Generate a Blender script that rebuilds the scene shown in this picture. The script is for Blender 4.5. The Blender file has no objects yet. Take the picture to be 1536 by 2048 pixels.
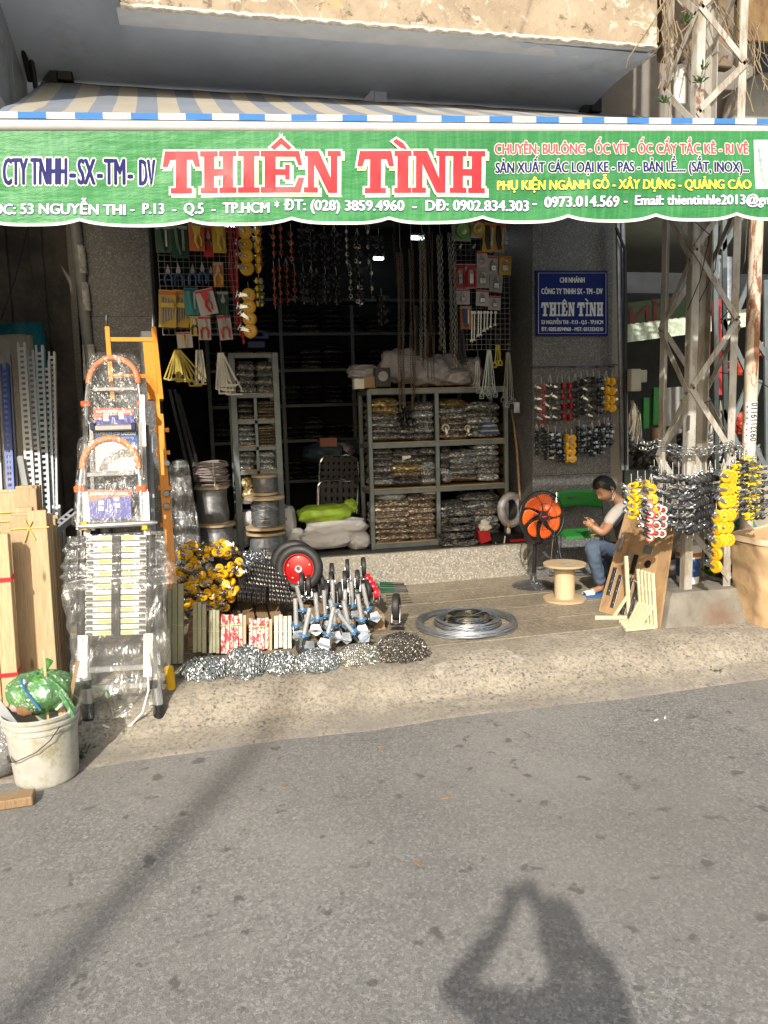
import bpy, bmesh, math, random
from math import radians, sin, cos, pi, tan, atan2, sqrt, hypot
from mathutils import Vector, Matrix, noise, Euler
random.seed(7)
SC = bpy.context.scene
COL = SC.collection

# ---------------------------------------------------------------- camera
CAM_H, FPX = 1.9, 1538.0
PITCH, ROLL, YAW = radians(-7.5), radians(1.6), radians(13.5)
_f = Vector((sin(YAW)*cos(PITCH), cos(YAW)*cos(PITCH), sin(PITCH)))
_r = Vector((cos(YAW), -sin(YAW), 0))
_u = _r.cross(_f)
CR = _r*cos(ROLL) - _u*sin(ROLL)
CU = _u*cos(ROLL) + _r*sin(ROLL)
CP = Vector((0, 0, CAM_H))
cam_data = bpy.data.cameras.new('camera')
cam = bpy.data.objects.new('camera', cam_data)
COL.objects.link(cam)
rot = Matrix((CR, CU, -_f)).transposed()
cam.matrix_world = Matrix.Translation(CP) @ rot.to_4x4()
cam_data.sensor_fit = 'HORIZONTAL'
cam_data.sensor_width = 36
cam_data.lens = 36*FPX/1536
cam_data.clip_start = 0.05
cam_data.clip_end = 500
SC.camera = cam

# ---------------------------------------------------------------- world and sun
SUN_EL, SUN_AZ = radians(32.5), radians(24)      # light travels towards +Y, 24 degrees towards +X
W = bpy.data.worlds.new('World'); SC.world = W; W.use_nodes = True
nt = W.node_tree; bg = nt.nodes['Background']
sky = nt.nodes.new('ShaderNodeTexSky'); sky.sky_type = 'NISHITA'; sky.sun_disc = False
sky.sun_elevation = SUN_EL; sky.sun_rotation = radians(180) + SUN_AZ
sky.air_density = 1.6; sky.dust_density = 4.0; sky.ozone_density = 1.0
nt.links.new(sky.outputs[0], bg.inputs[0]); bg.inputs[1].default_value = 0.15
sd = bpy.data.lights.new('sun', 'SUN'); sd.energy = 4.4; sd.angle = radians(0.9); sd.color = (1, 0.94, 0.84)
sun = bpy.data.objects.new('sun', sd); COL.objects.link(sun)
LD = Vector((sin(SUN_AZ)*cos(SUN_EL), cos(SUN_AZ)*cos(SUN_EL), -sin(SUN_EL)))
sun.rotation_euler = LD.to_track_quat('-Z', 'Y').to_euler(); sun.location = (-3, -6, 8)
SC.view_settings.view_transform = 'Standard'; SC.view_settings.look = 'None'
SC.view_settings.exposure = 0.3; SC.view_settings.gamma = 1; SC.view_settings.use_curve_mapping = False
SC.cycles.max_bounces = 8; SC.cycles.transparent_max_bounces = 24; SC.cycles.diffuse_bounces = 4
SC.cycles.caustics_reflective = False; SC.cycles.caustics_refractive = False

# ---------------------------------------------------------------- picking points of the place
def ray(x, y): return _f + CR*((x-768)/FPX) - CU*((y-1024)/FPX)
def at(x, y, Y): d = ray(x, y); return CP + d*(Y/d.y)
def gz(x, y, z): d = ray(x, y); return CP + d*((z-CAM_H)/d.z)
def ax(x, y, X): d = ray(x, y); return CP + d*(X/d.x)
def onp(x, y, p0, n): d = ray(x, y); return CP + d*((p0-CP).dot(n)/d.dot(n))

# ---------------------------------------------------------------- materials
MC = {}
def _nodes(name):
    m = bpy.data.materials.new(name); m.use_nodes = True
    t = m.node_tree; b = t.nodes['Principled BSDF']
    return m, t, b
def N(t, typ, **kw):
    n = t.nodes.new(typ)
    for k, v in kw.items():
        if k.startswith('i_'): n.inputs[int(k[2:])].default_value = v
        else: setattr(n, k, v)
    return n
def mixc(t, fac, a, b, mode='MIX'):
    n = t.nodes.new('ShaderNodeMix'); n.data_type = 'RGBA'; n.blend_type = mode
    for s, v in ((n.inputs[0], fac), (n.inputs[6], a), (n.inputs[7], b)):
        if hasattr(v, 'is_output') or isinstance(v, bpy.types.NodeSocket): t.links.new(v, s)
        else: s.default_value = v if not isinstance(v, tuple) else (*v, 1)[:4]
    return n.outputs[2]
def ramp(t, src, stops):
    n = t.nodes.new('ShaderNodeValToRGB'); t.links.new(src, n.inputs[0])
    e = n.color_ramp.elements
    while len(e) < len(stops): e.new(0.5)
    for el, (p, c) in zip(e, stops):
        el.position = p; el.color = (*c, 1) if isinstance(c, tuple) else (c, c, c, 1)
    return n.outputs[0]
def noi(t, co, scale, detail=4, rough=.6, dist=0):
    n = N(t, 'ShaderNodeTexNoise'); n.inputs['Scale'].default_value = scale
    n.inputs['Detail'].default_value = detail; n.inputs['Roughness'].default_value = rough
    n.inputs['Distortion'].default_value = dist
    if co is not None: t.links.new(co, n.inputs['Vector'])
    return n.outputs['Fac']
def coords(t, scale=(1, 1, 1), world=False, rnd=True):
    if world:
        g = N(t, 'ShaderNodeNewGeometry'); o = g.outputs['Position']
    else:
        g = N(t, 'ShaderNodeTexCoord'); o = g.outputs['Object']
        if rnd:
            i = N(t, 'ShaderNodeObjectInfo'); v = N(t, 'ShaderNodeVectorMath', operation='SCALE')
            v.inputs[0].default_value = (7.3, 3.1, 5.7); t.links.new(i.outputs['Random'], v.inputs[3])
            a = N(t, 'ShaderNodeVectorMath', operation='ADD'); t.links.new(o, a.inputs[0]); t.links.new(v.outputs[0], a.inputs[1])
            o = a.outputs[0]
    mp = N(t, 'ShaderNodeMapping'); mp.inputs['Scale'].default_value = scale
    t.links.new(o, mp.inputs[0]); return mp.outputs[0]
def bump(t, b, h, strength=.3, dist=.01):
    n = N(t, 'ShaderNodeBump'); n.inputs['Strength'].default_value = strength; n.inputs['Distance'].default_value = dist
    t.links.new(h, n.inputs['Height']); t.links.new(n.outputs[0], b.inputs['Normal'])
def mt(name, col, rough=.6, metal=0., var=.25, vs=6., bs=0., bd=.003, dirt=None, df=.45, ds=5., spec=.5, world=False, stretch=(1, 1, 1), rnd=0.):
    """General painted / plain surface: base colour, cloudy variation, dirt patches, fine relief."""
    if name in MC: return MC[name]
    m, t, b = _nodes(name); co = coords(t, stretch, world)
    dk = tuple(c*(1-var) for c in col); lt = tuple(min(1, c*(1+var*.6)) for c in col)
    c = mixc(t, ramp(t, noi(t, co, vs, 5), [(.3, 0.), (.7, 1.)]), dk, lt)
    if dirt:
        f = ramp(t, noi(t, co, ds, 8, .7), [(df, 0.), (min(1, df+.18), 1.)])
        c = mixc(t, f, c, dirt)
    if rnd:
        i = N(t, 'ShaderNodeObjectInfo'); mr = N(t, 'ShaderNodeMapRange'); mr.inputs[3].default_value = 1-rnd; mr.inputs[4].default_value = 1+rnd*.6
        t.links.new(i.outputs['Random'], mr.inputs[0]); h = N(t, 'ShaderNodeVectorMath', operation='SCALE')
        t.links.new(c, h.inputs[0]); t.links.new(mr.outputs[0], h.inputs[3]); c = h.outputs[0]
    t.links.new(c, b.inputs['Base Color'])
    r = N(t, 'ShaderNodeMapRange'); r.inputs[3].default_value = max(.03, rough-.12); r.inputs[4].default_value = min(1, rough+.12)
    t.links.new(noi(t, co, vs*2.3, 4), r.inputs[0]); t.links.new(r.outputs[0], b.inputs['Roughness'])
    b.inputs['Metallic'].default_value = metal; b.inputs['Specular IOR Level'].default_value = spec
    if bs: bump(t, b, noi(t, co, bs, 6), .6, bd)
    MC[name] = m; return m
def m_speckle(name, base, dark, light, scale, rough=.5, world=True, bd=.001, stain=None, big=None):
    m, t, b = _nodes(name); co = coords(t, world=world, rnd=not world)
    v = N(t, 'ShaderNodeTexVoronoi'); v.inputs['Scale'].default_value = scale; t.links.new(co, v.inputs['Vector'])
    bw = N(t, 'ShaderNodeRGBToBW'); t.links.new(v.outputs['Color'], bw.inputs[0])
    c = ramp(t, bw.outputs[0], [(.22, dark), (.42, base), (.62, base), (.8, light)])
    n = noi(t, co, scale*.5, 6, .75)
    c = mixc(t, ramp(t, n, [(.38, .75), (.6, 0.)]), c, dark)
    c = mixc(t, .35, c, base)
    if stain:
        c = mixc(t, ramp(t, noi(t, co, 1.3, 7, .7), [(.42, 0.), (.68, .7)]), c, stain)
    t.links.new(c, b.inputs['Base Color']); b.inputs['Roughness'].default_value = rough
    bump(t, b, n, .5, bd); MC[name] = m; return m
def m_emit(name, col, s):
    m, t, b = _nodes(name); b.inputs['Emission Color'].default_value = (*col, 1); b.inputs['Emission Strength'].default_value = s
    MC[name] = m; return m
def m_film(name, tint=(1, 1, 1), amount=.16, scale=14, stretch=(1, 1, .5), gl=1.0, white=.1, rough=.18):
    """Thin crumpled plastic film: mostly see-through, glossy creases, a little white haze."""
    m = bpy.data.materials.new(name); m.use_nodes = True; t = m.node_tree
    for n in list(t.nodes): t.nodes.remove(n)
    out = N(t, 'ShaderNodeOutputMaterial'); tr = N(t, 'ShaderNodeBsdfTransparent'); tr.inputs[0].default_value = (*tint, 1)
    g = N(t, 'ShaderNodeBsdfGlossy'); g.inputs['Roughness'].default_value = rough
    d = N(t, 'ShaderNodeBsdfDiffuse'); d.inputs[0].default_value = (*(c*.8 for c in tint), 1)
    co = coords(t, stretch)
    w = noi(t, co, scale, 3, .5, 1.6); w2 = noi(t, co, scale*3.2, 2, .5, 2.2)
    r1 = ramp(t, w, [(.44, 0.), (.5, 1.), (.56, 0.)])
    ad = N(t, 'ShaderNodeMath', operation='ADD'); t.links.new(w, ad.inputs[0]); mu = N(t, 'ShaderNodeMath', operation='MULTIPLY')
    t.links.new(w2, mu.inputs[0]); mu.inputs[1].default_value = .35; t.links.new(mu.outputs[0], ad.inputs[1])
    bp = N(t, 'ShaderNodeBump'); bp.inputs['Strength'].default_value = 1; bp.inputs['Distance'].default_value = .05
    t.links.new(ad.outputs[0], bp.inputs['Height']); t.links.new(bp.outputs[0], g.inputs['Normal'])
    f = N(t, 'ShaderNodeMapRange'); f.inputs[3].default_value = amount; f.inputs[4].default_value = min(.9, amount*2.4*gl)
    t.links.new(r1, f.inputs[0])
    m1 = N(t, 'ShaderNodeMixShader'); m1.inputs[0].default_value = white; t.links.new(tr.outputs[0], m1.inputs[1]); t.links.new(d.outputs[0], m1.inputs[2])
    m2 = N(t, 'ShaderNodeMixShader'); t.links.new(f.outputs[0], m2.inputs[0]); t.links.new(m1.outputs[0], m2.inputs[1]); t.links.new(g.outputs[0], m2.inputs[2])
    t.links.new(m2.outputs[0], out.inputs[0]); MC[name] = m; return m
def m_bag(name, cols, scale=90, rough=.35, metal=.4):
    m, t, b = _nodes(name); co = coords(t, (1, 1, 2.2))
    v = N(t, 'ShaderNodeTexVoronoi'); v.inputs['Scale'].default_value = scale; t.links.new(co, v.inputs['Vector'])
    bw = N(t, 'ShaderNodeRGBToBW'); t.links.new(v.outputs['Color'], bw.inputs[0])
    c = ramp(t, bw.outputs[0], [(.25, cols[0]), (.45, cols[1]), (.68, cols[1]), (.82, cols[2])])
    i = N(t, 'ShaderNodeObjectInfo'); mr = N(t, 'ShaderNodeMapRange'); mr.inputs[3].default_value = .65; mr.inputs[4].default_value = 1.25
    t.links.new(i.outputs['Random'], mr.inputs[0]); h = N(t, 'ShaderNodeVectorMath', operation='SCALE'); t.links.new(c, h.inputs[0]); t.links.new(mr.outputs[0], h.inputs[3])
    t.links.new(h.outputs[0], b.inputs['Base Color']); b.inputs['Roughness'].default_value = rough; b.inputs['Metallic'].default_value = metal
    b.inputs['Coat Weight'].default_value = .25; b.inputs['Coat Roughness'].default_value = .2
    n2 = noi(t, co, 14, 3, .5, 1.5); ad = N(t, 'ShaderNodeMath', operation='MULTIPLY_ADD'); t.links.new(n2, ad.inputs[0]); ad.inputs[1].default_value = 1.6; t.links.new(bw.outputs[0], ad.inputs[2])
    bump(t, b, ad.outputs[0], .6, .006); MC[name] = m; return m

# ---------------------------------------------------------------- mesh builder
class MB:
    def __init__(s): s.v = []; s.f = []; s.m = []; s.M = Matrix.Identity(4); s.mi = 0
    def add(s, vs, fs):
        o = len(s.v); M = s.M
        s.v.extend((M @ Vector(v))[:] for v in vs)
        s.f.extend(tuple(i+o for i in f) for f in fs); s.m.extend([s.mi]*len(fs)); return s
    def box(s, c, sz, R=None, taper=1.):
        x, y, z = (a/2 for a in sz); c = Vector(c)
        vs = [Vector((sx*x*(taper if sz_ > 0 else 1), sy*y*(taper if sz_ > 0 else 1), sz_*z)) for sz_ in (-1, 1) for sx, sy in ((-1, -1), (1, -1), (1, 1), (-1, 1))]
        if R is not None: vs = [R @ v for v in vs]
        return s.add([v+c for v in vs], [(3, 2, 1, 0), (4, 5, 6, 7), (0, 1, 5, 4), (1, 2, 6, 5), (2, 3, 7, 6), (3, 0, 4, 7)])
    def bbox(s, c, sz, b, R=None):
        """box with chamfered edges"""
        x, y, z = (a/2 for a in sz); b = min(b, x*.9, y*.9, z*.9); c = Vector(c); vs = []; idx = {}
        for sx in (-1, 1):
            for sy in (-1, 1):
                for k in (-1, 1):
                    for a in range(3):
                        p = Vector((sx*(x-(b if a != 0 else 0)), sy*(y-(b if a != 1 else 0)), k*(z-(b if a != 2 else 0))))
                        idx[sx, sy, k, a] = len(vs); vs.append(p)
        if R is not None: vs = [R @ v for v in vs]
        fs = []
        def q(l): fs.append(tuple(idx[i] for i in l))
        for d in (-1, 1):
            a = [(-1, -1), (1, -1), (1, 1), (-1, 1)]
            l = [(d, p, r, 0) for p, r in a]; q(l if d > 0 else l[::-1])
            l = [(p, d, r, 1) for p, r in a]; q(l if d < 0 else l[::-1])
            l = [(p, r, d, 2) for p, r in a]; q(l if d > 0 else l[::-1])
        for p in (-1, 1):
            for r in (-1, 1):
                q([(p, r, -1, 0), (p, r, 1, 0), (p, r, 1, 1), (p, r, -1, 1)]); q([(p, -1, r, 0), (p, 1, r, 0), (p, 1, r, 2), (p, -1, r, 2)])
                q([(-1, p, r, 1), (1, p, r, 1), (1, p, r, 2), (-1, p, r, 2)])
                for k in (-1, 1): q([(p, r, k, 0), (p, r, k, 1), (p, r, k, 2)])
        return s.add([v+c for v in vs], fs)
    def bar(s, a, b, w, d, up=(0, 0, 1), L=False, t=.006):
        """rectangular bar from a to b, w across, d deep; L makes an angle section"""
        a, b = Vector(a), Vector(b); z = (b-a); l = z.length; z.normalize(); u = Vector(up)
        if abs(z.dot(u)) > .97: u = Vector((0, 1, 0))
        x = z.cross(u).normalized(); y = z.cross(x).normalized()
        R = Matrix((x, y, z)).transposed()
        if L:
            s.box((a+b)/2, (w, t, l), R); s.box((a+b)/2+x*(w/2-t/2)+y*(d/2), (t, d, l), R)
        else: s.box((a+b)/2, (w, d, l), R)
        return s
    def tube(s, pts, r, n=8, closed=False, caps=True):
        P = [Vector(p) for p in pts]; m = len(P); rs = r if isinstance(r, (list, tuple)) else [r]*m
        vs = []; fs = []; prev = None
        for i, p in enumerate(P):
            d = (P[(i+1) % m]-P[i-1]) if closed else (P[min(i+1, m-1)]-P[max(i-1, 0)])
            d.normalize()
            if prev is None:
                u = Vector((0, 0, 1)) if abs(d.z) < .9 else Vector((1, 0, 0)); x = d.cross(u).normalized()
            else:
                x = (prev-d*prev.dot(d)).normalized()
            prev = x; y = d.cross(x)
            for k in range(n):
                a = 2*pi*k/n; vs.append(p+(x*cos(a)+y*sin(a))*rs[i])
        for i in range(m if closed else m-1):
            j = (i+1) % m
            for k in range(n): fs.append((i*n+k, i*n+(k+1) % n, j*n+(k+1) % n, j*n+k))
        if caps and not closed: fs += [tuple(range(n))[::-1], tuple((m-1)*n+k for k in range(n))]
        return s.add(vs, fs)
    def lathe(s, prof, c=(0, 0, 0), axis='Z', n=20, cap=True):
        """prof: list of (radius, height)"""
        vs = []; fs = []; c = Vector(c)
        for r, h in prof:
            for k in range(n):
                a = 2*pi*k/n; p = Vector((r*cos(a), r*sin(a), h))
                if axis == 'X': p = Vector((h, p.x, p.y))
                elif axis == 'Y': p = Vector((p.y, h, p.x))
                vs.append(p+c)
        for i in range(len(prof)-1):
            for k in range(n): fs.append((i*n+k, i*n+(k+1) % n, (i+1)*n+(k+1) % n, (i+1)*n+k))
        if cap and prof[0][0] > 1e-5: fs.append(tuple(range(n))[::-1])
        if cap and prof[-1][0] > 1e-5: fs.append(tuple((len(prof)-1)*n+k for k in range(n)))
        return s.add(vs, fs)
    def grid(s, fn, nu, nv, closed_u=False):
        vs = [fn(i/(nu if closed_u else nu-1), j/(nv-1)) for j in range(nv) for i in range(nu)]
        fs = []
        for j in range(nv-1):
            for i in range(nu if closed_u else nu-1): fs.append((j*nu+i, j*nu+(i+1) % nu, (j+1)*nu+(i+1) % nu, (j+1)*nu+i))
        return s.add(vs, fs)
    def poly(s, pts, depth, nrm):
        """flat polygon (list of points) pushed along nrm by depth"""
        n = len(pts); P = [Vector(p) for p in pts]; d = Vector(nrm)*depth
        return s.add(P+[p+d for p in P], [tuple(range(n))[::-1], tuple(range(n, 2*n))]+[(i, (i+1) % n, n+(i+1) % n, n+i) for i in range(n)])
    def mesh(s, name, mats, smooth=35):
        me = bpy.data.meshes.new(name); me.from_pydata(s.v, [], s.f)
        for m in (mats if isinstance(mats, (list, tuple)) else [mats]): me.materials.append(m)
        if any(s.m): me.polygons.foreach_set('material_index', s.m)
        if smooth: 
            me.polygons.foreach_set('use_smooth', [True]*len(s.f)); me.set_sharp_from_angle(angle=radians(smooth))
        me.update(); return me
    def build(s, name, mats, parent=None, smooth=35, **kw):
        return link(name, s.mesh(name, mats, smooth), parent, **kw)
def link(name, me, parent=None, loc=None, rot=None, M=None, **kw):
    o = bpy.data.objects.new(name, me); COL.objects.link(o)
    if parent is not None: o.parent = parent
    if loc is not None: o.location = loc
    if rot is not None: o.rotation_euler = rot
    if M is not None: o.matrix_local = M
    for k, v in kw.items(): o[k if k != 'cat' else 'category'] = v
    return o
def thing(name, label, cat, group=None, loc=(0, 0, 0), M=None, rot=None):
    o = bpy.data.objects.new(name, None); COL.objects.link(o); o.empty_display_size = .1
    o.location = loc
    if rot is not None: o.rotation_euler = rot
    if M is not None: o.matrix_world = M
    o['label'] = label; o['category'] = cat
    if group: o['group'] = group
    return o
def K(label, cat, group=None):
    d = dict(label=label, category=cat)
    if group: d['group'] = group
    return d
def copy_tree(o, parent=None):
    c = o.copy(); COL.objects.link(c); c.parent = parent
    for ch in list(o.children): copy_tree(ch, c)
    return c
ORD = ['bottom', 'second from the bottom', 'third from the bottom', 'fourth from the bottom', 'fifth from the bottom', 'sixth from the bottom', 'seventh from the bottom', 'eighth from the bottom', 'ninth from the bottom', 'tenth from the bottom', 'eleventh from the bottom']
NTH = ['first', 'second', 'third', 'fourth', 'fifth', 'sixth', 'seventh', 'eighth', 'ninth', 'tenth', 'eleventh', 'twelfth', 'thirteenth', 'fourteenth', 'fifteenth', 'sixteenth']
def frame(p, z, xh=(1, 0, 0)):
    """matrix with local Z along z, X near xh, origin p"""
    z = Vector(z).normalized(); x = Vector(xh); x = (x-z*x.dot(z)).normalized(); y = z.cross(x)
    M = Matrix((x, y, z)).transposed().to_4x4(); M.translation = Vector(p); return M
def rnd(a, b): return random.uniform(a, b)

# ---------------------------------------------------------------- text
def text_tris(s, offset=0., shear=0., cuts=0):
    c = bpy.data.curves.new('tmp', 'FONT'); c.body = s; c.offset = offset; c.shear = shear; c.resolution_u = 3; c.fill_mode = 'FRONT' if False else 'BOTH'
    o = bpy.data.objects.new('tmp', c); COL.objects.link(o)
    dg = bpy.context.evaluated_depsgraph_get(); me = bpy.data.meshes.new_from_object(o.evaluated_get(dg))
    bm = bmesh.new(); bm.from_mesh(me); bmesh.ops.triangulate(bm, faces=bm.faces)
    for _ in range(cuts): bmesh.ops.subdivide_edges(bm, edges=bm.edges, cuts=1, use_grid_fill=True); bmesh.ops.triangulate(bm, faces=bm.faces)
    v = [(p.co.x, p.co.y) for p in bm.verts]; f = [tuple(q.index for q in p.verts) for p in bm.faces]
    bm.free(); bpy.data.objects.remove(o); bpy.data.curves.remove(c); bpy.data.meshes.remove(me)
    return v, f
_cap = text_tris('H'); CAPH = max(p[1] for p in _cap[0])
def lettering(s, x0, x1, ybase, cap, place, mats, name, parent, bold=.03, edge=0., shear=0., d=.0, ebold=None):
    """text set into the box x0..x1 with baseline ybase and capital height cap, place(u, v, lift) puts it on the surface"""
    outs = []
    v, f = text_tris(s, 0, shear); mn, mx = min(p[0] for p in v), max(p[0] for p in v)
    def lay(shifts, l0, m):
        mb = MB()
        for q, (sx, sy) in enumerate(shifts):
            mb.add([place(x0+(x-mn)/(mx-mn)*(x1-x0)+sx*cap, ybase-y/CAPH*cap+sy*cap, l0+d+q*.00008) for x, y in v], f)
        outs.append(mb.build(name, m, parent, smooth=0, **({'kind': 'stuff'} if parent is not None and edge else {})))
    if edge: e = edge+bold; lay([(e*cos(k*pi/4), e*sin(k*pi/4)) for k in range(8)], 0., mats[1])
    lay([(sx*bold, sy*bold*.5) for sx, sy in ((-1, 0), (0, 1), (0, -1), (1, 0))] if bold else [(0, 0)], .0011 if edge else 0., mats[0])
    return outs
# ================================================================ STRUCTURE
ST = dict(kind='structure')
def mat_asphalt():
    m, t, b = _nodes('asphalt'); co = coords(t, world=True)
    v = N(t, 'ShaderNodeTexVoronoi'); v.inputs['Scale'].default_value = 85; t.links.new(co, v.inputs['Vector'])
    bw = N(t, 'ShaderNodeRGBToBW'); t.links.new(v.outputs['Color'], bw.inputs[0])
    c = ramp(t, bw.outputs[0], [(.15, (.07, .07, .068)), (.4, (.20, .195, .186)), (.65, (.28, .273, .262)), (.85, (.5, .48, .45))])
    fine = noi(t, co, 160, 3, .7)
    c = mixc(t, ramp(t, fine, [(.35, .8), (.55, 0.)]), c, (.05, .048, .045))
    c = mixc(t, .45, c, (.235, .228, .216))
    c = mixc(t, ramp(t, noi(t, co, .9, 6, .6), [(.35, 0.), (.7, .6)]), c, (.33, .315, .288))
    c = mixc(t, ramp(t, noi(t, coords(t, (1, 2.2, 1), True), 2.6, 6, .65, .6), [(.6, 0.), (.74, .5)]), c, (.065, .06, .055))
    c = mixc(t, ramp(t, noi(t, co, 7.5, 3, .55), [(.632, 0.), (.68, .75)]), c, (.075, .068, .062))
    c = mixc(t, ramp(t, noi(t, co, .55, 4, .5), [(.3, .5), (.62, 0.)]), c, (.15, .142, .128))
    c = mixc(t, ramp(t, noi(t, co, 19, 3, .5), [(.73, 0.), (.76, .6)]), c, (.5, .46, .38))
    t.links.new(c, b.inputs['Base Color']); b.inputs['Roughness'].default_value = .82
    ad = N(t, 'ShaderNodeMath', operation='MULTIPLY_ADD'); t.links.new(bw.outputs[0], ad.inputs[0]); ad.inputs[1].default_value = .5; t.links.new(fine, ad.inputs[2])
    bump(t, b, ad.outputs[0], .9, .005); return m
def mat_kerb():
    m, t, b = _nodes('kerb_concrete'); co = coords(t, world=True)
    n1 = noi(t, co, 2.2, 8, .7); c = mixc(t, ramp(t, n1, [(.3, 0.), (.7, 1.)]), (.22, .195, .155), (.44, .39, .31))
    c = mixc(t, ramp(t, noi(t, co, 45, 4, .7), [(.36, .65), (.55, 0.)]), c, (.10, .09, .075))
    v = N(t, 'ShaderNodeTexVoronoi'); v.inputs['Scale'].default_value = 30; wp = N(t, 'ShaderNodeTexNoise'); wp.inputs['Scale'].default_value = 13; t.links.new(co, wp.inputs['Vector']); wa = N(t, 'ShaderNodeVectorMath', operation='MULTIPLY_ADD'); t.links.new(wp.outputs['Color'], wa.inputs[0]); wa.inputs[1].default_value = (.09, .09, .09); t.links.new(co, wa.inputs[2]); t.links.new(wa.outputs[0], v.inputs['Vector'])
    g = N(t, 'ShaderNodeNewGeometry'); sx = N(t, 'ShaderNodeSeparateXYZ'); t.links.new(g.outputs['Position'], sx.inputs[0])
    face = ramp(t, sx.outputs[1], [(0., 1.), (1., 1.)])
    st = ramp(t, v.outputs['Distance'], [(.2, 1.), (.36, 0.)]); bw = N(t, 'ShaderNodeRGBToBW'); t.links.new(v.outputs['Color'], bw.inputs[0])
    sel = ramp(t, bw.outputs[0], [(.48, 1.), (.55, 0.)]); mu = N(t, 'ShaderNodeMath', operation='MULTIPLY'); t.links.new(st, mu.inputs[0]); t.links.new(sel, mu.inputs[1])
    pr = ramp(t, noi(t, co, 1.7, 3), [(.38, 0.), (.5, 1.)]); mu2 = N(t, 'ShaderNodeMath', operation='MULTIPLY'); t.links.new(mu.outputs[0], mu2.inputs[0]); t.links.new(pr, mu2.inputs[1])
    c = mixc(t, mu2.outputs[0], c, (.12, .11, .10))
    c = mixc(t, ramp(t, noi(t, co, 3.3, 6, .7), [(.62, 0.), (.72, .6)]), c, (.55, .52, .45))
    mr = N(t, 'ShaderNodeMapRange'); mr.inputs[1].default_value = 4.56; mr.inputs[2].default_value = 4.36; t.links.new(sx.outputs[1], mr.inputs[0])
    mu3 = N(t, 'ShaderNodeMath', operation='MULTIPLY'); t.links.new(mr.outputs[0], mu3.inputs[0]); t.links.new(ramp(t, noi(t, co, 4, 6, .7), [(.35, .1), (.6, .85)]), mu3.inputs[1])
    c = mixc(t, mu3.outputs[0], c, (.20, .185, .165)); c = mixc(t, ramp(t, noi(t, coords(t, (1, 3, 1), True), 1.4, 8, .75, 1.), [(.56, 0.), (.70, .6)]), c, (.17, .155, .13))
    t.links.new(c, b.inputs['Base Color']); b.inputs['Roughness'].default_value = .9
    bump(t, b, noi(t, co, 60, 8, .75), .8, .006); return m
def mat_tile():
    m, t, b = _nodes('paving_tile'); co = coords(t, world=True)
    br = N(t, 'ShaderNodeTexBrick'); br.offset = .5; br.inputs['Scale'].default_value = 1; br.inputs['Mortar Size'].default_value = .004
    br.inputs['Brick Width'].default_value = .105; br.inputs['Row Height'].default_value = .095; t.links.new(co, br.inputs['Vector'])
    wv = N(t, 'ShaderNodeTexWave', wave_type='RINGS', rings_direction='SPHERICAL'); wv.inputs['Scale'].default_value = 4.2; wv.inputs['Distortion'].default_value = 3; wv.inputs['Detail'].default_value = 1
    t.links.new(coords(t, (1.2, 1.2, 1), rnd=False), wv.inputs['Vector'])
    ln = ramp(t, wv.outputs[0], [(.93, 0.), (.985, .7)])
    n1 = noi(t, co, 1.9, 7, .7); c = mixc(t, ramp(t, n1, [(.3, 0.), (.68, 1.)]), (.165, .14, .105), (.34, .29, .215))
    mxx = N(t, 'ShaderNodeMath', operation='MAXIMUM'); t.links.new(br.outputs['Fac'], mxx.inputs[0]); t.links.new(ln, mxx.inputs[1])
    worn = ramp(t, noi(t, co, 3.1, 5), [(.35, .12), (.6, .85)]); mu = N(t, 'ShaderNodeMath', operation='MULTIPLY'); t.links.new(mxx.outputs[0], mu.inputs[0]); t.links.new(worn, mu.inputs[1])
    c = mixc(t, mu.outputs[0], c, (.42, .34, .22))
    c = mixc(t, ramp(t, noi(t, co, 30, 5, .7), [(.4, .5), (.6, 0.)]), c, (.09, .08, .065))
    # scratches
    sc = ramp(t, noi(t, coords(t, (2, 40, 1), True), 2.2, 3, .5, 1.2), [(.60, 0.), (.66, .35)]); c = mixc(t, sc, c, (.40, .36, .29))
    t.links.new(c, b.inputs['Base Color']); b.inputs['Roughness'].default_value = .7
    iv = N(t, 'ShaderNodeMath', operation='SUBTRACT'); iv.inputs[0].default_value = 1; t.links.new(mxx.outputs[0], iv.inputs[1]); bump(t, b, iv.outputs[0], .4, .003); return m
def mat_oldwall():
    m, t, b = _nodes('peeling_wall'); co = coords(t, world=True)
    n1 = noi(t, co, 1.6, 9, .7, .5); c = mixc(t, ramp(t, n1, [(.25, 0.), (.75, 1.)]), (.25, .19, .13), (.47, .39, .29))
    c = mixc(t, ramp(t, noi(t, co, 3.8, 9, .72, .8), [(.55, 0.), (.60, .9)]), c, (.62, .57, .49))
    c = mixc(t, ramp(t, noi(t, co, 9, 8, .75, .4), [(.36, .9), (.43, 0.)]), c, (.13, .10, .07))
    c = mixc(t, ramp(t, noi(t, co, 1.1, 5, .6), [(.64, 0.), (.70, .8)]), c, (.50, .33, .08))
    t.links.new(c, b.inputs['Base Color']); b.inputs['Roughness'].default_value = .92
    bump(t, b, noi(t, co, 11, 10, .75, .6), .8, .015); return m

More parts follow.
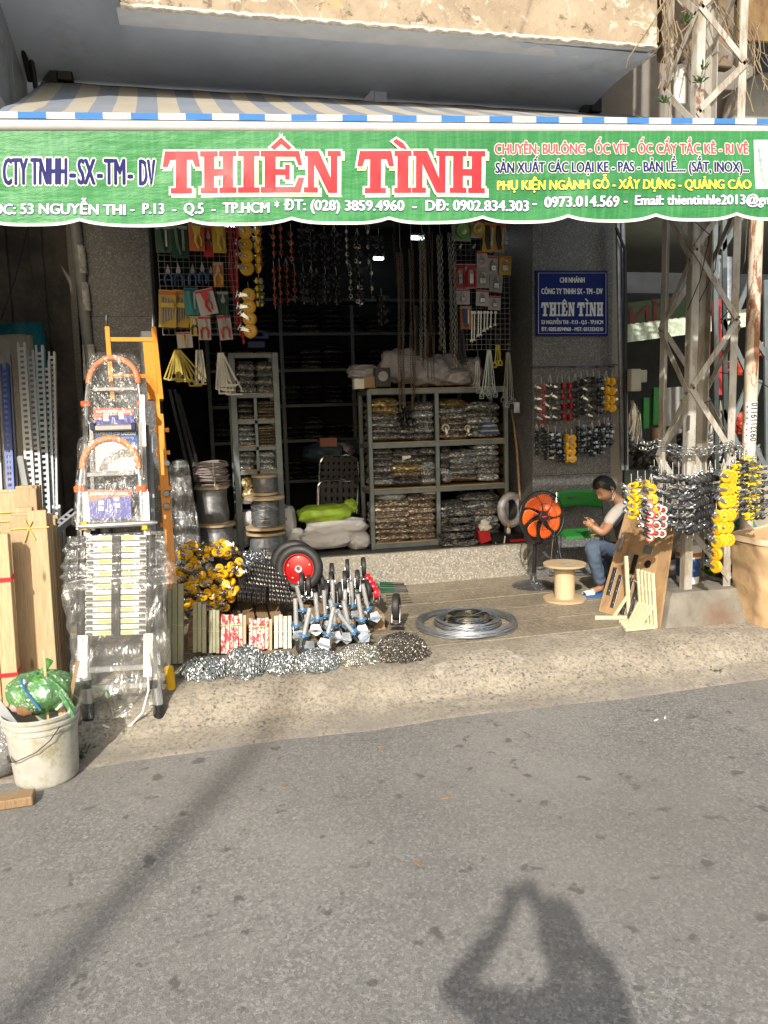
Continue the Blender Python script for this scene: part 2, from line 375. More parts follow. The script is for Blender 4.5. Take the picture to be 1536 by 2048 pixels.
ASPH, KERB, TILE, OLD = mat_asphalt(), mat_kerb(), mat_tile(), mat_oldwall()
GRAN = m_speckle('pillar_granite', (.135, .138, .142), (.05, .05, .052), (.32, .32, .33), 105, .38, bd=.0006)
GRANSTEP = m_speckle('step_granite', (.30, .28, .245), (.11, .10, .085), (.62, .59, .52), 75, .5, stain=(.33, .29, .22))
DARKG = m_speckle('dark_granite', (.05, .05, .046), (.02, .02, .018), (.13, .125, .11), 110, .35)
SOFF = mt('soffit_plaster', (.70, .78, .92), .85, var=.12, vs=1.5, bs=25, bd=.002, dirt=(.52, .54, .58), df=.56, ds=1.2, world=True)
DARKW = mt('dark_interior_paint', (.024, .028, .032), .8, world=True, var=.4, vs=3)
BROWNW = mt('dark_brown_panel', (.032, .029, .027), .7, world=True, var=.3, vs=2, bs=20, dirt=(.09, .075, .06), ds=2)
PANEL = mt('grey_blue_panel', (.36, .39, .42), .6, world=True, var=.2, vs=3, bs=12, dirt=(.18, .17, .15), df=.55, ds=3)
TANW = mt('tan_plaster', (.46, .40, .28), .9, world=True, var=.2, vs=3, bs=20, dirt=(.20, .17, .10), df=.5, ds=3)
STEELG = mt('grey_painted_steel', (.17, .20, .21), .45, .3, var=.25, vs=9, dirt=(.30, .27, .22), df=.62, ds=12)
BLACKM = mt('black_metal', (.02, .02, .021), .45, .3, var=.3)
ALU = mt('aluminium', (.5, .51, .52), .32, .75, var=.12, vs=20)
CHROME = mt('chrome', (.75, .76, .77), .14, 1., var=.08)
ZINC = mt('zinc_plated', (.40, .43, .46), .27, .9, var=.22, vs=25)
GALV = mt('galvanised_steel', (.42, .44, .47), .38, .8, var=.3, vs=18)
DSTEEL = mt('dark_oily_steel', (.16, .155, .15), .33, .85, var=.3, vs=25)
RUBBER = mt('black_rubber', (.025, .025, .026), .55, var=.35, vs=14, dirt=(.12, .11, .095), df=.62, ds=9)
BPLAST = mt('black_plastic', (.018, .018, .02), .3, var=.3)
YEL = mt('yellow_wheel_plastic', (.80, .44, .012), .38, var=.12, vs=20, dirt=(.45, .25, .03), df=.66, ds=14, rnd=.12)
ORG = mt('orange_plastic', (.85, .13, .02), .35, var=.15)
REDP = mt('red_plastic', (.62, .02, .025), .32, var=.2)
WHITEP = mt('white_plastic', (.78, .77, .73), .4, var=.06)
CREAM = mt('cream_painted_steel', (.62, .555, .36), .42, var=.08, vs=6, dirt=(.45, .38, .22), df=.68, ds=10)
CREAMD = mt('dull_cream_steel', (.36, .35, .22), .55, var=.15, vs=6, dirt=(.22, .2, .13), df=.6, ds=8)
GREENP = mt('green_vinyl', (.02, .17, .035), .4, var=.15, bs=80, bd=.0006)
PLY = mt('weathered_plywood', (.44, .28, .145), .7, var=.3, vs=3, bs=30, bd=.0015, dirt=(.17, .10, .05), df=.5, ds=3, stretch=(1, 1, .25))
RUST = mt('rust', (.20, .075, .025), .9, var=.5, vs=9, bs=60, bd=.003)
def mat_wood(name, a, bcol, scale=1., rough=.6):
    m, t, b = _nodes(name); co = coords(t, (9*scale, 9*scale, .7*scale))
    w = noi(t, co, 3.2, 6, .55, 1.4); g2 = noi(t, coords(t, (60*scale, 60*scale, 1.5*scale)), 4, 3, .5)
    c = mixc(t, ramp(t, w, [(.36, 0.), (.48, .55), (.56, .15), (.68, 1.)]), a, bcol)
    c = mixc(t, ramp(t, g2, [(.4, .28), (.6, 0.)]), c, tuple(x*.5 for x in bcol))
    kn = N(t, 'ShaderNodeTexVoronoi'); kn.inputs['Scale'].default_value = 2.6*scale; t.links.new(coords(t, (2.4, 2.4, .8)), kn.inputs['Vector'])
    c = mixc(t, ramp(t, kn.outputs['Distance'], [(.045, .85), (.10, 0.)]), c, tuple(x*.35 for x in bcol))
    i = N(t, 'ShaderNodeObjectInfo'); mr = N(t, 'ShaderNodeMapRange'); mr.inputs[3].default_value = .82; mr.inputs[4].default_value = 1.12
    t.links.new(i.outputs['Random'], mr.inputs[0]); h = N(t, 'ShaderNodeVectorMath', operation='SCALE'); t.links.new(c, h.inputs[0]); t.links.new(mr.outputs[0], h.inputs[3])
    t.links.new(h.outputs[0], b.inputs['Base Color']); b.inputs['Roughness'].default_value = rough; bump(t, b, g2, .3, .002); MC[name] = m; return m
PINE = mat_wood('pale_pine', (.60, .445, .27), (.45, .295, .15))
PALLETW = mat_wood('pallet_wood', (.40, .27, .15), (.24, .145, .07), 1.3, .8)
MDF = mt('pale_board', (.47, .355, .22), .7, var=.12, vs=5, bs=90, bd=.0005, dirt=(.38, .27, .15), df=.62, ds=7)
CARD = mt('brown_cardboard', (.36, .24, .13), .85, var=.12)

# ---- ground
mb = MB(); mb.add([(-90, -90, 0), (90, -90, 0), (90, 4.55, 0), (-90, 4.55, 0)], [(0, 1, 2, 3)])
mb.build('road', ASPH, smooth=0, **ST)
prof = [(4.28, -.02), (4.34, .004), (4.46, .026), (4.56, .048), (4.63, .085), (4.69, .128), (4.75, .162), (4.82, .186), (4.91, .199), (5.32, .2)]
def kerbf(u, v):
    x = -7+u*22; k = v*(len(prof)-1); i = min(int(k), len(prof)-2); f = k-i
    y = prof[i][0]*(1-f)+prof[i+1][0]*f; z = prof[i][1]*(1-f)+prof[i+1][1]*f
    p = Vector((x, y, 0)); w = min(1, max(0, (5.25-y)/.3))
    z += w*(noise.noise(p*2.1)*.018+noise.noise(p*9)*.007)*(1 if z > .02 else .3)
    y += w*(noise.noise(p*1.3+Vector((5, 0, 0)))*.05+noise.noise(p*7)*.012)
    if x < -.45: y -= max(0, min(1, (-.45-x)/.5))*.10*w
    return (x, y, z)
mb = MB(); mb.grid(kerbf, 700, 37); mb.build('kerb', KERB, smooth=60, **ST)
mb = MB(); mb.add([(-7, 5.3, .196), (15, 5.3, .196), (15, 7.3, .196), (-7, 7.3, .196)], [(0, 1, 2, 3)])
pave = mb.build('pavement', KERB, smooth=0, **ST)
tm = MB(); tm.bbox((0, 0, 0), (.394, .394, .012), .003); tile_me = tm.mesh('paving_tile', TILE)
for i in range(13):
    for j in range(5):
        o = link('paving_tile', tile_me, pave, loc=(-1.05+i*.4, 5.38+j*.4-.02, .1985+rnd(-.0012, .0012)), rot=(rnd(-.002, .002), rnd(-.002, .002), 0))

# ---- the shop building
shop = thing('shop_building', 'old shophouse with peeling upper wall and an open granite-faced ground floor', 'building')
Z = Vector((0, 0, 1))
LPX0, LPX1, RPX0, RPX1, PY = -.82, -.29, 3.19, 4.04, 6.98
mb = MB(); mb.bbox(((LPX0+LPX1)/2, PY+.3, 2.2), (LPX1-LPX0, .6, 4.3), .006); mb.build('pillar', GRAN, shop)
mb = MB(); mb.bbox(((RPX0+RPX1)/2, PY+.3, 2.2), (RPX1-RPX0, .6, 4.3), .006); mb.build('pillar', GRAN, shop)
mb = MB(); mb.bbox((4.12, PY+.28, 2.3), (.14, .5, 4.6), .004); mb.build('pillar', mt('sandy_granite', (.25, .22, .17), .6, world=True, var=.4, vs=90, bs=120, bd=.001), shop, label='narrow sandy rendered strip on the right of the pillar')
mb = MB(); mb.bbox(((LPX1+RPX0)/2, 7.12+2.2, .265), (RPX0-LPX1+.5, 4.4, .53), .008); mb.build('shop_step', GRANSTEP, shop)
mb = MB(); mb.box((1.45, 9.1, .5325), (3.6, 3.9, .004)); mb.build('shop_floor', mt('dark_floor', (.10, .10, .095), .5, world=True), shop)
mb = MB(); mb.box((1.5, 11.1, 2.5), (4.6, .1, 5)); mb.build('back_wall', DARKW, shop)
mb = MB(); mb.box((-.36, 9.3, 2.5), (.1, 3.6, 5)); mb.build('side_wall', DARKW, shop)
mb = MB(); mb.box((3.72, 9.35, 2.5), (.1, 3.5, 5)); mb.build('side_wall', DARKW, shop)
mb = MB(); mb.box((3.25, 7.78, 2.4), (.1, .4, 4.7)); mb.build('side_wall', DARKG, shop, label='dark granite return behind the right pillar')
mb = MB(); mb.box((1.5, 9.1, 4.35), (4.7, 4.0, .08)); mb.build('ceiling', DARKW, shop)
# soffit : concave plaster surface between the wall and the eave
xe0, xe1 = ax(150, 0, -.62).x, 3.86
def soff(u, v):
    x = -1.45+u*(3.80+1.45)
    if x < -.42: yf, zf = 4.9, 5.65-(.0)
    else: yf, zf = 5.93, 4.70
    s = max(0, min(1, (x+.62)/.28)); s = s*s*(3-2*s)
    yf = 4.9+(5.93-4.9)*s; zf = 5.25+(4.70-5.25)*s
    k = 1-v; zw = 4.63+.01*x; y = 7.1+(yf-7.1)*v; z = zw+(zf-zw)*(v**1.15)+.05*sin(pi*v)
    return (x, y, z)
mb = MB(); mb.grid(soff, 60, 24); mb.build('soffit', SOFF, shop, smooth=60)
mb = MB()
def drip(u, v): x = -.36+u*4.22; return (x, 5.905-.02*v, 4.66+v*.055+.006*noise.noise(Vector((x*9, 0, 0))))
mb.grid(lambda u, v: (-.36+u*4.10, 5.88+.27*v, 4.665+.012*u*4.1+.012*v+.006*noise.noise(Vector((u*40, v, 0)))), 120, 5)
mb.build('drip_edge', mt('pale_soffit_band', (.82, .85, .90), .85, world=True, var=.1, bs=25), shop, smooth=60)
def wallf(u, v):
    x = -.66+u*(3.76+.66); z = 4.66+.012*(x+.4)+v*3.4
    e = noise.noise(Vector((x*3, 1, 0)))*.012+noise.noise(Vector((x*14, 4, 0)))*.008 if v < .02 else 0
    if x < -.3: z = max(z, 4.66+(-.3-x)*1.2) if v < .3 else z
    p = Vector((x, 0, z)); y = 5.87-.014*(noise.noise(p*2.2) > .16)-.008*noise.noise(p*7)
    return (x, y, z+e)
mb = MB(); mb.grid(wallf, 260, 130); mb.box((1.57, 6.6, 6.6), (4.3, 1.2, 3.4)); mb.build('upper_wall', OLD, shop, smooth=30)
mb = MB()
def lip(u, v):
    x = -.33+u*4.09; a = v*pi; return (x, 5.872-.03*sin(a)*(1+.6*noise.noise(Vector((x*11, 2, 0)))), 4.672+.012*(x+.4)-.018*cos(a)+.008*noise.noise(Vector((x*17, 7, 0))))
mb.grid(lip, 400, 6); mb.build('plaster_lip', mt('broken_white_plaster', (.72, .68, .58), .9, world=True, var=.3, vs=30, bs=60, bd=.006), shop, smooth=50)
mb = MB(); mb.box((1.45, 7.16, 4.54), (4.6, .1, .30)); mb.build('lintel', SOFF, shop)

# ---- left neighbour
nb = thing('left_building', 'neighbouring shop front with grey panels above and dark brown wall, left of the granite pillar', 'building')
for k in range(4):
    mb = MB(); mb.bbox((-1.2, 5.05+k*.62, 5.0), (.05, .61, 1.75), .004); mb.build('wall_panel', PANEL, nb)
mb = MB(); mb.box((-1.47, 5.95, 4.3), (.44, 2.6, .16)); mb.build('ledge', TANW, nb)
mb = MB(); mb.box((-1.60, 4.96, 4.9), (.45, .3, 2.4)); mb.build('corner_column', TANW, nb)
mb = MB(); mb.box((-2.0, 7.25, 2.2), (2.3, .1, 4.6)); mb.build('wall', BROWNW, nb)
for k in range(7): mb = MB(); mb.box((-1.02-.28*k, 7.19, 1.9), (.262, .012, 3.4)); mb.build('panel', BROWNW, nb)
mb = MB(); mb.tube([(-1.13, 5.2, 5.9), (-1.12, 6.98, 4.58)], .022); mb.tube([(-1.1, 6.0, 6.2), (-1.08, 6.98, 4.5)], .02, 8); mb.build('dark_pipe', BLACKM, nb)
p0, p1 = at(150, 440, 6.93), at(178, 720, 6.93)
pipe = MB(); pipe.tube([p0+(p0-p1)*.9, p0, p1, Vector((p1.x+.04, 6.93, .2))], .042, 12)
po = pipe.build('drain_pipe', mt('grey_pvc', (.22, .23, .22), .5, var=.3, dirt=(.4, .4, .36), df=.55), **K('grey drain pipe with torn stickers beside the left granite pillar', 'pipe'))
for (y0, y1, m) in ((492, 548, 'a'), (566, 622, 'b'), (690, 740, 'c')):
    mb = MB(); a, b = at(150+28*(y0-440)/280+3, y0, 6.93), at(150+28*(y1-440)/280+3, y1, 6.93)
    mb.tube([a, b], .0435, 12, caps=False); mb.build('sticker', mt('torn_sticker', (.55, .54, .48), .8, var=.5, vs=30, dirt=(.1, .1, .1), df=.52, ds=18), po)
for pts, nm in (((at(60, 440, 6.9), at(30, 560, 6.9), at(2, 640, 6.9)), 'k'), ((at(56, 440, 6.85), at(58, 520, 6.85), at(75, 590, 6.85), at(108, 650, 6.85)), 'j')):
    mb = MB(); mb.tube(pts, .006 if nm == 'k' else .004, 6); mb.build('hanging_cable', BLACKM, **K('black cable hanging slantwise over the brown wall' if nm == 'k' else 'thin black cable curving down the brown wall', 'cable'))
mb = MB(); mb.bar(at(138, 440, 7.1), at(175, 1000, 7.1), .05, .05); mb.build('door_rail', DARKG, nb)

# ---- right neighbour
rb = thing('right_building', 'neighbouring shop on the right with dark interior, white soffit and reflected green sign', 'building')
mb = MB(); mb.box((8.2, 12.0, 3), (8.2, .1, 7)); mb.build('back_wall', DARKW, rb)
mb = MB(); mb.box((4.22, 9.6, 3), (.06, 4.8, 6)); mb.build('side_wall', DARKW, rb)
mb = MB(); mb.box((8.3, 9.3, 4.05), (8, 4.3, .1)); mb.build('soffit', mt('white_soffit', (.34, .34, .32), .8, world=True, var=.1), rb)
mb = MB(); mb.box((8.3, 7.3, 5.1), (8, .1, 2.0)); mb.build('upper_wall', mt('navy_paint', (.02, .035, .06), .6, world=True), rb)
mb = MB(); mb.box((8.3, 6.55, 6.2), (8.1, 1.5, .1)); mb.build('canopy', SOFF, rb)
p = at(1475, 400, 8.8)
mb = MB(); a, b_ = at(1262, 560, 9.6), at(1480, 480, 9.6); c_, d_ = at(1480, 650, 9.6), at(1262, 672, 9.6)
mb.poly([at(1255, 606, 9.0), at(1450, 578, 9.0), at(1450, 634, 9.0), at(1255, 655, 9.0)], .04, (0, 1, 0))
gs = mb.build('reflected_sign', mt('reflected_sign_green', (.03, .07, .03), .5, var=.2), **K('dark green board standing in for a sign reflected in glass, behind the lattice mast', 'sign'))  # a sign's reflection in glass, built as a solid board with reversed letters
def gsp(u, v, l): return at(1255+u*195, 606-28*u+(49+7*u)*v, 8.985-l)
v, f_ = text_tris('ÊN TÍN', .02); mx = max(p[0] for p in v)
mb = MB(); mb.add([gsp(1-x/mx*.98, .82-y/CAPH*.62, 0) for x, y in v], f_); mb.build('lettering', mt('dull_red_letter', (.12, .02, .018), .6), gs, smooth=0)
# corrugated awning with scalloped front edge
mb = MB()
def corr(u, v):
    p = at(1255+u*255, 650-34*u, 8.7); q = at(1255+u*255, 690-34*u, 8.25)
    w = abs(sin(u*20*pi))*.02; r = p.lerp(q, v); a = v*pi*.5
    return r+Vector((0, -w*sin(a), w*cos(a)*.5+.03*sin(a)))
mb.grid(corr, 260, 8); mb.build('corrugated_awning', mt('pale_green_sheet', (.62, .72, .58), .5, var=.1), **K('pale green corrugated awning edge behind the lattice mast', 'awning'))
# steel frame left of the neighbour's opening
for x in (1243, 1252):
    mb = MB(); mb.bar(at(x-8, 430, 6.8), at(x+1, 940, 6.8), .03, .03); mb.build('shutter_rail', GALV, rb)
mb = MB(); mb.bar(at(1232, 455, 6.75), at(1250, 500, 6.75), .02, .02); mb.bar(at(1250, 500, 6.75), at(1251, 930, 6.75), .025, .025); mb.build('shutter_rail', BLACKM, rb)

# unseen sloping sheet added left of the frame to shade the left wall
na = thing('left_shade_sheet', 'unseen metal sheet added to shade the left wall, just outside the picture', 'awning')
mb = MB(); mb.poly([(-1.07, 4.75, 2.33), (-5.5, 4.75, 2.33), (-5.5, 7.2, 4.3), (-1.5, 7.2, 4.3)], .03, (0, 0, 1)); mb.build('sheet', PANEL, na, smooth=0)

mb = MB(); mb.box((-1.75, 7.2, 5.3), (1.7, .08, 1.6)); mb.build('upper_wall', SOFF, nb)
mb = MB(); mb.box((4.75, 7.15, 5.0), (1.8, .08, 1.5)); mb.build('bulkhead', mt('grey_brown_plaster', (.24, .22, .20), .85, world=True, var=.15), rb)
for x0, x1, zs in ((LPX0, LPX1, (1.45, 2.75)), (RPX0, RPX1, (1.22, 2.02, 2.95))):
    for z in zs: mb = MB(); mb.box(((x0+x1)/2, PY-.0005, z), (x1-x0-.012, .003, .004)); mb.build('slab_joint', BLACKM, shop, smooth=0)
# ================================================================ AWNING AND BANNER
BL0, BR0 = at(0, 252, 4.0), at(1536, 262, 3.75)
bd = (BR0-BL0); AX = bd.normalized(); AN = Vector((AX.y, -AX.x, 0)).normalized()     # AN faces the street
if AN.y > 0: AN = -AN
EL, ER = BL0-AX*.10, BR0+AX*.60
BLEN = (ER-EL).length
aw = thing('awning', 'striped blue and beige fabric awning sloping over the shop front', 'awning')
def mat_stripe(name, blue, beige, dirt):
    m, t, b = _nodes(name); uv = N(t, 'ShaderNodeAttribute'); uv.attribute_name = 'su'
    n = N(t, 'ShaderNodeMath', operation='FRACT'); t.links.new(uv.outputs['Fac'], n.inputs[0])
    c = mixc(t, ramp(t, n.outputs[0], [(.0, 0.), (.492, 0.), (.50, 1.), (.992, 1.), (1., 0.)]), blue, beige)
    co = coords(t, world=True)
    if dirt: 
        c = mixc(t, ramp(t, noi(t, co, 2.4, 6, .65), [(.3, .15), (.75, .75)]), c, dirt)
        c = mixc(t, ramp(t, noi(t, co, 24, 5, .7), [(.66, 0.), (.72, .5)]), c, (.16, .13, .09))
    t.links.new(c, b.inputs['Base Color']); b.inputs['Roughness'].default_value = .8; bump(t, b, noi(t, co, 5, 4), .5, .02); return m
def with_su(o, fn):
    a = o.data.attributes.new('su', 'FLOAT', 'POINT')
    for i, v in enumerate(o.data.vertices): a.data[i].value = fn(i, v.co)
PER = .247
wallz = 4.57
def canopy(u, v):
    f = EL.lerp(ER, u)+Vector((0, .03, .045)); w = Vector((-1.04+u*(4.30+1.04), 7.04, 4.605+.05*u))
    p = f.lerp(w, v); p.z -= .035*sin(pi*v)*(1+.4*sin(u*7)); p.z += .012*noise.noise(Vector((u*14, v*5, 0)))
    return p
NU, NVv = 150, 26
mb = MB(); mb.grid(canopy, NU, NVv); o = mb.build('canopy', mat_stripe('awning_stripes', (.10, .155, .26), (.36, .33, .27), (.25, .235, .20)), aw, smooth=80)
with_su(o, lambda i, c: ((i % NU)/(NU-1)*BLEN+.06+.05*(i//NU)/NVv)/PER)
md = o.modifiers.new('s', 'SOLIDIFY'); md.thickness = .003
def valf(u, v):
    f = EL.lerp(ER, u)+AN*.028+Vector((0, 0, .052-.028*v)); return f
mb = MB(); mb.grid(valf, NU, 3); o = mb.build('valance_strip', mat_stripe('valance_stripes', (.04, .17, .45), (.62, .62, .60), None), aw, smooth=80)
with_su(o, lambda i, c: ((i % NU)/(NU-1)*BLEN+.06)/PER)
mb = MB(); mb.tube([EL, ER], .03, 14); mb.build('front_bar', mt('white_bar', (.55, .55, .55), .35, .1, var=.12, vs=8, dirt=(.4, .38, .34), df=.62, ds=10), aw)
for x in (1190, 760, 130):
    c = at(x, 216 if x > 1000 else (198 if x > 400 else 152), 6.98); mb = MB()
    mb.bbox(c+Vector((0, .02, .02)), (.12, .1, .13), .01); mb.add([c+Vector((-.06, -.05, .08)), c+Vector((-.18, 0, -.05)), c+Vector((-.06, 0, -.05)), c+Vector((-.06, .05, .08))], [(0, 1, 2), (1, 3, 2), (0, 3, 1)])
    mb.build('bracket', BLACKM if x != 760 else SOFF, aw)
for u in (.12, .5, .86):
    a = EL.lerp(ER, u); mb = MB(); e = a.lerp(Vector((a.x*.9+.2, 6.95, 4.0)), .5)+Vector((.25, 0, -.03)); mb.tube([a+Vector((0, .03, 0)), e, Vector((a.x*.9+.2, 6.95, 4.3))], .02, 8); mb.build('folding_arm', WHITEP, aw)

# banner hung from the bar
BP0 = BL0+AN*.035
def bnr(px, py, lift=0., waves=True):
    p = onp(px, py, BP0, AN); d = (py-262)/185.
    s = (p-EL).dot(AX)
    w = (.026*noise.noise(Vector((s*1.7, d*.9, 0)))+.012*noise.noise(Vector((s*4+d*2, d*2.0, 3)))) * min(1, max(.0, d*1.6))
    return p+AN*(w+lift)
cusp = [-25, 160, 380, 583, 778, 965, 1135, 1310, 1470, 1640, 1800]
def bot(px):
    for a, b in zip(cusp, cusp[1:]):
        if a <= px <= b:
            t = (px-a)/(b-a); base = 441-.0095*max(0, px-300); return base+11*(1-abs(2*t-1)**3.2)
    return 440
def mat_banner():
    m, t, b = _nodes('green_banner'); co = coords(t, world=True)
    c = mixc(t, ramp(t, noi(t, co, 1.2, 3), [(.3, 0.), (.7, 1.)]), (.026, .175, .055), (.042, .23, .076))
    c = mixc(t, ramp(t, noi(t, coords(t, (18, 18, .6), True), 3, 3), [(.45, 0.), (.75, .22)]), c, (.20, .52, .22))
    t.links.new(c, b.inputs['Base Color']); b.inputs['Roughness'].default_value = .45; b.inputs['Specular IOR Level'].default_value = .3
    bump(t, b, noi(t, coords(t, (3, 3, 9), True), 3, 4), .35, .02); return m
BAN = mat_banner()
bn = thing('shop_banner', 'long green vinyl banner with red and white shop lettering hung under the awning bar', 'banner')
X0, X1 = -20, 1690
def bgrid(u, v): px = X0+u*(X1-X0); py = 262+v*(bot(px)-262); return bnr(px, py)
mb = MB(); mb.grid(bgrid, 420, 40); o = mb.build('banner_cloth', BAN, bn, smooth=80)
mb = MB(); mb.grid(lambda u, v: bnr(X0+u*(X1-X0), bot(X0+u*(X1-X0))-4+6*v, .004), 420, 2); mb.build('scalloped_hem', mt('white_hem', (.75, .80, .74), .5), bn, smooth=0)
WH = mt('white_print', (.70, .70, .67), .5, var=.03); RD = mt('red_print', (.62, .018, .028), .45, var=.06); BLU = mt('navy_print', (.018, .02, .13), .6, var=.1, spec=.15)
YLP = mt('yellow_print', (.85, .78, .06), .5, var=.04); PINK = mt('rose_red_print', (.70, .07, .09), .5, var=.06); SHADOWP = mt('cream_print', (.80, .72, .48), .5, var=.04); BLUW = mt('pale_print', (.68, .70, .72), .5, var=.03)
def BP(u, v, l): return bnr(u, v, .0022+l)
L = lambda s, x0, x1, y, cap, mats, bold, edge, ebs=0: lettering(s, x0, x1, y, cap, BP, mats, 'lettering', bn, bold, edge)
L('CTY TNHH', 8, 134, 370, 52, (BLU, WH), .036, .045)
L('-', 141, 151, 369, 52, (BLU, WH), .036, .045)
L('SX', 157, 190, 369, 50, (BLU, WH), .036, .045); L('-', 195, 204, 368, 50, (BLU, WH), .036, .045)
L('TM', 209, 249, 368, 50, (BLU, WH), .036, .045); L('-', 256, 264, 368, 50, (BLU, WH), .036, .045)
L('DV', 279, 309, 369, 50, (BLU, WH), .036, .045)
L('ĐC: 53 NGUYỄN THI', -14, 250, 429, 20.5, (BLUW, BLU), .06, .035)
L('-  P.13  -  Q.5  -  TP.HCM', 261, 538, 426, 20.5, (BLUW, BLU), .06, .035)
L('*', 549, 558, 424, 20, (BLUW, BLU), .03, .03)
L('ĐT: (028) 3859.4960  -  DĐ: 0902.834.303', 568, 1058, 421, 20.5, (BLUW, BLU), .06, .035)
L('-  0973.014.569', 1067, 1236, 414, 20.5, (BLUW, BLU), .06, .035)
L('-  Email: thientinhle2013@gmail.com', 1247, 1610, 410, 18.5, (BLUW, BLU), .06, .035)
L('CHUYÊN: BULÔNG - ỐC VÍT - ỐC CẤY TẮC KÊ - RI VÊ', 990, 1495, 308, 20, (PINK, WH), .05, .06)
L('SẢN XUẤT CÁC LOẠI KE - PAS - BẢN LỀ.... (SẮT, INOX)...', 992, 1495, 345, 20, (BLU, WH), .05, .06)
L('PHỤ KIỆN NGÀNH GỖ - XÂY DỰNG - QUẢNG CÁO', 996, 1498, 379, 18, (YLP, BLU), .06, .04)
# slab-serif capitals drawn as polygons (x, y in the banner's own pixel grid)
def glyphs(ch, x0, x1, yt, yb):
    w = x1-x0; s = w*.24; h = 10; out = []
    R = lambda a, b, c, d: out.append([(a, b), (c, b), (c, d), (a, d)])
    cx = (x0+x1)/2
    if ch in 'T':
        R(x0+3, yt, x1-3, yt+16); out.append([(x0+3, yt), (x0+13, yt), (x0+13, yt+16), (x0+8, yt+30), (x0-2, yt+30)]); out.append([(x1-13, yt), (x1-3, yt), (x1+2, yt+30), (x1-8, yt+30), (x1-13, yt+16)])
        R(cx-11, yt+2, cx+11, yb-2); R(cx-21, yb-h, cx+21, yb)
    elif ch == 'H':
        for c in (x0+w*.24, x1-w*.24): R(c-10, yt+2, c+10, yb-2); R(c-18, yt, c+17, yt+h); R(c-17, yb-h, c+17, yb)
        R(x0+w*.24, (yt+yb)/2-6, x1-w*.24, (yt+yb)/2+7)
    elif ch == 'I': R(cx-11, yt+2, cx+11, yb-2); R(x0, yt, x1, yt+h); R(x0, yb-h, x1, yb)
    elif ch == 'E':
        R(x0+8, yt+2, x0+30, yb-2); R(x0, yt, x1-8, yt+h+1); R(x0, yb-h-1, x1-6, yb); out.append([(x1-20, yt), (x1-8, yt), (x1-2, yt+28), (x1-10, yt+28)]); out.append([(x1-9, yb-30), (x1+2, yb-30), (x1-6, yb), (x1-22, yb)])
        R(x0+28, (yt+yb)/2-5, x1-28, (yt+yb)/2+6); R(x1-36, (yt+yb)/2-14, x1-27, (yt+yb)/2+15)
    elif ch == 'N':
        R(x0+6, yt+2, x0+19, yb-2); R(x1-19, yt+2, x1-6, yb-2); R(x0, yt, x0+24, yt+h); R(x0-2, yb-h, x0+26, yb); R(x1-25, yt, x1+1, yt+h)
        out.append([(x0+6, yt), (x0+28, yt), (x1-6, yb), (x1-24, yb)])
    return out
def grow(poly, e):
    n = len(poly); A = sum(poly[i][0]*poly[(i+1) % n][1]-poly[(i+1) % n][0]*poly[i][1] for i in range(n)); s = 1 if A > 0 else -1
    out = []
    for i in range(n):
        p, q, r = Vector(poly[i-1]), Vector(poly[i]), Vector(poly[(i+1) % n]); a = (q-p).normalized(); b = (r-q).normalized()
        na = Vector((a.y, -a.x))*s; nb = Vector((b.y, -b.x))*s; d = (na+nb); k = 1+na.dot(nb); out.append(q+d*(e/max(k, .35)))
    return out
def slab(polys, mat, e, dx, dy, lift, name='lettering', parent=None, place=None):
    mb = MB(); li = lift
    for k, pl in enumerate(polys):
        g = grow(pl, e) if e else [Vector(p) for p in pl]; n = len(g)
        # fan from centre, edges split so that letters follow the cloth
        pts = []
        for i in range(n):
            a, b = g[i], g[(i+1) % n]; m = max(1, int((b-a).length/14))
            pts += [a.lerp(b, j/m) for j in range(m)]
        c = sum(pts, Vector((0, 0)))/len(pts); P = [(place or BP)(c.x+dx, c.y+dy, li+k*.00006)]+[(place or BP)(p.x+dx, p.y+dy, li+k*.00006) for p in pts]
        mb.add(P, [(0, i+1, (i+1) % len(pts)+1) for i in range(len(pts))])
    return mb.build(name, mat, parent or bn, smooth=80, kind='stuff')
big = []
for ch, a, b in (('T', 327, 398), ('H', 401, 473), ('I', 476, 519), ('E', 521, 606), ('N', 609, 680), ('T', 716, 785), ('I', 788, 822), ('N', 825, 896), ('H', 898, 970)):
    big += glyphs(ch, a, b, 303, 386)
big += [[(541, 296), (562, 276), (583, 296), (576, 300), (562, 289), (548, 300)][:], [(785, 284), (792, 279), (806, 288), (813, 300), (800, 297)]]
big[-2:-1] = [[(541, 296), (562, 276), (562, 289), (548, 301)], [(562, 276), (583, 296), (576, 301), (562, 289)]]
slab(big, SHADOWP, 4, 4.5, 4.5, 0); slab(big, WH, 4, 0, 0, .003); slab(big, RD, 0, 0, 0, .006)
mb = MB(); mb.grid(lambda u, v: BP(1507+u*110, 280+v*100, 0), 20, 12); pic = mb.build('printed_picture', WH, bn, smooth=0)
mb = MB()
for k in range(10):
    x, y = rnd(1515, 1600), rnd(288, 372); 
    if k < 4: x, y = 1517+k*2.2, 300+k*20
    mb.add([BP(x-4, y-3, .003), BP(x+4, y-3, .003), BP(x+3, y+4, .003), BP(x-3, y+4, .003)], [(0, 1, 2, 3)]); mb.add([BP(x-1.5, y+4, .003), BP(x+1.5, y+4, .003), BP(x+2, y+15, .003), BP(x-1, y+15, .003)], [(0, 1, 2, 3)])
mb.build('printed_bolts', mt('grey_print', (.3, .38, .34), .5), bn, smooth=0)

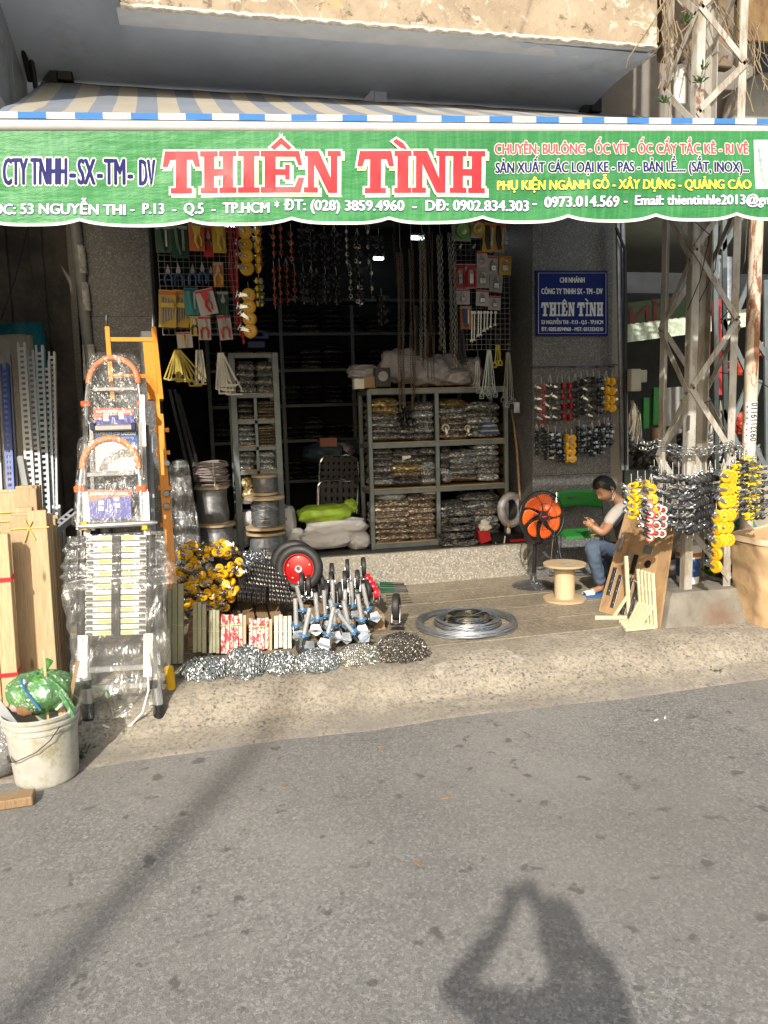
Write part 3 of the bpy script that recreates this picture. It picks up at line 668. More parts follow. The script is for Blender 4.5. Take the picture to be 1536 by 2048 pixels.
# blue plaque on the right pillar
pl = thing('blue_plaque', 'dark blue enamel company plaque with white lettering on the right granite pillar', 'sign')
PQ = 6.955
a, b, c, d = at(1072, 541, PQ), at(1215, 542, PQ), at(1216, 672, PQ), at(1073, 672, PQ)
mb = MB(); mb.poly([a, b, c, d], .02, (0, 1, 0)); mb.build('plate', mt('blue_enamel', (.006, .02, .16), .5, spec=.15, var=.1), pl, smooth=0)
def QP(u, v, l): return at(u, v, PQ-.002-l)
LW = mt('plaque_white', (.72, .74, .74), .4, var=.03)
for s, x0, x1, y, cap in (('CHI NHÁNH', 1120, 1169, 565, 10), ('CÔNG TY TNHH SX - TM - DV', 1083, 1205, 588, 11), ('53 NGUYỄN THI - P.13 - Q.5 - TP.HCM', 1083, 1206, 648, 7.5), ('ĐT: 0283.8594960 - MST: 0313324210', 1083, 1206, 662, 7.5)):
    lettering(s, x0, x1, y, cap, QP, (LW, LW), 'lettering', pl, .05)
pg = []
def small(ch, x0, x1): 
    for g in glyphs(ch, 0, 70, 0, 80): pg.append([(x0+p[0]/70*(x1-x0), 605+p[1]/80*27) for p in g])
xs = [('T', 1083, 1097), ('H', 1099, 1113), ('I', 1115, 1121), ('E', 1123, 1135), ('N', 1137, 1149), ('T', 1155, 1169), ('I', 1171, 1177), ('N', 1179, 1192), ('H', 1194, 1206)]
for c_, a_, b_ in xs: small(c_, a_, b_)
pg += [[(1125, 603), (1129, 598), (1129, 601), (1127, 604)], [(1129, 598), (1133, 603), (1131, 604), (1129, 601)], [(1170, 598), (1172, 597), (1177, 603), (1175, 603)]]
slab(pg, LW, .3, 0, 0, 0, 'lettering', pl, QP)
mb = MB()
r = [QP(1077+ (135 if i in (1, 2) else 0)+0, 546+(121 if i in (2, 3) else 0), .001) for i in range(4)]
for i in range(4): mb.bar(r[i], r[(i+1) % 4], .004, .002)
mb.build('border_line', LW, pl, smooth=0)
# ================================================================ LEFT SIDE: timber, slotted bars, ladders, bucket
FILM = m_film('clear_film', (.985, .985, .98), .03, 7, (1, 1, .5), 2.2, .035, .24)
FILMD = m_film('thick_film', (.975, .975, .96), .04, 4, (1, 1, .4), 2.4, .07, .27)
STRAPR = mt('red_strap', (.70, .03, .04), .35); STRAPY = mt('raffia_tie', (.72, .48, .14), .6); STEM = m_film('green_film', (.30, .70, .28), .12, 7, (1, 1, 1), 1.4, .30)

def plank_stack(x0, x1, ytop, ybot, Yf, n, depth, lab, tilt=.05, strap=None, rows=3):
    """n planks across (front faces), rows deep, standing upright and leaning back"""
    a, b = at(x0, ybot, Yf), at(x1, ybot, Yf); top = at(x0, ytop, Yf+tilt*1.6); z0 = min(a.z, b.z); h = top.z-z0
    r = thing('timber_bundle', lab, 'timber', 'bundles of pale timber planks', loc=(a.x, Yf, z0)); w = (b.x-a.x)/n
    for i in range(n):
        for j in range(rows):
            hh = h+rnd(-.03, .03)-(0.0 if j else .01); mb = MB(); mb.bbox((0, 0, hh/2), (w-.003, depth/rows-.003, hh), .003)
            mb.build('plank', PINE, r, loc=((i+.5)*w+rnd(-.002, .002), (j+.5)*depth/rows+rnd(-.004, .004), 0), rot=(-tilt+rnd(-.003, .003), rnd(-.004, .004)+.012, 0))
    for k, (f, m, t) in enumerate(strap or []):
        z = h*f; y = z*tan(tilt); mb = MB(); P = []
        for (px, py) in ((-.004, -.006), (n*w+.004, -.006), (n*w+.004, depth+.004), (-.004, depth+.004)): P.append(Vector((px+z*.012, py+y, z)))
        for q in range(4):
            A, B = P[q], P[(q+1) % 4]; mb.add([A-Z*t, B-Z*t*.8, B+Z*t, A+Z*t*.9], [(0, 1, 2, 3)])
        if m is STRAPY:
            c = (P[0]+P[1])/2; mb.tube([c+Vector((-.02, -.004, .05)), c, c+Vector((-.03, -.004, -.08))], .004, 5); mb.tube([c+Vector((.02, -.004, .04)), c, c+Vector((.03, -.004, -.07))], .004, 5)
        mb.build('strap', m, r, smooth=0)
    return r
plank_stack(-80, 100, 985, 1400, 5.02, 4, .16, 'tall rear bundle of pale planks behind the shorter timber bundle', .04, [(.9, STRAPY, .004), (.86, STRAPY, .003)])
plank_stack(46, 122, 1026, 1440, 4.72, 2, .14, 'bundle of pale planks with a knotted straw tie, beside the ladders', .035, [(.93, STRAPY, .004)], rows=3)
plank_stack(-60, 42, 1068, 1450, 4.55, 3, .10, 'shortest bundle of pale planks with red straps at the left edge', .03, [(.76, STRAPR, .012), (.27, STRAPR, .012)], rows=2)
plank_stack(102, 128, 1045, 1420, 4.95, 1, .3, 'single column of weathered planks at the right end of the timber', .04, None, rows=6)

# slotted angle bars
def slotted(a, b, w, mat, lab, slot=.02, pitch=.04, hole=.45, name='slotted_bar'):
    a, b = Vector(a), Vector(b); M = frame(a, b-a, (1, 0, 0)); l = (b-a).length; mb = MB(); t = .003
    n = int(l/pitch); s = w*(1-hole)/2
    for sg in (-1, 1): mb.box((sg*(w/2-s/2), 0, l/2), (s, t, l))
    for i in range(n): mb.box((0, 0, (i+.5)*pitch-slot/2), (w-2*s, t, pitch-slot))
    mb.box((w/2, w/2-.002, l/2), (t, w, l))
    return mb.build(name, mat, M=M, smooth=0, **K(lab, 'steel bar', 'slotted steel bars leaning on the left'))
LIGHTG = mt('light_grey_powder_coat', (.38, .40, .42), .5, .1, var=.12, vs=5); BLUEB = mt('blue_painted_steel', (.03, .07, .30), .45, var=.1); MIDG = mt('mid_grey_powder_coat', (.27, .30, .33), .5, .2, var=.15, vs=5)
for (xt, yt, xb, yb, w, m, lab) in (
    (42, 685, 75, 1200, .055, LIGHTG, 'tall light grey slotted bar, highest of the cluster'),
    (78, 690, 100, 1230, .055, MIDG, 'grey slotted bar with square holes right of the tallest one'),
    (103, 703, 112, 1240, .045, LIGHTG, 'rightmost slotted bar of the upright cluster'),
    (12, 705, 40, 1180, .05, MIDG, 'dark grey slotted bar behind the blue edged one'),
    (8, 727, 30, 1180, .05, BLUEB, 'blue slotted bar at the left edge of the cluster'),
    (60, 700, 88, 1200, .05, MIDG, 'plain grey bar between the tallest and the square holed one'),
    (-12, 790, 6, 1200, .05, LIGHTG, 'pale slotted bar cut off by the left edge'),
    (92, 720, 108, 1240, .05, MIDG, 'grey slotted bar behind the rightmost bar')):
    Yt = 6.0 if m is not BLUEB else 5.9
    slotted(at(xb, yb, 5.35+rnd(-.06, .06)), at(xt, yt, Yt+rnd(-.08, .08)), w, m, lab)
mb = MB(); mb.bar(at(40, 912, 5.6), at(56, 1000, 5.5), .03, .03, L=True); mb.build('steel_angle', LIGHTG, **K('short pale steel angle leaning in front of the slotted bars', 'steel bar'))
slotted(at(98, 1062, 5.1), at(150, 1020, 5.25), .05, MIDG, 'short slotted bar sticking out sideways from the timber')
slotted(at(132, 1300, 5.3), at(120, 1040, 5.6), .05, LIGHTG, 'low slotted bar standing between timber and ladders')
slotted(at(128, 1390, 5.1), at(112, 1010, 5.5), .05, MIDG, 'grey slotted bar beside the weathered planks')
# rolled sheets behind
def roll(x0, x1, yt, yb, Y, mat, name, lab, ry=.35):
    a, b = at(x0, yb, Y), at(x1, yb, Y); zt = at(x0, yt, Y).z; cx = (a.x+b.x)/2; r = (b.x-a.x)/2; mb = MB()
    def f(u, v): ang = -pi*1.2+u*2.4*pi; rr = r*(1-.06*u); return (cx+rr*sin(ang), Y+ry-rr*cos(ang)*.8, .2+v*(zt-.2)+.02*sin(ang*1.3)*v)
    mb.grid(f, 40, 6); o = mb.build(name, mat, smooth=80, **K(lab, 'roll')); md = o.modifiers.new('s', 'SOLIDIFY'); md.thickness = .004; return o
roll(-60, 95, 668, 1200, 6.1, m_film('smoky_sheet', (.75, .68, .58), .12, 3, (1, 1, .2), .5, .5), 'sheet_roll', 'translucent beige plastic sheet rolled up behind the slotted bars')
roll(-10, 122, 642, 1200, 6.45, mt('teal_sheet', (.01, .13, .17), .25, var=.2), 'sheet_roll', 'teal plastic sheet roll standing behind the beige one')

# ---- bucket with rubbish
B0 = gz(83, 1580, 0.004); BC = Vector((B0.x, B0.y+.17, 0))
def mat_bucket():
    m = mt('stained_white_bucket', (.50, .49, .45), .6, var=.2, vs=9, bs=40, bd=.0015, dirt=(.30, .28, .18), df=.47, ds=9); return m
bk = thing('bucket', 'stained white plastic bucket full of rubbish beside the timber', 'bucket', M=frame(BC, Vector((-.01, -.03, 1)), (1, 0, 0)))
mb = MB(); mb.lathe([(.001, .01), (.150, .0), (.158, .008), (.160, .02), (.178, .30), (.186, .302), (.187, .315), (.181, .318), (.183, .335), (.192, .337), (.193, .352), (.185, .354), (.187, .368), (.197, .372), (.199, .388), (.190, .392), (.180, .38), (.150, .04), (.001, .03)], n=48); mb.build('bucket_body', mat_bucket(), bk, smooth=50)
mb = MB(); P = [Vector((.17*cos(t)*-1+.02, -.19-.03*sin(t), .30-.16*sin(t)+.035*cos(t))) for t in [i*pi/14 for i in range(15)]]
P = [Vector((-.155, -.10, .18)), Vector((-.13, -.155, .175)), Vector((-.10, -.175, .185)), Vector((0, -.20, .23)), Vector((.07, -.19, .28)), Vector((.12, -.16, .34))]
mb.tube(P, .0028, 6); mb.tube([P[0]*1.02, P[1]*1.03], .008, 8); mb.build('bucket_handle', mt('rusty_wire', (.08, .06, .05), .6, .4), bk)
mb = MB()
def bagf(u, v):
    a = u*2*pi; p = pi*v; r = .165*sin(p)**.75; x = r*cos(a)*1.0; y = r*sin(a)*.95; z = .33+.10*cos(p*1.0)*-1+.13+.0
    n = noise.noise(Vector((cos(a)*2, sin(a)*2, v*4)))*.018+.005*sin(a*17+v*3)
    return (x*(1+n*3), y*(1+n*3), .37+.105*(1-cos(p))/1+n*.8)
mb.grid(bagf, 60, 26, closed_u=True)
bg_ = mb.build('rubbish_bag', STEM, smooth=80, M=Matrix.Translation(BC), **K('knotted green plastic bag of rubbish on top of the bucket', 'bag'))
mb = MB(); mb.tube([(0.02, 0, .56), (.035, .0, .595), (.06, 0, .64)], [.03, .014, .022], 8); mb.grid(lambda u, v: (.0+.17*v+.015*sin(u*9), -.05-.1*v*(1-u)-.05*u, .58-.22*v*v+.05*u*v), 10, 10); mb.build('bag_knot', STEM, bg_, smooth=80)
for k in range(34):
    mb = MB(); c = Vector((rnd(-.11, .11), rnd(-.12, .1), rnd(.39, .52))); s_ = rnd(.03, .055)
    mb.lathe([(.001, -s_), (s_*.8, -s_*.5), (s_, 0), (s_*.7, s_*.6), (.001, s_)], n=7)
    m = (REDP, WHITEP, mt('rubbish_brown', (.25, .13, .06), .7), mt('rubbish_lime', (.45, .55, .1), .6), mt('rubbish_pink', (.55, .3, .3), .6))[k % 5]
    mb.build('rubbish', m, bg_, loc=c, rot=(rnd(0, 3), rnd(0, 3), 0))
mb = MB(); mb.tube([(-.06, -.13, .60), (-.04, -.15, .54), (0, -.16, .48), (.03, -.17, .43)], .006, 6); mb.build('drinking_straw', mt('blue_straw', (.03, .15, .35), .4), M=Matrix.Translation(BC), **K('dark blue ribbon lying over the green rubbish bag', 'ribbon'))
for (dx, l, w, lean, nm, m) in ((.12, .34, .02, .25, 'wooden_offcut', PALLETW), (.10, .22, .035, .1, 'wooden_offcut', PINE), (.04, .42, .012, .02, 'wooden_stick', PINE)):
    mb = MB(); mb.box((0, 0, l/2), (w, .008, l)); mb.build(nm, m, M=Matrix.Translation(BC+Vector((dx, -.08+dx*.4, .30))) @ Matrix.Rotation(lean, 4, 'Y'), smooth=0, **K({.12: 'thin brown stick leaning out of the bucket towards the ladder', .10: 'short pale wooden offcut standing in the bucket', .04: 'long narrow pale stick rising behind the rubbish bag'}[dx], 'wood'))
mb = MB(); mb.box((-.17, -.06, .40), (.05, .006, .16), Matrix.Rotation(-.5, 3, 'Y')); mb.build('plastic_strip', LIGHTG, M=Matrix.Translation(BC), smooth=0, **K('grey plastic strip sticking out at the left of the bucket', 'plastic strip'))
# grey rubbish bag on the left edge, block of wood
c = gz(-30, 1590, 0); mb = MB()
mb.grid(lambda u, v: (c.x+.0+.17*sin(pi*v)**.7*cos(u*2*pi)*(1+.12*noise.noise(Vector((u*6, v*5, 0)))), c.y+.22+.16*sin(pi*v)**.7*sin(u*2*pi), .17-.165*cos(pi*v)+.02*noise.noise(Vector((u*8, v*8, 1)))), 50, 24, closed_u=True)
mb.build('grey_bag', m_film('grey_bag_film', (.45, .45, .47), .2, 9, (1, 1, 1), .9, .6), smooth=80, **K('crumpled grey plastic bag left of the bucket', 'bag'))
a = gz(-30, 1622, 0); b = gz(62, 1612, 0)
mb = MB(); mb.bbox(((a.x+b.x)/2-.02, (a.y+b.y)/2+.03, .026), (b.x-a.x+.06, .10, .048), .006, Matrix.Rotation(.05, 3, 'Z')); mb.build('wood_block', PALLETW, **K('flat offcut of wood lying on the road in front of the bucket', 'wood'))
# weeds
def weeds(c, n, s, lab, rad=.06):
    mb = MB()
    for k in range(n):
        a = rnd(0, 2*pi); r = rnd(0, rad); p = Vector(c)+Vector((r*cos(a), r*sin(a), 0)); l = s*rnd(.5, 1.2); d = Vector((cos(a+rnd(-1, 1)), sin(a+rnd(-1, 1)), rnd(.5, 1.6))).normalized()*l
        sd_ = Vector((d.y, -d.x, 0)).normalized()*s*.07; mb.add([p-sd_*.6, p+sd_*.6, p+d*.6+sd_, p+d+Vector((0, 0, -l*.2)), p+d*.6-sd_], [(0, 1, 2, 3, 4)])
    mb.build('grass_tuft', mt('weed_green', (.045, .11, .02), .6, var=.4, vs=30), smooth=0, label=lab, category='weed', kind='stuff')
weeds(gz(160, 1510, .01), 90, .075, 'tuft of green weeds growing at the kerb behind the bucket', .07); weeds(gz(1432, 1345, .02), 60, .05, 'small green weed growing out of the kerb on the right', .035); weeds(gz(163, 1480, .03), 60, .06, 'weeds in the shaded crack under the telescopic ladder', .05)

# ---- ladders
def shrink_wrap(p0, p1, w0, w1, d, mat, name, parent, seed, nu=64, nv=60, label=None, flare=.02, xh=(1, 0, 0)):
    M = frame(p0, Vector(p1)-Vector(p0), xh); l = (Vector(p1)-Vector(p0)).length; mb = MB()
    def f(u, v):
        a = u*2*pi; w = w0+(w1-w0)*v; ca, sa = cos(a), sin(a); e = .45
        x = w/2*math.copysign(abs(ca)**e, ca); y = d/2*math.copysign(abs(sa)**e, sa)
        n = noise.noise(Vector((ca*2.5, sa*2.5, v*9+seed)))*flare+noise.noise(Vector((ca*6, sa*6, v*14+seed)))*flare*.35+noise.noise(Vector((ca*1.2, sa*1.2, v*3+seed)))*flare*1.3
        cl = min(1, (1-v)*14)**.5 if seed % 2 else 1
        return ((x*(.55+.45*cl)*(1+n*3)), y*(1+n*6)*(.3+.7*cl), v*l)
    mb.grid(f, nu, nv, closed_u=True); o = mb.build(name, mat, parent, smooth=80, M=M)
    return o
def rung_ladder(P, Q, w, depth=.05): pass
def telescopic(xl, xr, yt, yb, Y, n, lab, caution, lean, legs=None):
    a, b = at(xl, yb, Y), at(xr, yb, Y); t = at(xl, yt, Y+lean); h = (t-a).length; w = b.x-a.x
    T = thing('telescopic_ladder', lab, 'ladder', 'folded telescopic ladders wrapped in clear film', M=frame(a+Vector((w/2, 0, 0)), t-a, (1, -.03, 0)))
    p = h/n
    for i in range(n):
        mb = MB(); mb.bbox((0, 0, (i+.5)*p), (w*.82, .05, p*.86), .004); r = mb.build('rung', mt('white_aluminium', (.64, .64, .62), .38, .15, var=.06), T)
        for sg in (-1, 1):
            mb = MB(); mb.bbox((sg*w*.355, -.028, (i+.45)*p), (.036, .012, p*.42), .003); mb.build('latch', mt('grey_latch', (.09, .09, .09), .5), r)
        if i % 2 == caution:
            mb = MB(); mb.add([(-w*.24, -.0262, (i+.28)*p), (-.03, -.0262, (i+.28)*p), (-.03, -.0262, (i+.8)*p), (-w*.24, -.0262, (i+.8)*p)], [(0, 1, 2, 3)]); mb.add([(.03, -.0262, (i+.3)*p), (w*.24, -.0262, (i+.3)*p), (w*.24, -.0262, (i+.82)*p), (.03, -.0262, (i+.82)*p)], [(0, 1, 2, 3)])
            mb.build('warning_sticker', mt('yellow_sticker', (.72, .66, .14), .5), r, smooth=0)
    for sg in (-1, 1):
        mb = MB(); prof = []
        for i in range(n): prof += [(.030, i*p), (.030, i*p+p*.9), (.026, i*p+p*.92), (.026, i*p+p*.98)]
        mb.lathe(prof, c=(sg*w*.46, .0, 0), n=14); mb.build('collar_stack', BPLAST, T)
    mb = MB(); mb.bbox((0, -.03, h*.5), (.05, .012, h*.98), .003); mb.build('velcro_strap', BLACKM, T)
    if legs: 
        for sg, (lx, ly, st) in zip((-1, 1), legs):
            q = at(lx, ly, Y-.06); L0 = T.matrix_world.inverted() @ q if False else frame(a+Vector((w/2, 0, 0)), t-a, (1, -.03, 0)).inverted() @ q
            x = sg*w*.44; top = Vector((x, 0, -.005)); mb = MB(); mb.tube([top, Vector((L0.x, 0, L0.z+.07))], .031, 16); leg = mb.build('leg', ALU, T)
            mb = MB(); mb.tube([Vector((L0.x, 0, L0.z+.10)), Vector((L0.x, 0, L0.z))], [.036, .035], 16); mb.tube([Vector((x+(L0.x-x)*.45, 0, L0.z*.52)), Vector((x+(L0.x-x)*.52, 0, L0.z*.52-.05))], .037, 16); mb.build('rubber_foot', BPLAST, leg)
            mb = MB(); mb.add([(x-.026, -.034, -.03), (x+.026, -.034, -.03), (x+.024, -.034, L0.z*.48), (x-.028, -.034, L0.z*.48)], [(0, 1, 2, 3)]); mb.box((x, -.02, L0.z*.23), (.056, .02, -L0.z*.5)); mb.build('printed_label', mt('ladder_label', (.70, .66, .62), .5, var=.1, vs=30, dirt=(.5, .25, .22), df=.56, ds=40), leg, smooth=0)
        for zf in (.40, .62):
            zz = zf*(frame(a+Vector((w/2, 0, 0)), t-a, (1, -.03, 0)).inverted() @ at(legs[0][0], legs[0][1], Y-.06)).z
            mb = MB(); mb.bbox((0.0, 0, zz), (w*.86, .03, .035), .004, Matrix.Rotation(-.03, 3, 'Y')); mb.build('rung', ALU, T)
    return T
T2 = telescopic(158, 307, 1160, 1277, 4.72, 10, 'lower telescopic ladder with silver legs and black feet standing on the kerb', 0, .04, [((176), 1440, 0), ((318), 1440, 0)])
T1 = telescopic(160, 308, 1075, 1170, 4.79, 8, 'upper telescopic ladder stack just above the lower one', 1, .05)
F1 = shrink_wrap(at(240, 1425, 4.70), at(234, 1150, 4.78), .50, .60, .20, FILMD, 'plastic_wrap', None, 3, flare=.035); F1['label'] = 'crumpled clear plastic wrapped round the lower telescopic ladder'; F1['category'] = 'plastic wrap'
F2 = shrink_wrap(at(238, 1175, 4.80), at(232, 1068, 4.86), .64, .56, .19, FILMD, 'plastic_wrap', None, 8, flare=.04); F2['label'] = 'clear plastic bag round the upper telescopic ladder stack'; F2['category'] = 'plastic wrap'
mb = MB(); mb.tube([at(x, y, 4.60) for x, y in ((288, 1300), (296, 1340), (297, 1380), (285, 1425), (262, 1450), (235, 1462), (205, 1450))], .006, 6); mb.build('plastic_rope', WHITEP, **K('thin white plastic cord looping down beside the lower ladder leg', 'cord'))

HOOPM = mt('orange_foam_grip', (.62, .20, .07), .55, var=.15, bs=60, bd=.001)
def step_ladder(cx, hw, ytop, yh, ybase, Y, lean, lab, card):
    """front A-ladder seen from the front: cx centre, hw half width in pixels at the hoop"""
    T = thing('step_ladder', lab, 'ladder', 'aluminium step ladders with orange hoop handles')
    P = lambda x, y: at(x, y, Y+lean*(ybase-y)/(ybase-ytop))
    pts = [P(cx-hw, yh)]
    for i in range(15): a = pi-pi*i/14; pts.append(P(cx+hw*cos(a), ytop+(hw*.98)*(1-sin(a))*1.05+4))
    pts.append(P(cx+hw, yh)); mb = MB(); mb.tube(pts, .021, 12); mb.build('handle_grip', HOOPM, T)
    for sg in (-1, 1):
        x = cx+sg*hw; mb = MB(); mb.tube([P(x, yh-4), P(x+sg*4, yh+28), P(x+sg*9, ybase)], .013, 10); mb.tube([P(x+sg*10, yh+60)+Vector((0, .06, 0)), P(x+sg*13, ybase)+Vector((0, .07, 0))], .012, 8); mb.build('side_rail', ALU, T)
        mb = MB(); q = P(x+sg*6, yh+40); mb.bbox(q+Vector((0, .02, 0)), (.062, .07, .042), .006); mb.build('rail_clamp', ORG, T)
    for k, y in enumerate((yh+10, yh+75, yh+140)):
        if y > ybase-10: break
        mb = MB(); a, b = P(cx-hw+8, y), P(cx+hw-8, y); mb.bbox((a+b)/2+Vector((0, .05, 0)), (b.x-a.x, .10, .028), .004); mb.build('step', ALU, T)
    x0, x1, y0, y1, kind = card; c = lambda x, y: P(x, y)+Vector((0, -.035, 0)); pc = lambda u, v, l: c(u, v)+Vector((0, -.001-l, 0))
    mb = MB(); mb.poly([c(x0, y0), c(x1, y0+2), c(x1+2, y1), c(x0+6, y1)], .004, (0, 1, 0)); cd = mb.build('cardboard_sleeve', mt('card_blue', (.05, .055, .28), .35) if kind == 'red' else mt('card_sky', (.02, .10, .36), .35), T, smooth=0)
    if kind == 'red':
        mb = MB(); mb.add([pc(x0, y0, 0), pc(x1, y0+2, 0), pc(x1, y0+14, 0), pc((x0+x1)/2, y0+15, 0), pc(x0+3, y0+26, 0)], [(0, 1, 2, 3, 4)]); mb.build('printed_band', mt('card_red', (.72, .12, .06), .35), cd, smooth=0)
        lettering('ALUMINUM STEP LADDERS', x0+6, x1-5, y0+11, 6, pc, (WH, WH), 'lettering', cd, .02, d=.0015)
        for (ux, uy) in ((.32, .45), (.32, .65), (.68, .32), (.70, .55)):
            mb = MB(); X, Yy = x0+(x1-x0)*ux, y0+(y1-y0)*uy; mb.add([pc(X-5, Yy-4, .001), pc(X+5, Yy-4, .001), pc(X+5, Yy+4, .001), pc(X-5, Yy+4, .001)], [(0, 1, 2, 3)]); mb.build('printed_icon', SHADOWP, cd, smooth=0)
        mb = MB(); X = x0+(x1-x0)*.5; 
        for sgn in (-2.2, 2.2): mb.bar(pc(X+sgn*.7, y0+19, .001), pc(X+sgn*1.5, y0+45, .001), .0035, .001)
        for q in range(4): mb.bar(pc(X-2.5, y0+24+q*6, .001), pc(X+2.5, y0+24+q*6, .001), .0025, .001)
        mb.bar(pc(X+2, y0+20, .001), pc(X+9, y0+45, .001), .0025, .001)
        mb.build('printed_ladder', mt('card_pale', (.6, .6, .7), .4), cd, smooth=0)
    else:
        mb = MB(); mb.add([pc(x0+2, y0+22, 0), pc(x0+25, y0+16, 0), pc(x1-25, y0+20, 0), pc(x1-2, y0+30, 0), pc(x1-2, y1-2, 0), pc(x0+6, y1-2, 0)], [(0, 1, 2, 3, 4, 5)]); mb.build('printed_band', WH, cd, smooth=0)
        lettering('ALUMINUM STEP LADDERS', x0+3, x1-4, y0+11, 6.5, pc, (WH, WH), 'lettering', cd, .02, d=.0015)
        lettering('Aluminium Ladder Design', x0+45, x1-8, y0+17, 2.6, pc, (WH, WH), 'lettering', cd, .0, d=.0015)
    return T, P
SB, PB = step_ladder(227, 50, 712, 768, 1060, 5.35, .55, 'rear step ladder with the higher orange hoop and a red and blue card', (187, 268, 815, 850, 'red'))
mb = MB(); c0 = PB(222, 900)+Vector((0, -.07, 0)); q = thing('step_ladder', 'silver step ladder with a blue and white card between the two orange hoops', 'ladder')
pc2 = lambda x, y, l=0.: at(x, y, 5.22)+Vector((0, -l, 0))
mb.poly([pc2(186, 858), pc2(276, 862), pc2(276, 950), pc2(184, 950)], .004, (0, 1, 0)); cd = mb.build('cardboard_sleeve', mt('card_sky', (.02, .10, .36), .35), q, smooth=0)
mb = MB(); mb.add([pc2(190, 880, .002), pc2(215, 876, .002), pc2(250, 882, .002), pc2(274, 892, .002), pc2(274, 948, .002), pc2(188, 948, .002)], [(0, 1, 2, 3, 4, 5)]); mb.build('printed_band', WH, cd, smooth=0)
lettering('ALUMINUM STEP LADDERS', 188, 272, 870, 6, lambda u, v, l: pc2(u, v, l), (WH, WH), 'lettering', cd, .02, d=.002)
lettering('Aluminium Ladder Design', 238, 268, 876, 2.4, lambda u, v, l: pc2(u, v, l), (WH, WH), 'lettering', cd, .0, d=.002)
for sx in (183, 281): mb = MB(); mb.bar(pc2(sx, 845), pc2(sx+4, 1060), .022, .04); mb.build('side_rail', ALU, q)
mb = MB(); a, b = pc2(186, 855), pc2(268, 855); mb.bbox((a+b)/2, (b.x-a.x, .09, .04), .008); mb.build('top_step', ALU, q)
for sx in (187, 268): mb = MB(); mb.bbox(pc2(sx, 853), (.03, .1, .05), .006); mb.build('end_cap', mt('navy_plastic', (.02, .03, .10), .4), q)
SF, PF = step_ladder(221, 56, 873, 938, 1060, 4.93, .15, 'front step ladder with the lower orange hoop and a large red and blue card', (176, 262, 978, 1036, 'red'))
q = thing('aluminium_ladder', 'aluminium ladder section with yellow clamps lying across above the telescopic ladders', 'ladder')
for x in (172, 292): mb = MB(); mb.bar(at(x, 985, 5.0), at(x+3, 1078, 4.9), .035, .03); mb.build('side_rail', mt('white_aluminium', (.8, .8, .78), .38, .15), q); mb = MB(); mb.bbox(at(x-2, 1051, 4.88), (.032, .06, .05), .004); mb.build('yellow_clamp', YEL, q)
mb = MB(); mb.tube([at(155, 1053, 4.86), at(165, 1053, 4.86), at(303, 1046, 4.86), at(315, 1045, 4.86)], [.008, .017, .017, .008], 10); mb.build('cross_bar', ALU, q)
mb = MB(); mb.bar(at(190, 1040, 4.95), at(285, 1036, 4.95), .02, .03); mb.build('step', ALU, q)
for (p0, p1, w0, w1, d, seed, lab) in ((PB(226, 860), PB(227, 708), .42, .34, .13, 5, 'clear film over the rear orange hoop ladder'), (PF(221, 1050), PF(221, 868), .44, .36, .14, 7, 'clear film over the front orange hoop ladder')):
    o = shrink_wrap(p0, p1, w0, w1, d, FILM, 'plastic_wrap', None, seed, flare=.02); o['label'] = lab; o['category'] = 'plastic wrap'
# long telescoping rails standing behind on the right of the ladders
for k, (x0, x1, yt, m) in enumerate(((284, 303, 790, ALU), (293, 309, 850, DSTEEL), (300, 316, 870, MIDG), (158, 160, 960, DSTEEL))):
    mb = MB(); mb.bar(at(x0, yt, 5.6), at(x1, 1330, 5.0), .03, .045, L=True, t=.004); mb.build('ladder_rail', m, **K(('pale aluminium rail standing right of the orange hoops', 'dark rail wrapped in film right of the hoops', 'grey rail next to the yellow ladder', 'dark rail on the left of the front orange hoop')[k], 'rail'))
# yellow-orange ladder
OY = mt('orange_yellow_ladder', (.78, .30, .03), .4, .1, var=.1, vs=5, dirt=(.35, .2, .08), df=.66, ds=14)
q = thing('orange_ladder', 'tall orange yellow steel ladder leaning on the left granite pillar', 'ladder')
PL = lambda x, y: at(x, y, 6.25-.75*(y-640)/560)
for (x0, x1) in ((214, 225), (307, 322)):
    mb = MB(); mb.bar(PL(x0, 656), PL(x1+ (0 if x0 < 300 else 0), 800 if x0 < 300 else 800), .032, .05); mb.build('side_rail', OY, q)
    mb = MB(); mb.tube([PL(x0, 660), PL(x0-.5, 640), PL(x0-1, 630)], [.014, .013, .006], 8); mb.build('rail_tip', CHROME, q)
for y in (679, 752): mb = MB(); mb.bar(PL(218, y), PL(308, y), .028, .03); mb.build('rung', OY, q)
mb = MB(); mb.bar(PL(313, 790), PL(340, 1180), .035, .05); mb.build('side_rail', OY, q)
mb = MB(); mb.bar(PL(296, 686), PL(306, 800), .075, .03); mb.build('flat_brace', OY, q)
mb = MB(); mb.bar(PL(322, 830), PL(350, 1175), .03, .05); mb.build('side_rail', OY, q)
for y in (860, 905, 975, 1050, 1120): mb = MB(); mb.bar(PL(306+(y-800)*.06, y), PL(338+(y-860)*.05, y), .03, .03); mb.build('rung', OY, q)
for y in (925, 985, 1010): mb = MB(); mb.lathe([(.02, -.03), (.024, 0), (.02, .03)], PL(334, y)+Vector((.0, -.05, 0)), 'Y', 12); mb.build('hinge_knob', GALV, q)
mb = MB(); mb.bbox(PL(293, 668)+Vector((0, .12, 0)), (.09, .09, .06), .008); mb.build('junction_box', mt('grey_box_plastic', (.12, .12, .12), .5), **K('small dark electrical box on the left granite pillar', 'electrical box'))
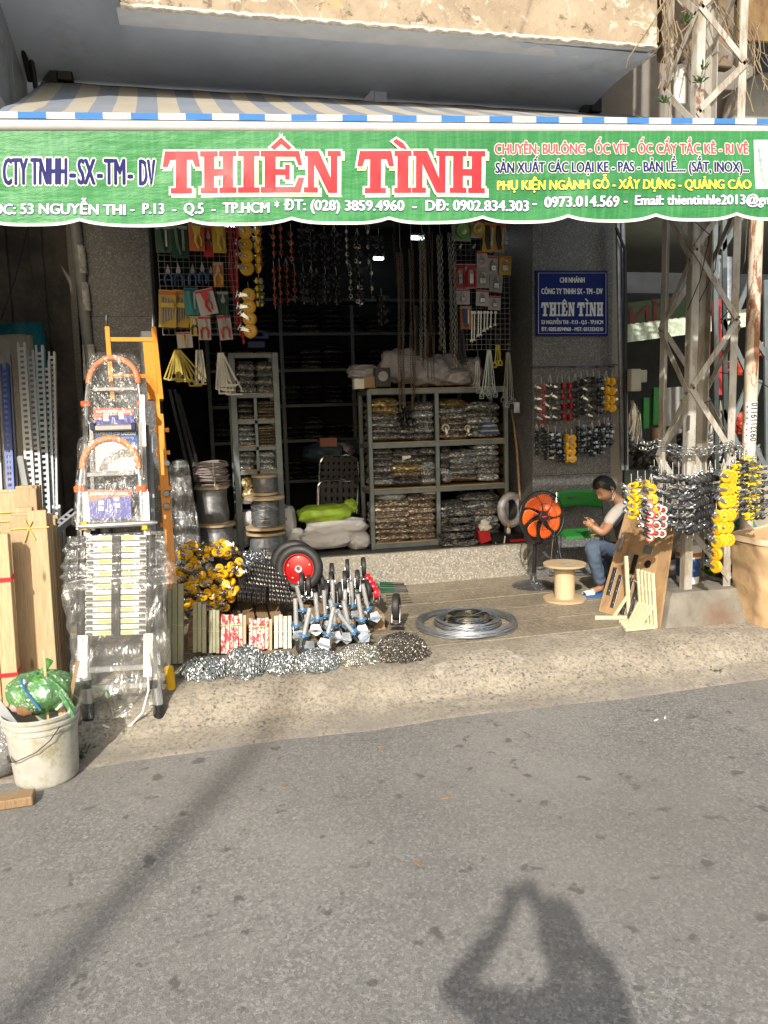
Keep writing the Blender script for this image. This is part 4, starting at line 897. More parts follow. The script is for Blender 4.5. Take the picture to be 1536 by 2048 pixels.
# printed poster scraps behind ladders
mb = MB(); mb.poly([at(165, 690, 6.9), at(180, 690, 6.9), at(182, 760, 6.9), at(167, 760, 6.9)], .003, (0, 1, 0)); mb.build('paper_notice', mt('torn_sticker', (.55, .54, .48), .8), smooth=0, **K('torn paper notice low on the drain pipe', 'paper'))
mb = MB(); mb.tube([at(338, 1335, 5.0), at(345, 1395, 4.85), at(350, 1385, 4.85)], .03, 8); mb.build('yellow_bumper', YEL, **K('yellow plastic foot on the ground right of the lower ladder', 'ladder foot'))
# ================================================================ CASTERS
def wheel_me(name, r, w, tread, hub, n=22):
    mb = MB(); b = min(w*.3, r*.2)
    mb.lathe([(r*.62, -w*.38), (r*.66, -w*.5), (r-b, -w*.5), (r-b*.3, -w*.42), (r, -w*.22), (r, w*.22), (r-b*.3, w*.42), (r-b, w*.5), (r*.66, w*.5), (r*.62, w*.38)], axis='X', n=n, cap=False)
    mb.mi = 1; mb.lathe([(.001, -w*.42), (r*.24, -w*.5), (r*.28, -w*.36), (r*.62, -w*.34), (r*.63, w*.34), (r*.28, w*.36), (r*.24, w*.5), (.001, w*.42)], axis='X', n=12)
    for k in range(5 if n > 14 else 0):
        a = 2*pi*k/5; mb.box((0, r*.45*cos(a), r*.45*sin(a)), (w*.84, r*.07, r*.34), Matrix.Rotation(a-pi/2, 3, 'X'))
    return mb.mesh(name, [tread, hub])
def fork_me(name, r, w, m, plate=True, stem=0., brake=False):
    """origin at the axle, fork upward (+Z)"""
    mb = MB(); t = .003; h = r*1.12
    for s in (-1, 1):
        x = s*(w/2+.004); mb.poly([(x, -r*.13, -r*.14), (x, r*.15, -r*.14), (x, r*.30+r*.25, h), (x, -r*.28+r*.25, h)], s*t, (1, 0, 0))
        mb.lathe([(.001, 0), (r*.14, 0), (r*.14, .006), (.001, .008)] if s > 0 else [(.001, -.008), (r*.14, -.006), (r*.14, 0), (.001, 0)], (s*(w/2+.006), 0, 0), 'X', 6)
    mb.box((0, r*.25, h), (w+.012, r*.8, t)); mb.lathe([(r*.42, h), (r*.46, h+.008), (r*.42, h+.016), (.001, h+.018)], (0, r*.25, 0), n=14)
    if plate:
        mb.box((0, r*.25, h+.02), (r*1.0, r*.95, t)); 
        for a in (-1, 1):
            for b_ in (-1, 1): mb.lathe([(r*.09, h+.018), (r*.09, h+.026)], (a*r*.42, r*.25+b_*r*.38, 0), n=6)
    if stem: mb.tube([(0, r*.25, h), (0, r*.25, h+stem)], .017, 14)
    return mb.mesh(name, m, 30)
def kit(r, w, tread, hub, metal, **k): return (fork_me('caster', r, w, metal, **k), wheel_me('wheel', r, w, tread, hub, 22 if r > .022 else 12), r)
GREYH = mt('grey_wheel_core', (.05, .05, .052), .5); WWH = mt('white_nylon', (.72, .68, .58), .4, var=.15); BLKW = mt('black_caster_tread', (.016, .018, .022), .33, var=.3, vs=20)
REDT = mt('red_caster_tread', (.42, .01, .015), .4); ORT = mt('orange_caster_tread', (.55, .10, .02), .45); DKFORK = mt('dark_fork_metal', (.035, .036, .04), .4, .5)
KY = kit(.032, .024, YEL, YEL, ZINC); KYS = kit(.020, .017, mt('bright_yellow_plastic', (.80, .60, .02), .38, var=.1), YEL, ZINC); KB = kit(.030, .022, BLKW, GREYH, ZINC); KBS = kit(.021, .017, BLKW, GREYH, ZINC)
KBD = kit(.024, .02, BLKW, DKFORK, DKFORK); KR = kit(.030, .022, REDT, BLKW, ZINC); KO = kit(.018, .016, ORT, BLKW, DKFORK); KW = kit(.026, .02, WWH, REDP, ZINC); KYB = kit(.042, .026, YEL, YEL, ZINC)
KRW = kit(.026, .02, mt('pinkish_wheel', (.60, .10, .08), .4), WHITEP, BLKW); KWS = kit(.017, .014, WWH, GREYH, DKFORK)
def caster(k, parent=None, M=None, **kw):
    o = link('caster', k[0], parent, M=M, **kw); link('wheel', k[1], o); return o
WIRE = mt('white_string', (.65, .64, .60), .7)
def string(k, top, n, sp, lab, group, face=0., jit=.3, double=False, drift=(0, 0), hang=.06, mixk=None, rope=None, sc=1.22):
    """casters threaded on a cord, hanging straight down from top"""
    T = thing('caster_string', lab, 'casters', group, loc=top); mb = MB()
    mb.tube([(0, 0, hang), (.003, 0, 0), (drift[0]*n*.5, drift[1], -n*sp*.5), (drift[0]*n, drift[1], -n*sp-.01)], .0018, 5); [mb.tube([(0, 0, hang), (q*.014, 0, hang*.3), (q*.02, 0, -.01)], .0014, 4) for q in ((-1, 1) if random.random() < .3 else ())]
    mb.build('cord', rope or WIRE, T)
    for i in range(n):
        for d in ((-1, 1) if double else (0,)):
            kk = mixk if (mixk and i % 2) else k; r = kk[2]; a = face+rnd(-jit, jit)+(pi if d > 0 else 0)
            M = Matrix.Translation((drift[0]*i+d*r*.95, rnd(-.012, .012)-(r*.4), -sp*(i+.5)+rnd(-.006, .006))) @ Matrix.Rotation(a, 4, 'Z') @ Matrix.Rotation(rnd(-.35, .35)-(1.2 if double else 1.0), 4, 'X') @ Matrix.Scale(sc, 4)
            caster(kk, T, M)
    return T
GIN = 'caster strings hanging inside the shop front'
# inside the opening, left to right  (x, ytop, n, kit, spacing, face, label)
def hang(x, y, Y, k, n, sp, lab, group, **kw): return string(k, at(x, y, Y), n, sp, lab, group, **kw)
KYG = kit(.050, .03, mt('amber_wheel', (.62, .34, .02), .4), YEL, ZINC)
hang(489, 452, 6.9, KYG, 4, .103,  'string of four large amber wheels, upper left in the doorway', GIN, face=pi/2-.3, jit=.15)
hang(512, 452, 6.9, KY, 5, .078, 'string of amber wheels seen edge on beside the largest amber wheels', GIN, face=.3, jit=.2)
hang(496, 578, 6.85, KYG, 4, .103,  'lower string of large amber wheels above the small shelf', GIN, face=pi/2-.4, jit=.15)
hang(517, 556, 6.85, KYS, 4, .06, 'short string of small yellow casters beside the lower amber wheels', GIN, double=True)
for i, (x, y, n, k, nm) in enumerate(((519, 455, 5, KO, 'orange'), (545, 450, 4, KO, 'orange'), (560, 450, 4, KO, 'orange'), (581, 460, 4, KO, 'orange'), (547, 535, 5, KO, 'orange'), (558, 530, 5, KO, 'orange'), (572, 530, 5, KO, 'orange'), (588, 540, 4, KO, 'orange'),
    (603, 452, 5, KBD, 'black'), (620, 452, 5, KBD, 'black'), (606, 545, 4, KBD, 'black'), (622, 545, 4, KBD, 'black'), (633, 550, 4, KBD, 'black'), (648, 466, 5, KBD, 'black'), (668, 462, 5, KBD, 'black'), (650, 545, 4, KBD, 'black'), (672, 548, 4, KBD, 'black'),
    (692, 456, 5, KWS, 'cream'), (700, 540, 4, KWS, 'cream'), (714, 470, 5, KBD, 'black and silver'), (718, 552, 4, KBD, 'black and silver'), (735, 456, 5, KWS, 'black and cream'), (742, 540, 4, KWS, 'black and cream'), (757, 470, 3, KBD, 'black'), (762, 590, 4, KBD, 'black'))):
    row = 'upper' if y < 500 else 'lower'
    pos = {0: 'beside the amber wheels'}.get(i, None) or '%s from the left in the %s row' % (NTH[min(15, sum(1 for q in ((519, 455), (545, 450), (560, 450), (581, 460), (547, 535), (558, 530), (572, 530), (588, 540), (603, 452), (620, 452), (606, 545), (622, 545), (633, 550), (648, 466), (668, 462), (650, 545), (672, 548), (692, 456), (700, 540), (714, 470), (718, 552), (735, 456), (742, 540), (757, 470), (762, 590)) if (q[1] < 500) == (y < 500) and q[0] < x))], row)
    hang(x, y, 7.3+rnd(-.1, .1), k, n, .072 if k is KO else .068, 'string of small %s casters, %s' % (nm, pos), GIN, jit=1.2, double=(k is KBD), mixk=(KWS if 'and' in nm and k is KBD else (KBD if nm == 'black and cream' else None)))
hang(806, 815, 7.22, KBD, 4, .055, 'bunch of small black casters hanging low in front of the big shelf', GIN, double=True, drift=(.008, 0))

# right pillar: rail and strings
RL = thing('hanging_rail', 'thin steel rail with hooks across the right granite pillar', 'rail')
a, b = at(1066, 733, 6.9), at(1236, 729, 6.9); mb = MB(); mb.tube([a, b], .008, 8); mb.build('bar', DSTEEL, RL)
for x in (1070, 1108, 1150, 1200, 1228): mb = MB(); c = at(x, 733, 6.9); mb.tube([c+Vector((0, .08, 0)), c], .007, 6); mb.tube([c, c+Vector((0, -.02, -.02)), c+Vector((-.01, -.02, -.08))], .003, 5); mb.build('hook', DSTEEL, RL)
GRP = 'caster strings hung on the right granite pillar'
for i, (x, y, k, n, sp, nm, kw) in enumerate(((1082, 776, KR, 4, .098, 'large red casters', dict(face=1.2)), (1100, 772, KB, 4, .098, 'black casters', dict(face=.9)), (1114, 774, KB, 4, .098, 'black casters', dict(face=1.0)), (1124, 772, KR, 4, .098, 'red casters seen edge on', dict(face=.1)), (1138, 772, KR, 4, .098, 'red casters seen edge on', dict(face=.1)),
    (1150, 770, KB, 4, .095, 'black casters', dict(face=.3)), (1162, 766, KB, 4, .092, 'black casters', dict(face=.5)), (1174, 762, KB, 4, .092, 'black casters', dict(face=.9)), (1186, 762, KB, 5, .085, 'black casters', dict(face=.6)), (1198, 764, KBS, 5, .075, 'small black casters', dict(double=True)),
    (1212, 764, KY, 4, .083, 'yellow casters seen edge on', dict(face=.15, jit=.1)), (1224, 766, KY, 4, .083, 'yellow casters seen edge on', dict(face=.5, jit=.1)), (1240, 768, KY, 4, .080, 'yellow casters facing out', dict(face=1.3, jit=.2)))):
    hang(x, y-10, 6.87-(i % 3)*.03, k, n, sp, 'upper row on the right pillar, %s string from the left, %s' % (NTH[i], nm), GRP, **kw)
for i, (x, y, k, n, sp, kw) in enumerate(((1073, 866, KBS, 4, .062, {}), (1084, 860, KBS, 4, .062, {}), (1096, 868, KBS, 5, .056, dict(double=True)), (1110, 870, KBS, 4, .058, dict(double=True)), (1122, 886, KBS, 4, .056, dict(double=True)), (1132, 876, KY, 4, .066, dict(face=.2)), (1143, 876, KY, 4, .066, dict(face=1.3)), (1158, 858, KBS, 5, .056, dict(double=True)),
    (1172, 868, KBS, 4, .056, dict(double=True)), (1184, 862, KBS, 5, .056, dict(double=True)), (1198, 858, KBS, 5, .056, dict(double=True)), (1208, 852, KBS, 4, .056, dict(double=True)), (1216, 852, KBS, 4, .056, dict(double=True)))):
    hang(x, y-6, 6.88-(i % 2)*.03, k, n, sp, 'lower row on the right pillar, %s string from the left, %s' % (NTH[i], 'yellow' if k is KY else 'small black casters'), GRP, **kw)

# ---------------------------------------------------------------- heap of yellow casters
GY = 'yellow casters heaped on the left pallet'
c0 = at(418, 1225, 6.05)
for i in range(125):
    v = rnd(0, 1); y = 1085+v*140; hw = 60*(.72+.35*sin(pi*min(1, v+.12))); x = 418+rnd(-1, 1)*hw
    dep = 6.0-.12*sin(pi*v)-rnd(0, .10)+(abs(x-418)/60)**2*.08
    p = at(x, y, dep); R = (Euler((rnd(-2.2, -.7), rnd(-.5, .5), rnd(.5, 2.4)*random.choice((-1, 1))), 'XYZ').to_matrix().to_4x4() @ Matrix.Scale(1.0, 4)); R.translation = p
    zone = '%s %s' % (('top', 'upper middle', 'lower middle', 'bottom')[min(3, int(v*4))], ('left', 'centre', 'right')[0 if x < 398 else (1 if x < 438 else 2)])
    caster(KY, None, R, label='yellow wheeled zinc caster at the %s of the heap on the left pallet' % zone, category='caster', group=GY)
core = MB(); a = at(418, 1160, 6.25); core.lathe([(.001, -.30), (.20, -.28), (.24, -.1), (.22, .15), (.12, .28), (.001, .30)], a, n=16); core.build('wire_basket', DKFORK, **K('dark wire basket underneath the heaped yellow casters', 'basket'))

# ---------------------------------------------------------------- pallets
def pallet(P0, w, d, h, rz, lab, n=7):
    T = thing('pallet', lab, 'pallet', 'wooden pallets on the pavement', loc=P0, rot=(0, 0, rz))
    for i in range(n): mb = MB(); mb.bbox(((i+.5)*w/n, d/2, h-.01), (w/n*.82, d, .02), .002); mb.build('slat', PALLETW, T, rot=(0, rnd(-.01, .01), 0))
    for y in (.04, d/2, d-.04): mb = MB(); mb.bbox((w/2, y, h-.031), (w, .08, .02), .002); mb.build('slat', PALLETW, T); mb = MB(); mb.bbox((w/2, y, .01), (w, .08, .02), .002); mb.build('slat', PALLETW, T)
    for x in (.05, w/2, w-.05):
        for y in (.04, d/2, d-.04): mb = MB(); mb.bbox((x, y, h/2-.01), (.09, .08, h-.062), .003); mb.build('block', PALLETW, T)
    return T
PA = gz(375, 1312, .206); PB_ = gz(600, 1275, .206)
pallet((PA.x, 5.62, .206), .72, .95, .145, -.02, 'left wooden pallet carrying the yellow casters and pulleys')
pallet((.79, 5.66, .206), .56, .85, .13, .03, 'right wooden pallet carrying the black rubber wheel casters')
# ---------------------------------------------------------------- pulleys
pul = MB(); r = .04
for s in (-1, 1): pul.lathe([(.001, s*.008), (r*.35, s*.011), (r*.4, s*.006), (r*.8, s*.005), (r, s*.011), (r*.96, s*.012*1.1), (r*.7, s*0.002)], axis='X', n=18)
pme = pul.mesh('pulley', DSTEEL, 40)
pul = MB(); pul.lathe([(.03, -.012), (.034, -.013), (.034, -.009), (.022, 0), (.034, .009), (.034, .013), (.03, .012)], axis='X', n=14); pul.lathe([(.001, -.016), (.01, -.016), (.01, .016), (.001, .016)], axis='X', n=8); pms = pul.mesh('pulley', DSTEEL, 40)
GP = 'grooved steel pulleys laid in rows on the left pallet'
for row in range(8):
    for i in range(11):
        big_ = row < 3 and i < 6; f = row/7
        x = 480+f*25+i*(9.5-.6*row)+(0 if big_ else 6); y = 1193-f*62+(i*1.0)
        p = at(x, y, 5.82+f*.42); p.z = max(p.z, .385)
        link('pulley', pme if big_ else pms, loc=p, rot=(rnd(0, 3), rnd(-.1, .1), rnd(-.12, .12)-.1), label='%s grooved steel pulley, row %s from the front, %s from the left' % ('large' if big_ else 'small', NTH[row], NTH[i]), category='pulley', group=GP)
# ---------------------------------------------------------------- hooks / turnbuckles heap (silver)
def linkpath(L, w, n=6):
    s = (L-w)/2; P = [Vector((w/2*sin(a), 0, s+w/2*cos(a))) for a in [-pi/2+pi*i/(n-1) for i in range(n)]]
    return P+[Vector((-p.x, 0, -p.z)) for p in P]
hk = MB(); hk.tube([(0, 0, 0), (0, 0, .055)], .004, 6); hk.tube([Vector((.011*sin(a), 0, .066+.011*-cos(a))) for a in [i*pi/6 for i in range(10)]], .0028, 5); hk.tube([Vector((.010*sin(a), 0, -.010+.010*cos(a))) for a in [i*2*pi/9 for i in range(9)]], .0028, 5, closed=True)
hkm = hk.mesh('snap_hook', ZINC, 50)
for i in range(170):
    v = rnd(0, 1); x = 516+rnd(-38, 32)*(.55+.5*v); y = 1112+v*48
    p = at(x, y, 6.75-v*.35-rnd(0, .06)); R = Euler((rnd(-.9, .9)+.5, rnd(-.9, .9), rnd(0, 6.28))).to_matrix().to_4x4(); R.translation = p
    link('snap_hook', hkm, M=R, label='silver snap hook at the %s %s of the heap behind the pulleys' % (('top', 'middle', 'bottom')[int(v*2.99)], ('left', 'centre', 'right')[0 if x < 504 else (1 if x < 524 else 2)]), category='hook', group='snap hooks heaped behind the pulleys')
mb = MB(); c = at(520, 1150, 6.85); mb.lathe([(.001, -.25), (.15, -.25), (.14, .02), (.08, .13), (.001, .15)], c, n=14); mb.build('hook_sack', mt('grey_sack', (.16, .16, .16), .8), **K('grey sack under the heap of silver hooks', 'sack'))

# ---------------------------------------------------------------- big barrow wheels
def tyre(c, r, w, ax_, lab, rim):
    T = thing('barrow_wheel', lab, 'wheel', 'rubber barrow wheels standing on the left pallet', M=frame(c, ax_, (1, 0, 0)))
    mb = MB(); P = [(r*.62, -w*.30), (r*.66, -w*.42)]+[(r*.80+r*.20*sin(a) if False else r*.78+(r*.22)*cos(a), w*.5*sin(a)) for a in [-pi/2+i*pi/12 for i in range(13)]]+[(r*.66, w*.42), (r*.62, w*.30)]
    for i, (rr, h) in enumerate(P): P[i] = (rr+(.004 if 4 < i < 12 and i % 2 else 0), h)
    mb.lathe(P, n=48, cap=False); mb.build('tyre', RUBBER, T, smooth=60)
    mb = MB(); mb.lathe([(.001, -w*.2), (r*.2, -w*.2), (r*.22, -w*.05), (r*.5, -w*.02), (r*.56, -w*.12), (r*.6, -w*.36), (r*.635, -w*.38), (r*.635, w*.36), (r*.60, w*.36), (r*.54, w*.12), (r*.42, w*.16), (r*.24, w*.22), (.001, w*.22)], n=40); mb.build('rim', rim, T, smooth=40)
    mb = MB(); mb.lathe([(r*.08, w*.2), (r*.085, w*.36), (r*.15, w*.37), (r*.16, w*.22)], n=20); mb.build('hub', GALV, T)
    for k in range(5):
        a = 2*pi*k/5+.3; mb = MB(); mb.lathe([(r*.035, w*.10), (r*.035, w*.19), (.001, w*.2)], (r*.47*cos(a), r*.47*sin(a), 0), n=8); mb.build('bolt', CHROME, T)
    return T
RIMR = mt('red_enamel', (.42, .012, .015), .25, .1, var=.12)
tyre(at(598, 1137, 6.15), .195, .085, (-.28, -1, .12), 'rubber barrow wheel with a dark red rim, in front', RIMR)
tyre(at(588, 1128, 6.36), .20, .085, (-.28, -1, .12), 'black barrow wheel hidden behind the red rimmed one', BLACKM)
# ---------------------------------------------------------------- rubber wheel casters standing on the right pallet
KG = (fork_me('caster', .085, .034, ZINC, plate=True), wheel_me('wheel', .085, .036, RUBBER, GREYH, 28), .085)
GG = 'rigid casters with black rubber wheels on the right pallet'
pos = [(627, 1160, 6.35), (664, 1158, 6.5), (695, 1150, 6.55), (727, 1146, 6.55), (640, 1180, 6.15), (663, 1176, 6.2), (690, 1174, 6.2), (715, 1172, 6.25), (655, 1200, 5.95), (680, 1198, 5.95), (705, 1196, 6.0), (732, 1192, 5.98), (603, 1178, 6.1), (618, 1182, 6.12)]
for i, (x, y, Y) in enumerate(pos):
    p = at(x, y-13, Y); M = Matrix.Translation(p) @ Matrix.Rotation(rnd(-.12, .12)+(.35 if i in (0, 4, 11) else 0)-.2, 4, 'Z') @ Matrix.Rotation(pi+rnd(-.15, .15), 4, 'X')
    row = 'rear row' if i < 4 else ('middle row' if i < 8 else ('front row' if i < 12 else 'pair beside the red rimmed wheel'))
    caster(KG, None, M, label='black rubber wheel caster in the %s, %s from the left' % (row, NTH[i % 4 if i < 12 else i-12]), category='caster', group=GG)
KRD = (fork_me('caster', .048, .036, ZINC, plate=True), wheel_me('wheel', .048, .04, mt('bright_red_wheel', (.70, .015, .03), .3), REDP, 24), .048)
for i, (x, y, Y) in enumerate(((736, 1158, 6.35), (741, 1165, 6.22), (747, 1174, 6.1), (752, 1186, 5.98))):
    caster(KRD, None, Matrix.Translation(at(x, y, Y)) @ Matrix.Rotation(-.1, 4, 'Z') @ Matrix.Rotation(pi, 4, 'X'), label='bright red wheel caster, %s of the four in a line from the front' % NTH[3-i], category='caster', group='bright red wheel casters')
for i, (x0, y0, x1, y1) in enumerate(((760, 1166, 808, 1168), (760, 1171, 812, 1173), (760, 1178, 814, 1180), (762, 1183, 816, 1182))):
    T = thing('green_handled_tool', 'dark green handled steel tool, %s of four pointing right of the red casters' % NTH[i], 'tool', 'green handled tools'); mb = MB(); Y = 6.5-i*.1; a, b = at(x0, y0, Y), at(x1, y1, Y); mb.tube([a, a.lerp(b, .5)], .012, 8); mb.build('handle', mt('dark_green_grip', (.01, .07, .03), .45), T); mb = MB(); mb.tube([a.lerp(b, .48), b], .011, 8); mb.build('shank', DSTEEL, T)
# single big caster
p = gz(797, 1262, .21); KBIG = (fork_me('caster', .105, .05, DSTEEL, plate=True), wheel_me('wheel', .105, .055, RUBBER, GREYH, 36), .105)
caster(KBIG, None, Matrix.Translation((p.x, p.y+.05, .39)) @ Matrix.Rotation(-.35, 4, 'Z') @ Matrix.Rotation(pi-.15, 4, 'X'), label='large black rubber caster standing alone at the right of the goods', category='caster')
# scaffold casters with tube stems
KSC = (fork_me('caster', .058, .034, mt('zinc_blue', (.52, .60, .68), .25, .85, var=.2, vs=20), plate=False), wheel_me('wheel', .062, .036, RUBBER, GREYH, 26), .06)
GS_ = 'scaffold casters with upright steel stems'
stem_me = MB(); stem_me.tube([(0, 0, 0), (0, 0, .20)], .0165, 16); stem_me = stem_me.mesh('stem', mt('steel_tube', (.62, .63, .64), .38, .6, var=.15, vs=9))
ring = MB(); ring.lathe([(.034, 0), (.042, .002), (.042, .008), (.034, .011)], n=18); ring = ring.mesh('blue_ring', mt('blue_ring_paint', (.05, .20, .42), .4))
brk = MB(); brk.poly([(-.03, 0, 0), (.03, 0, 0), (.045, 0, -.06), (.0, 0, -.085), (-.045, 0, -.05)], .004, (0, 1, 0)); brk.poly([(-.05, -.01, -.03), (.05, -.012, -.045), (.05, -.02, -.06), (-.05, -.02, -.05)], .006, (0, 1, 0)); brk = brk.mesh('brake_pedal', mt('zinc_pale', (.66, .72, .78), .3, .7, var=.2, vs=30), 30)
for i, (x, y, Y, l) in enumerate(((594, 1268, 5.38, 0), (606, 1288, 5.22, -.25), (612, 1235, 5.75, .2), (636, 1255, 5.5, .05), (650, 1285, 5.2, -.25), (652, 1248, 5.62, 0), (668, 1225, 5.8, 0), (676, 1268, 5.36, .18), (700, 1270, 5.32, .16), (706, 1228, 5.75, 0), (726, 1256, 5.42, .12), (722, 1280, 5.28, .62), (742, 1232, 5.62, .18), (690, 1246, 5.6, -.05))):
    p = at(x, y, Y); p.z = max(.262, p.z-.02); M = Matrix.Translation(p) @ Matrix.Rotation(-l, 4, 'Y') @ Matrix.Rotation(rnd(-.7, .7), 4, 'Z')
    row = 'front' if Y < 5.4 else ('middle' if Y < 5.65 else 'rear')
    o = caster(KSC, None, M, label='scaffold caster number %s across the %s of the group, stem %s' % (NTH[min(i, 13)], row, 'upright' if abs(l) < .1 else ('leaning left' if l > 0 else 'leaning right')), category='caster', group=GS_)
    link('stem', stem_me, o, loc=(0, .015, .078)); link('blue_ring', ring, o, loc=(0, .015, .078)); link('brake_pedal', brk, o, loc=(0, -.055, .06), rot=(-.3, 0, rnd(-.3, .3)))

# ---------------------------------------------------------------- bundles of brackets and boxes in front of the pallet
def bundle(x0, x1, yt, yb, Y, n, mat, lab, lean=.10, name='bracket_bundle', part='bracket', tie=True, bend=0.):
    a, b = at(x0, yb, Y), at(x1, yb, Y); t = at(x0, yt, Y+lean); T = thing(name, lab, 'bracket bundle', None, M=frame(a, t-a, (1, -.12, 0))); h = (t-a).length; w = (b.x-a.x)/n
    for i in range(n):
        mb = MB(); mb.bbox(((i+.5)*w, 0, h/2), (w*.9, .05, h), .002)
        for q in range(4): mb.lathe([(.004, 0), (.004, .002)], ((i+.5)*w, 0, 0), 'Y', 5) if False else None
        mb.build(part, mat, T, loc=(0, rnd(-.004, .004), rnd(-.008, .008)))
    if tie: mb = MB(); mb.bar((-.004, -.028, h*.5), (n*w+.004, -.028, h*.48), .004, .002); mb.build('tie', WIRE, T)
    return T
bundle(345, 368, 1168, 1328, 5.32, 2, CREAMD, 'tall pair of dull cream brackets leaning at the left of the goods')
bundle(328, 343, 1180, 1330, 5.25, 2, CREAMD, 'pair of dull cream brackets half hidden by the ladder wrap')
bundle(386, 414, 1207, 1306, 5.42, 3, CREAMD, 'three dull cream brackets tied together in the middle left')
bundle(418, 440, 1220, 1306, 5.42, 3, CREAMD, 'shorter dull cream bracket bundle right of the three tied ones')
def mat_pack():
    m, t, b = _nodes('red_white_packs'); co = coords(t, (1, 1, .6)); c = mixc(t, ramp(t, noi(t, co, 34, 3), [(.47, 0.), (.53, 1.)]), (.55, .50, .42), (.55, .03, .06)); c = mixc(t, ramp(t, noi(t, co, 50, 3, .5, 1), [(.56, 0.), (.6, .9)]), c, (.7, .65, .55))
    t.links.new(c, b.inputs['Base Color']); b.inputs['Roughness'].default_value = .25; return m
PK = mat_pack()
def crate(x0, x1, yt, yb, Y, mat, lab):
    T = bundle(x0, x1-10, yt, yb, Y, 5, mat, lab, .05, 'hinge_pack', 'boxed_hinge', False); T['category'] = 'hinge pack'
    a, b = at(x1-10, yb, Y), at(x1, yb, Y); t = at(x1-6, yt, Y+.05); mb = MB(); Mi = frame(at(x0, yb, Y), at(x0, yt, Y+.05)-at(x0, yb, Y), (1, -.12, 0)).inverted()
    A, B = Mi @ at(x1-8, yb, Y), Mi @ at(x1-8, yt, Y+.05); mb.bar(A, B, .03, .05); mb.build('side_board', PINE, T)
    mb = MB(); h = B.z*.75; mb.bar((0, -.03, h), (A.x-.02, -.03, h+.005), .018, .006); mb.build('tie_strip', mt('yellow_tie', (.70, .5, .2), .6), T); return T
crate(442, 496, 1230, 1308, 5.42, PK, 'larger pack of red and white wrapped hinges with a yellow strip')
crate(498, 548, 1238, 1300, 5.45, PK, 'smaller pack of red and white wrapped hinges beside the larger one')
bundle(548, 584, 1232, 1298, 5.45, 4, mt('clear_wrapped_steel', (.30, .28, .24), .2, .6, var=.4, vs=30), 'bundle of wrapped grey steel hinges left of the scaffold casters', name='hinge_bundle', part='hinge')

# ---------------------------------------------------------------- chain piles
def chain_link(L, w, r, mat, seg=5, nn=5):
    mb = MB(); mb.tube(linkpath(L, w, nn), r, seg, closed=True); return mb.mesh('chain_link', mat, 60)
SILV = mt('bright_zinc_chain', (.42, .45, .46), .36, .9, var=.2, vs=30); BRASSY = mt('iridescent_zinc_chain', (.42, .42, .38), .38, .85, var=.25, vs=30); BLKCH = mt('dark_bronze_chain', (.19, .175, .155), .34, .85, var=.3, vs=30)
def pile(x0, x1, yt, yb, Lk, mat, n, lab, parts, top=.0):
    c = gz((x0+x1)/2, yb-8, .2); hw = (at(x1, yb, c.y).x-at(x0, yb, c.y).x)/2*1.07; h = at((x0+x1)/2, yt, c.y+.12).z-.2; d = .15
    T = thing('chain_pile', lab, 'chain', 'piles of chain along the pavement edge', loc=(c.x, c.y+.10, .2)); me = chain_link(Lk, Lk*.55, Lk*.105, mat); mb = MB(); src = chain_link(Lk, Lk*.55, Lk*.105, mat, 4, 4); sv = [v.co.copy() for v in src.vertices]; sf = [tuple(p.vertices) for p in src.polygons]
    core = MB(); core.grid(lambda u, v: ((hw-Lk*.7)*cos(u*2*pi)*cos(v*pi/2)**.6, (d-Lk*.5)*sin(u*2*pi)*cos(v*pi/2)**.6, (h-Lk*.7)*sin(v*pi/2)), 24, 8, True); core.build('inner_coils', DSTEEL, T)
    ns = max(10, int(2*hw*pi/ (Lk*.55)/1.6)); k = 0
    rows = max(4, int((h+d)*1.25/(Lk*.74)))
    for s in range(ns):
        for j in range(rows):
            u = min(.999, max(.001, (s+.3*sin(j*1.7+s)+rnd(-.25, .25))/ns)); v = (j+rnd(-.3, .3))/rows; v = min(1, max(0, v))
            a = u*pi; ca = cos(a+pi); e = v*pi/2   # strands run from the front foot over the top
            x = ca*hw*(cos(e)**.35)*.98+.5*Lk*sin(j*2.3+s*5); y = -d*sin(a)*cos(e)**.6*1.05 if True else 0; z = h*sin(e)*(.35+.65*sin(a)**.5)+Lk*.2
            nrm = Vector((x/hw**2, y/d**2, z/h**2)).normalized(); tang = Vector((-x*.3, .2, 1))-nrm*Vector((-x*.3, .2, 1)).dot(nrm)
            R = frame((x, y, z), tang+Vector((rnd(-.5, .5), rnd(-.3, .3), rnd(-.2, .2))), nrm.cross(tang)+nrm*rnd(-1.2, 1.2)*(1 if j % 2 else .4)+(nrm if j % 2 else Vector()))
            if k < parts: link('chain_link', me, T, M=R)
            else: mb.M = R; mb.add(sv, sf)
            k += 1
    for q in range(n):
        a = rnd(0, pi); x = cos(a)*hw*rnd(.9, 1.12); y = -d*sin(a)*rnd(.9, 1.25); R = frame((x, y, Lk*.12), (rnd(-1, 1), rnd(-1, 1), 0), (rnd(-1, 1), rnd(-1, 1), rnd(-.3, .3)))
        if k < parts: link('chain_link', me, T, M=R)
        else: mb.M = R; mb.add(sv, sf)
        k += 1
    if mb.v: mb.M = Matrix(); mb.build('small_links', mat, T, kind='stuff', smooth=60)
    bpy.data.meshes.remove(src)
pile(368, 458, 1312, 1362, .042, SILV, 40, 'leftmost chain pile with the biggest bright links', 290)
pile(456, 530, 1290, 1358, .038, SILV, 36, 'tall bright chain pile, second from the left', 290)
pile(528, 594, 1300, 1350, .030, SILV, 36, 'small bright chain pile, third from the left', 290)
pile(592, 682, 1294, 1346, .022, SILV, 60, 'fine bright chain pile, fourth from the left', 0)
pile(680, 765, 1284, 1334, .020, BRASSY, 60, 'fine yellowish chain pile, fifth from the left', 0)
pile(758, 860, 1262, 1326, .019, BLKCH, 60, 'dark bronze fine chain pile at the right end', 0)

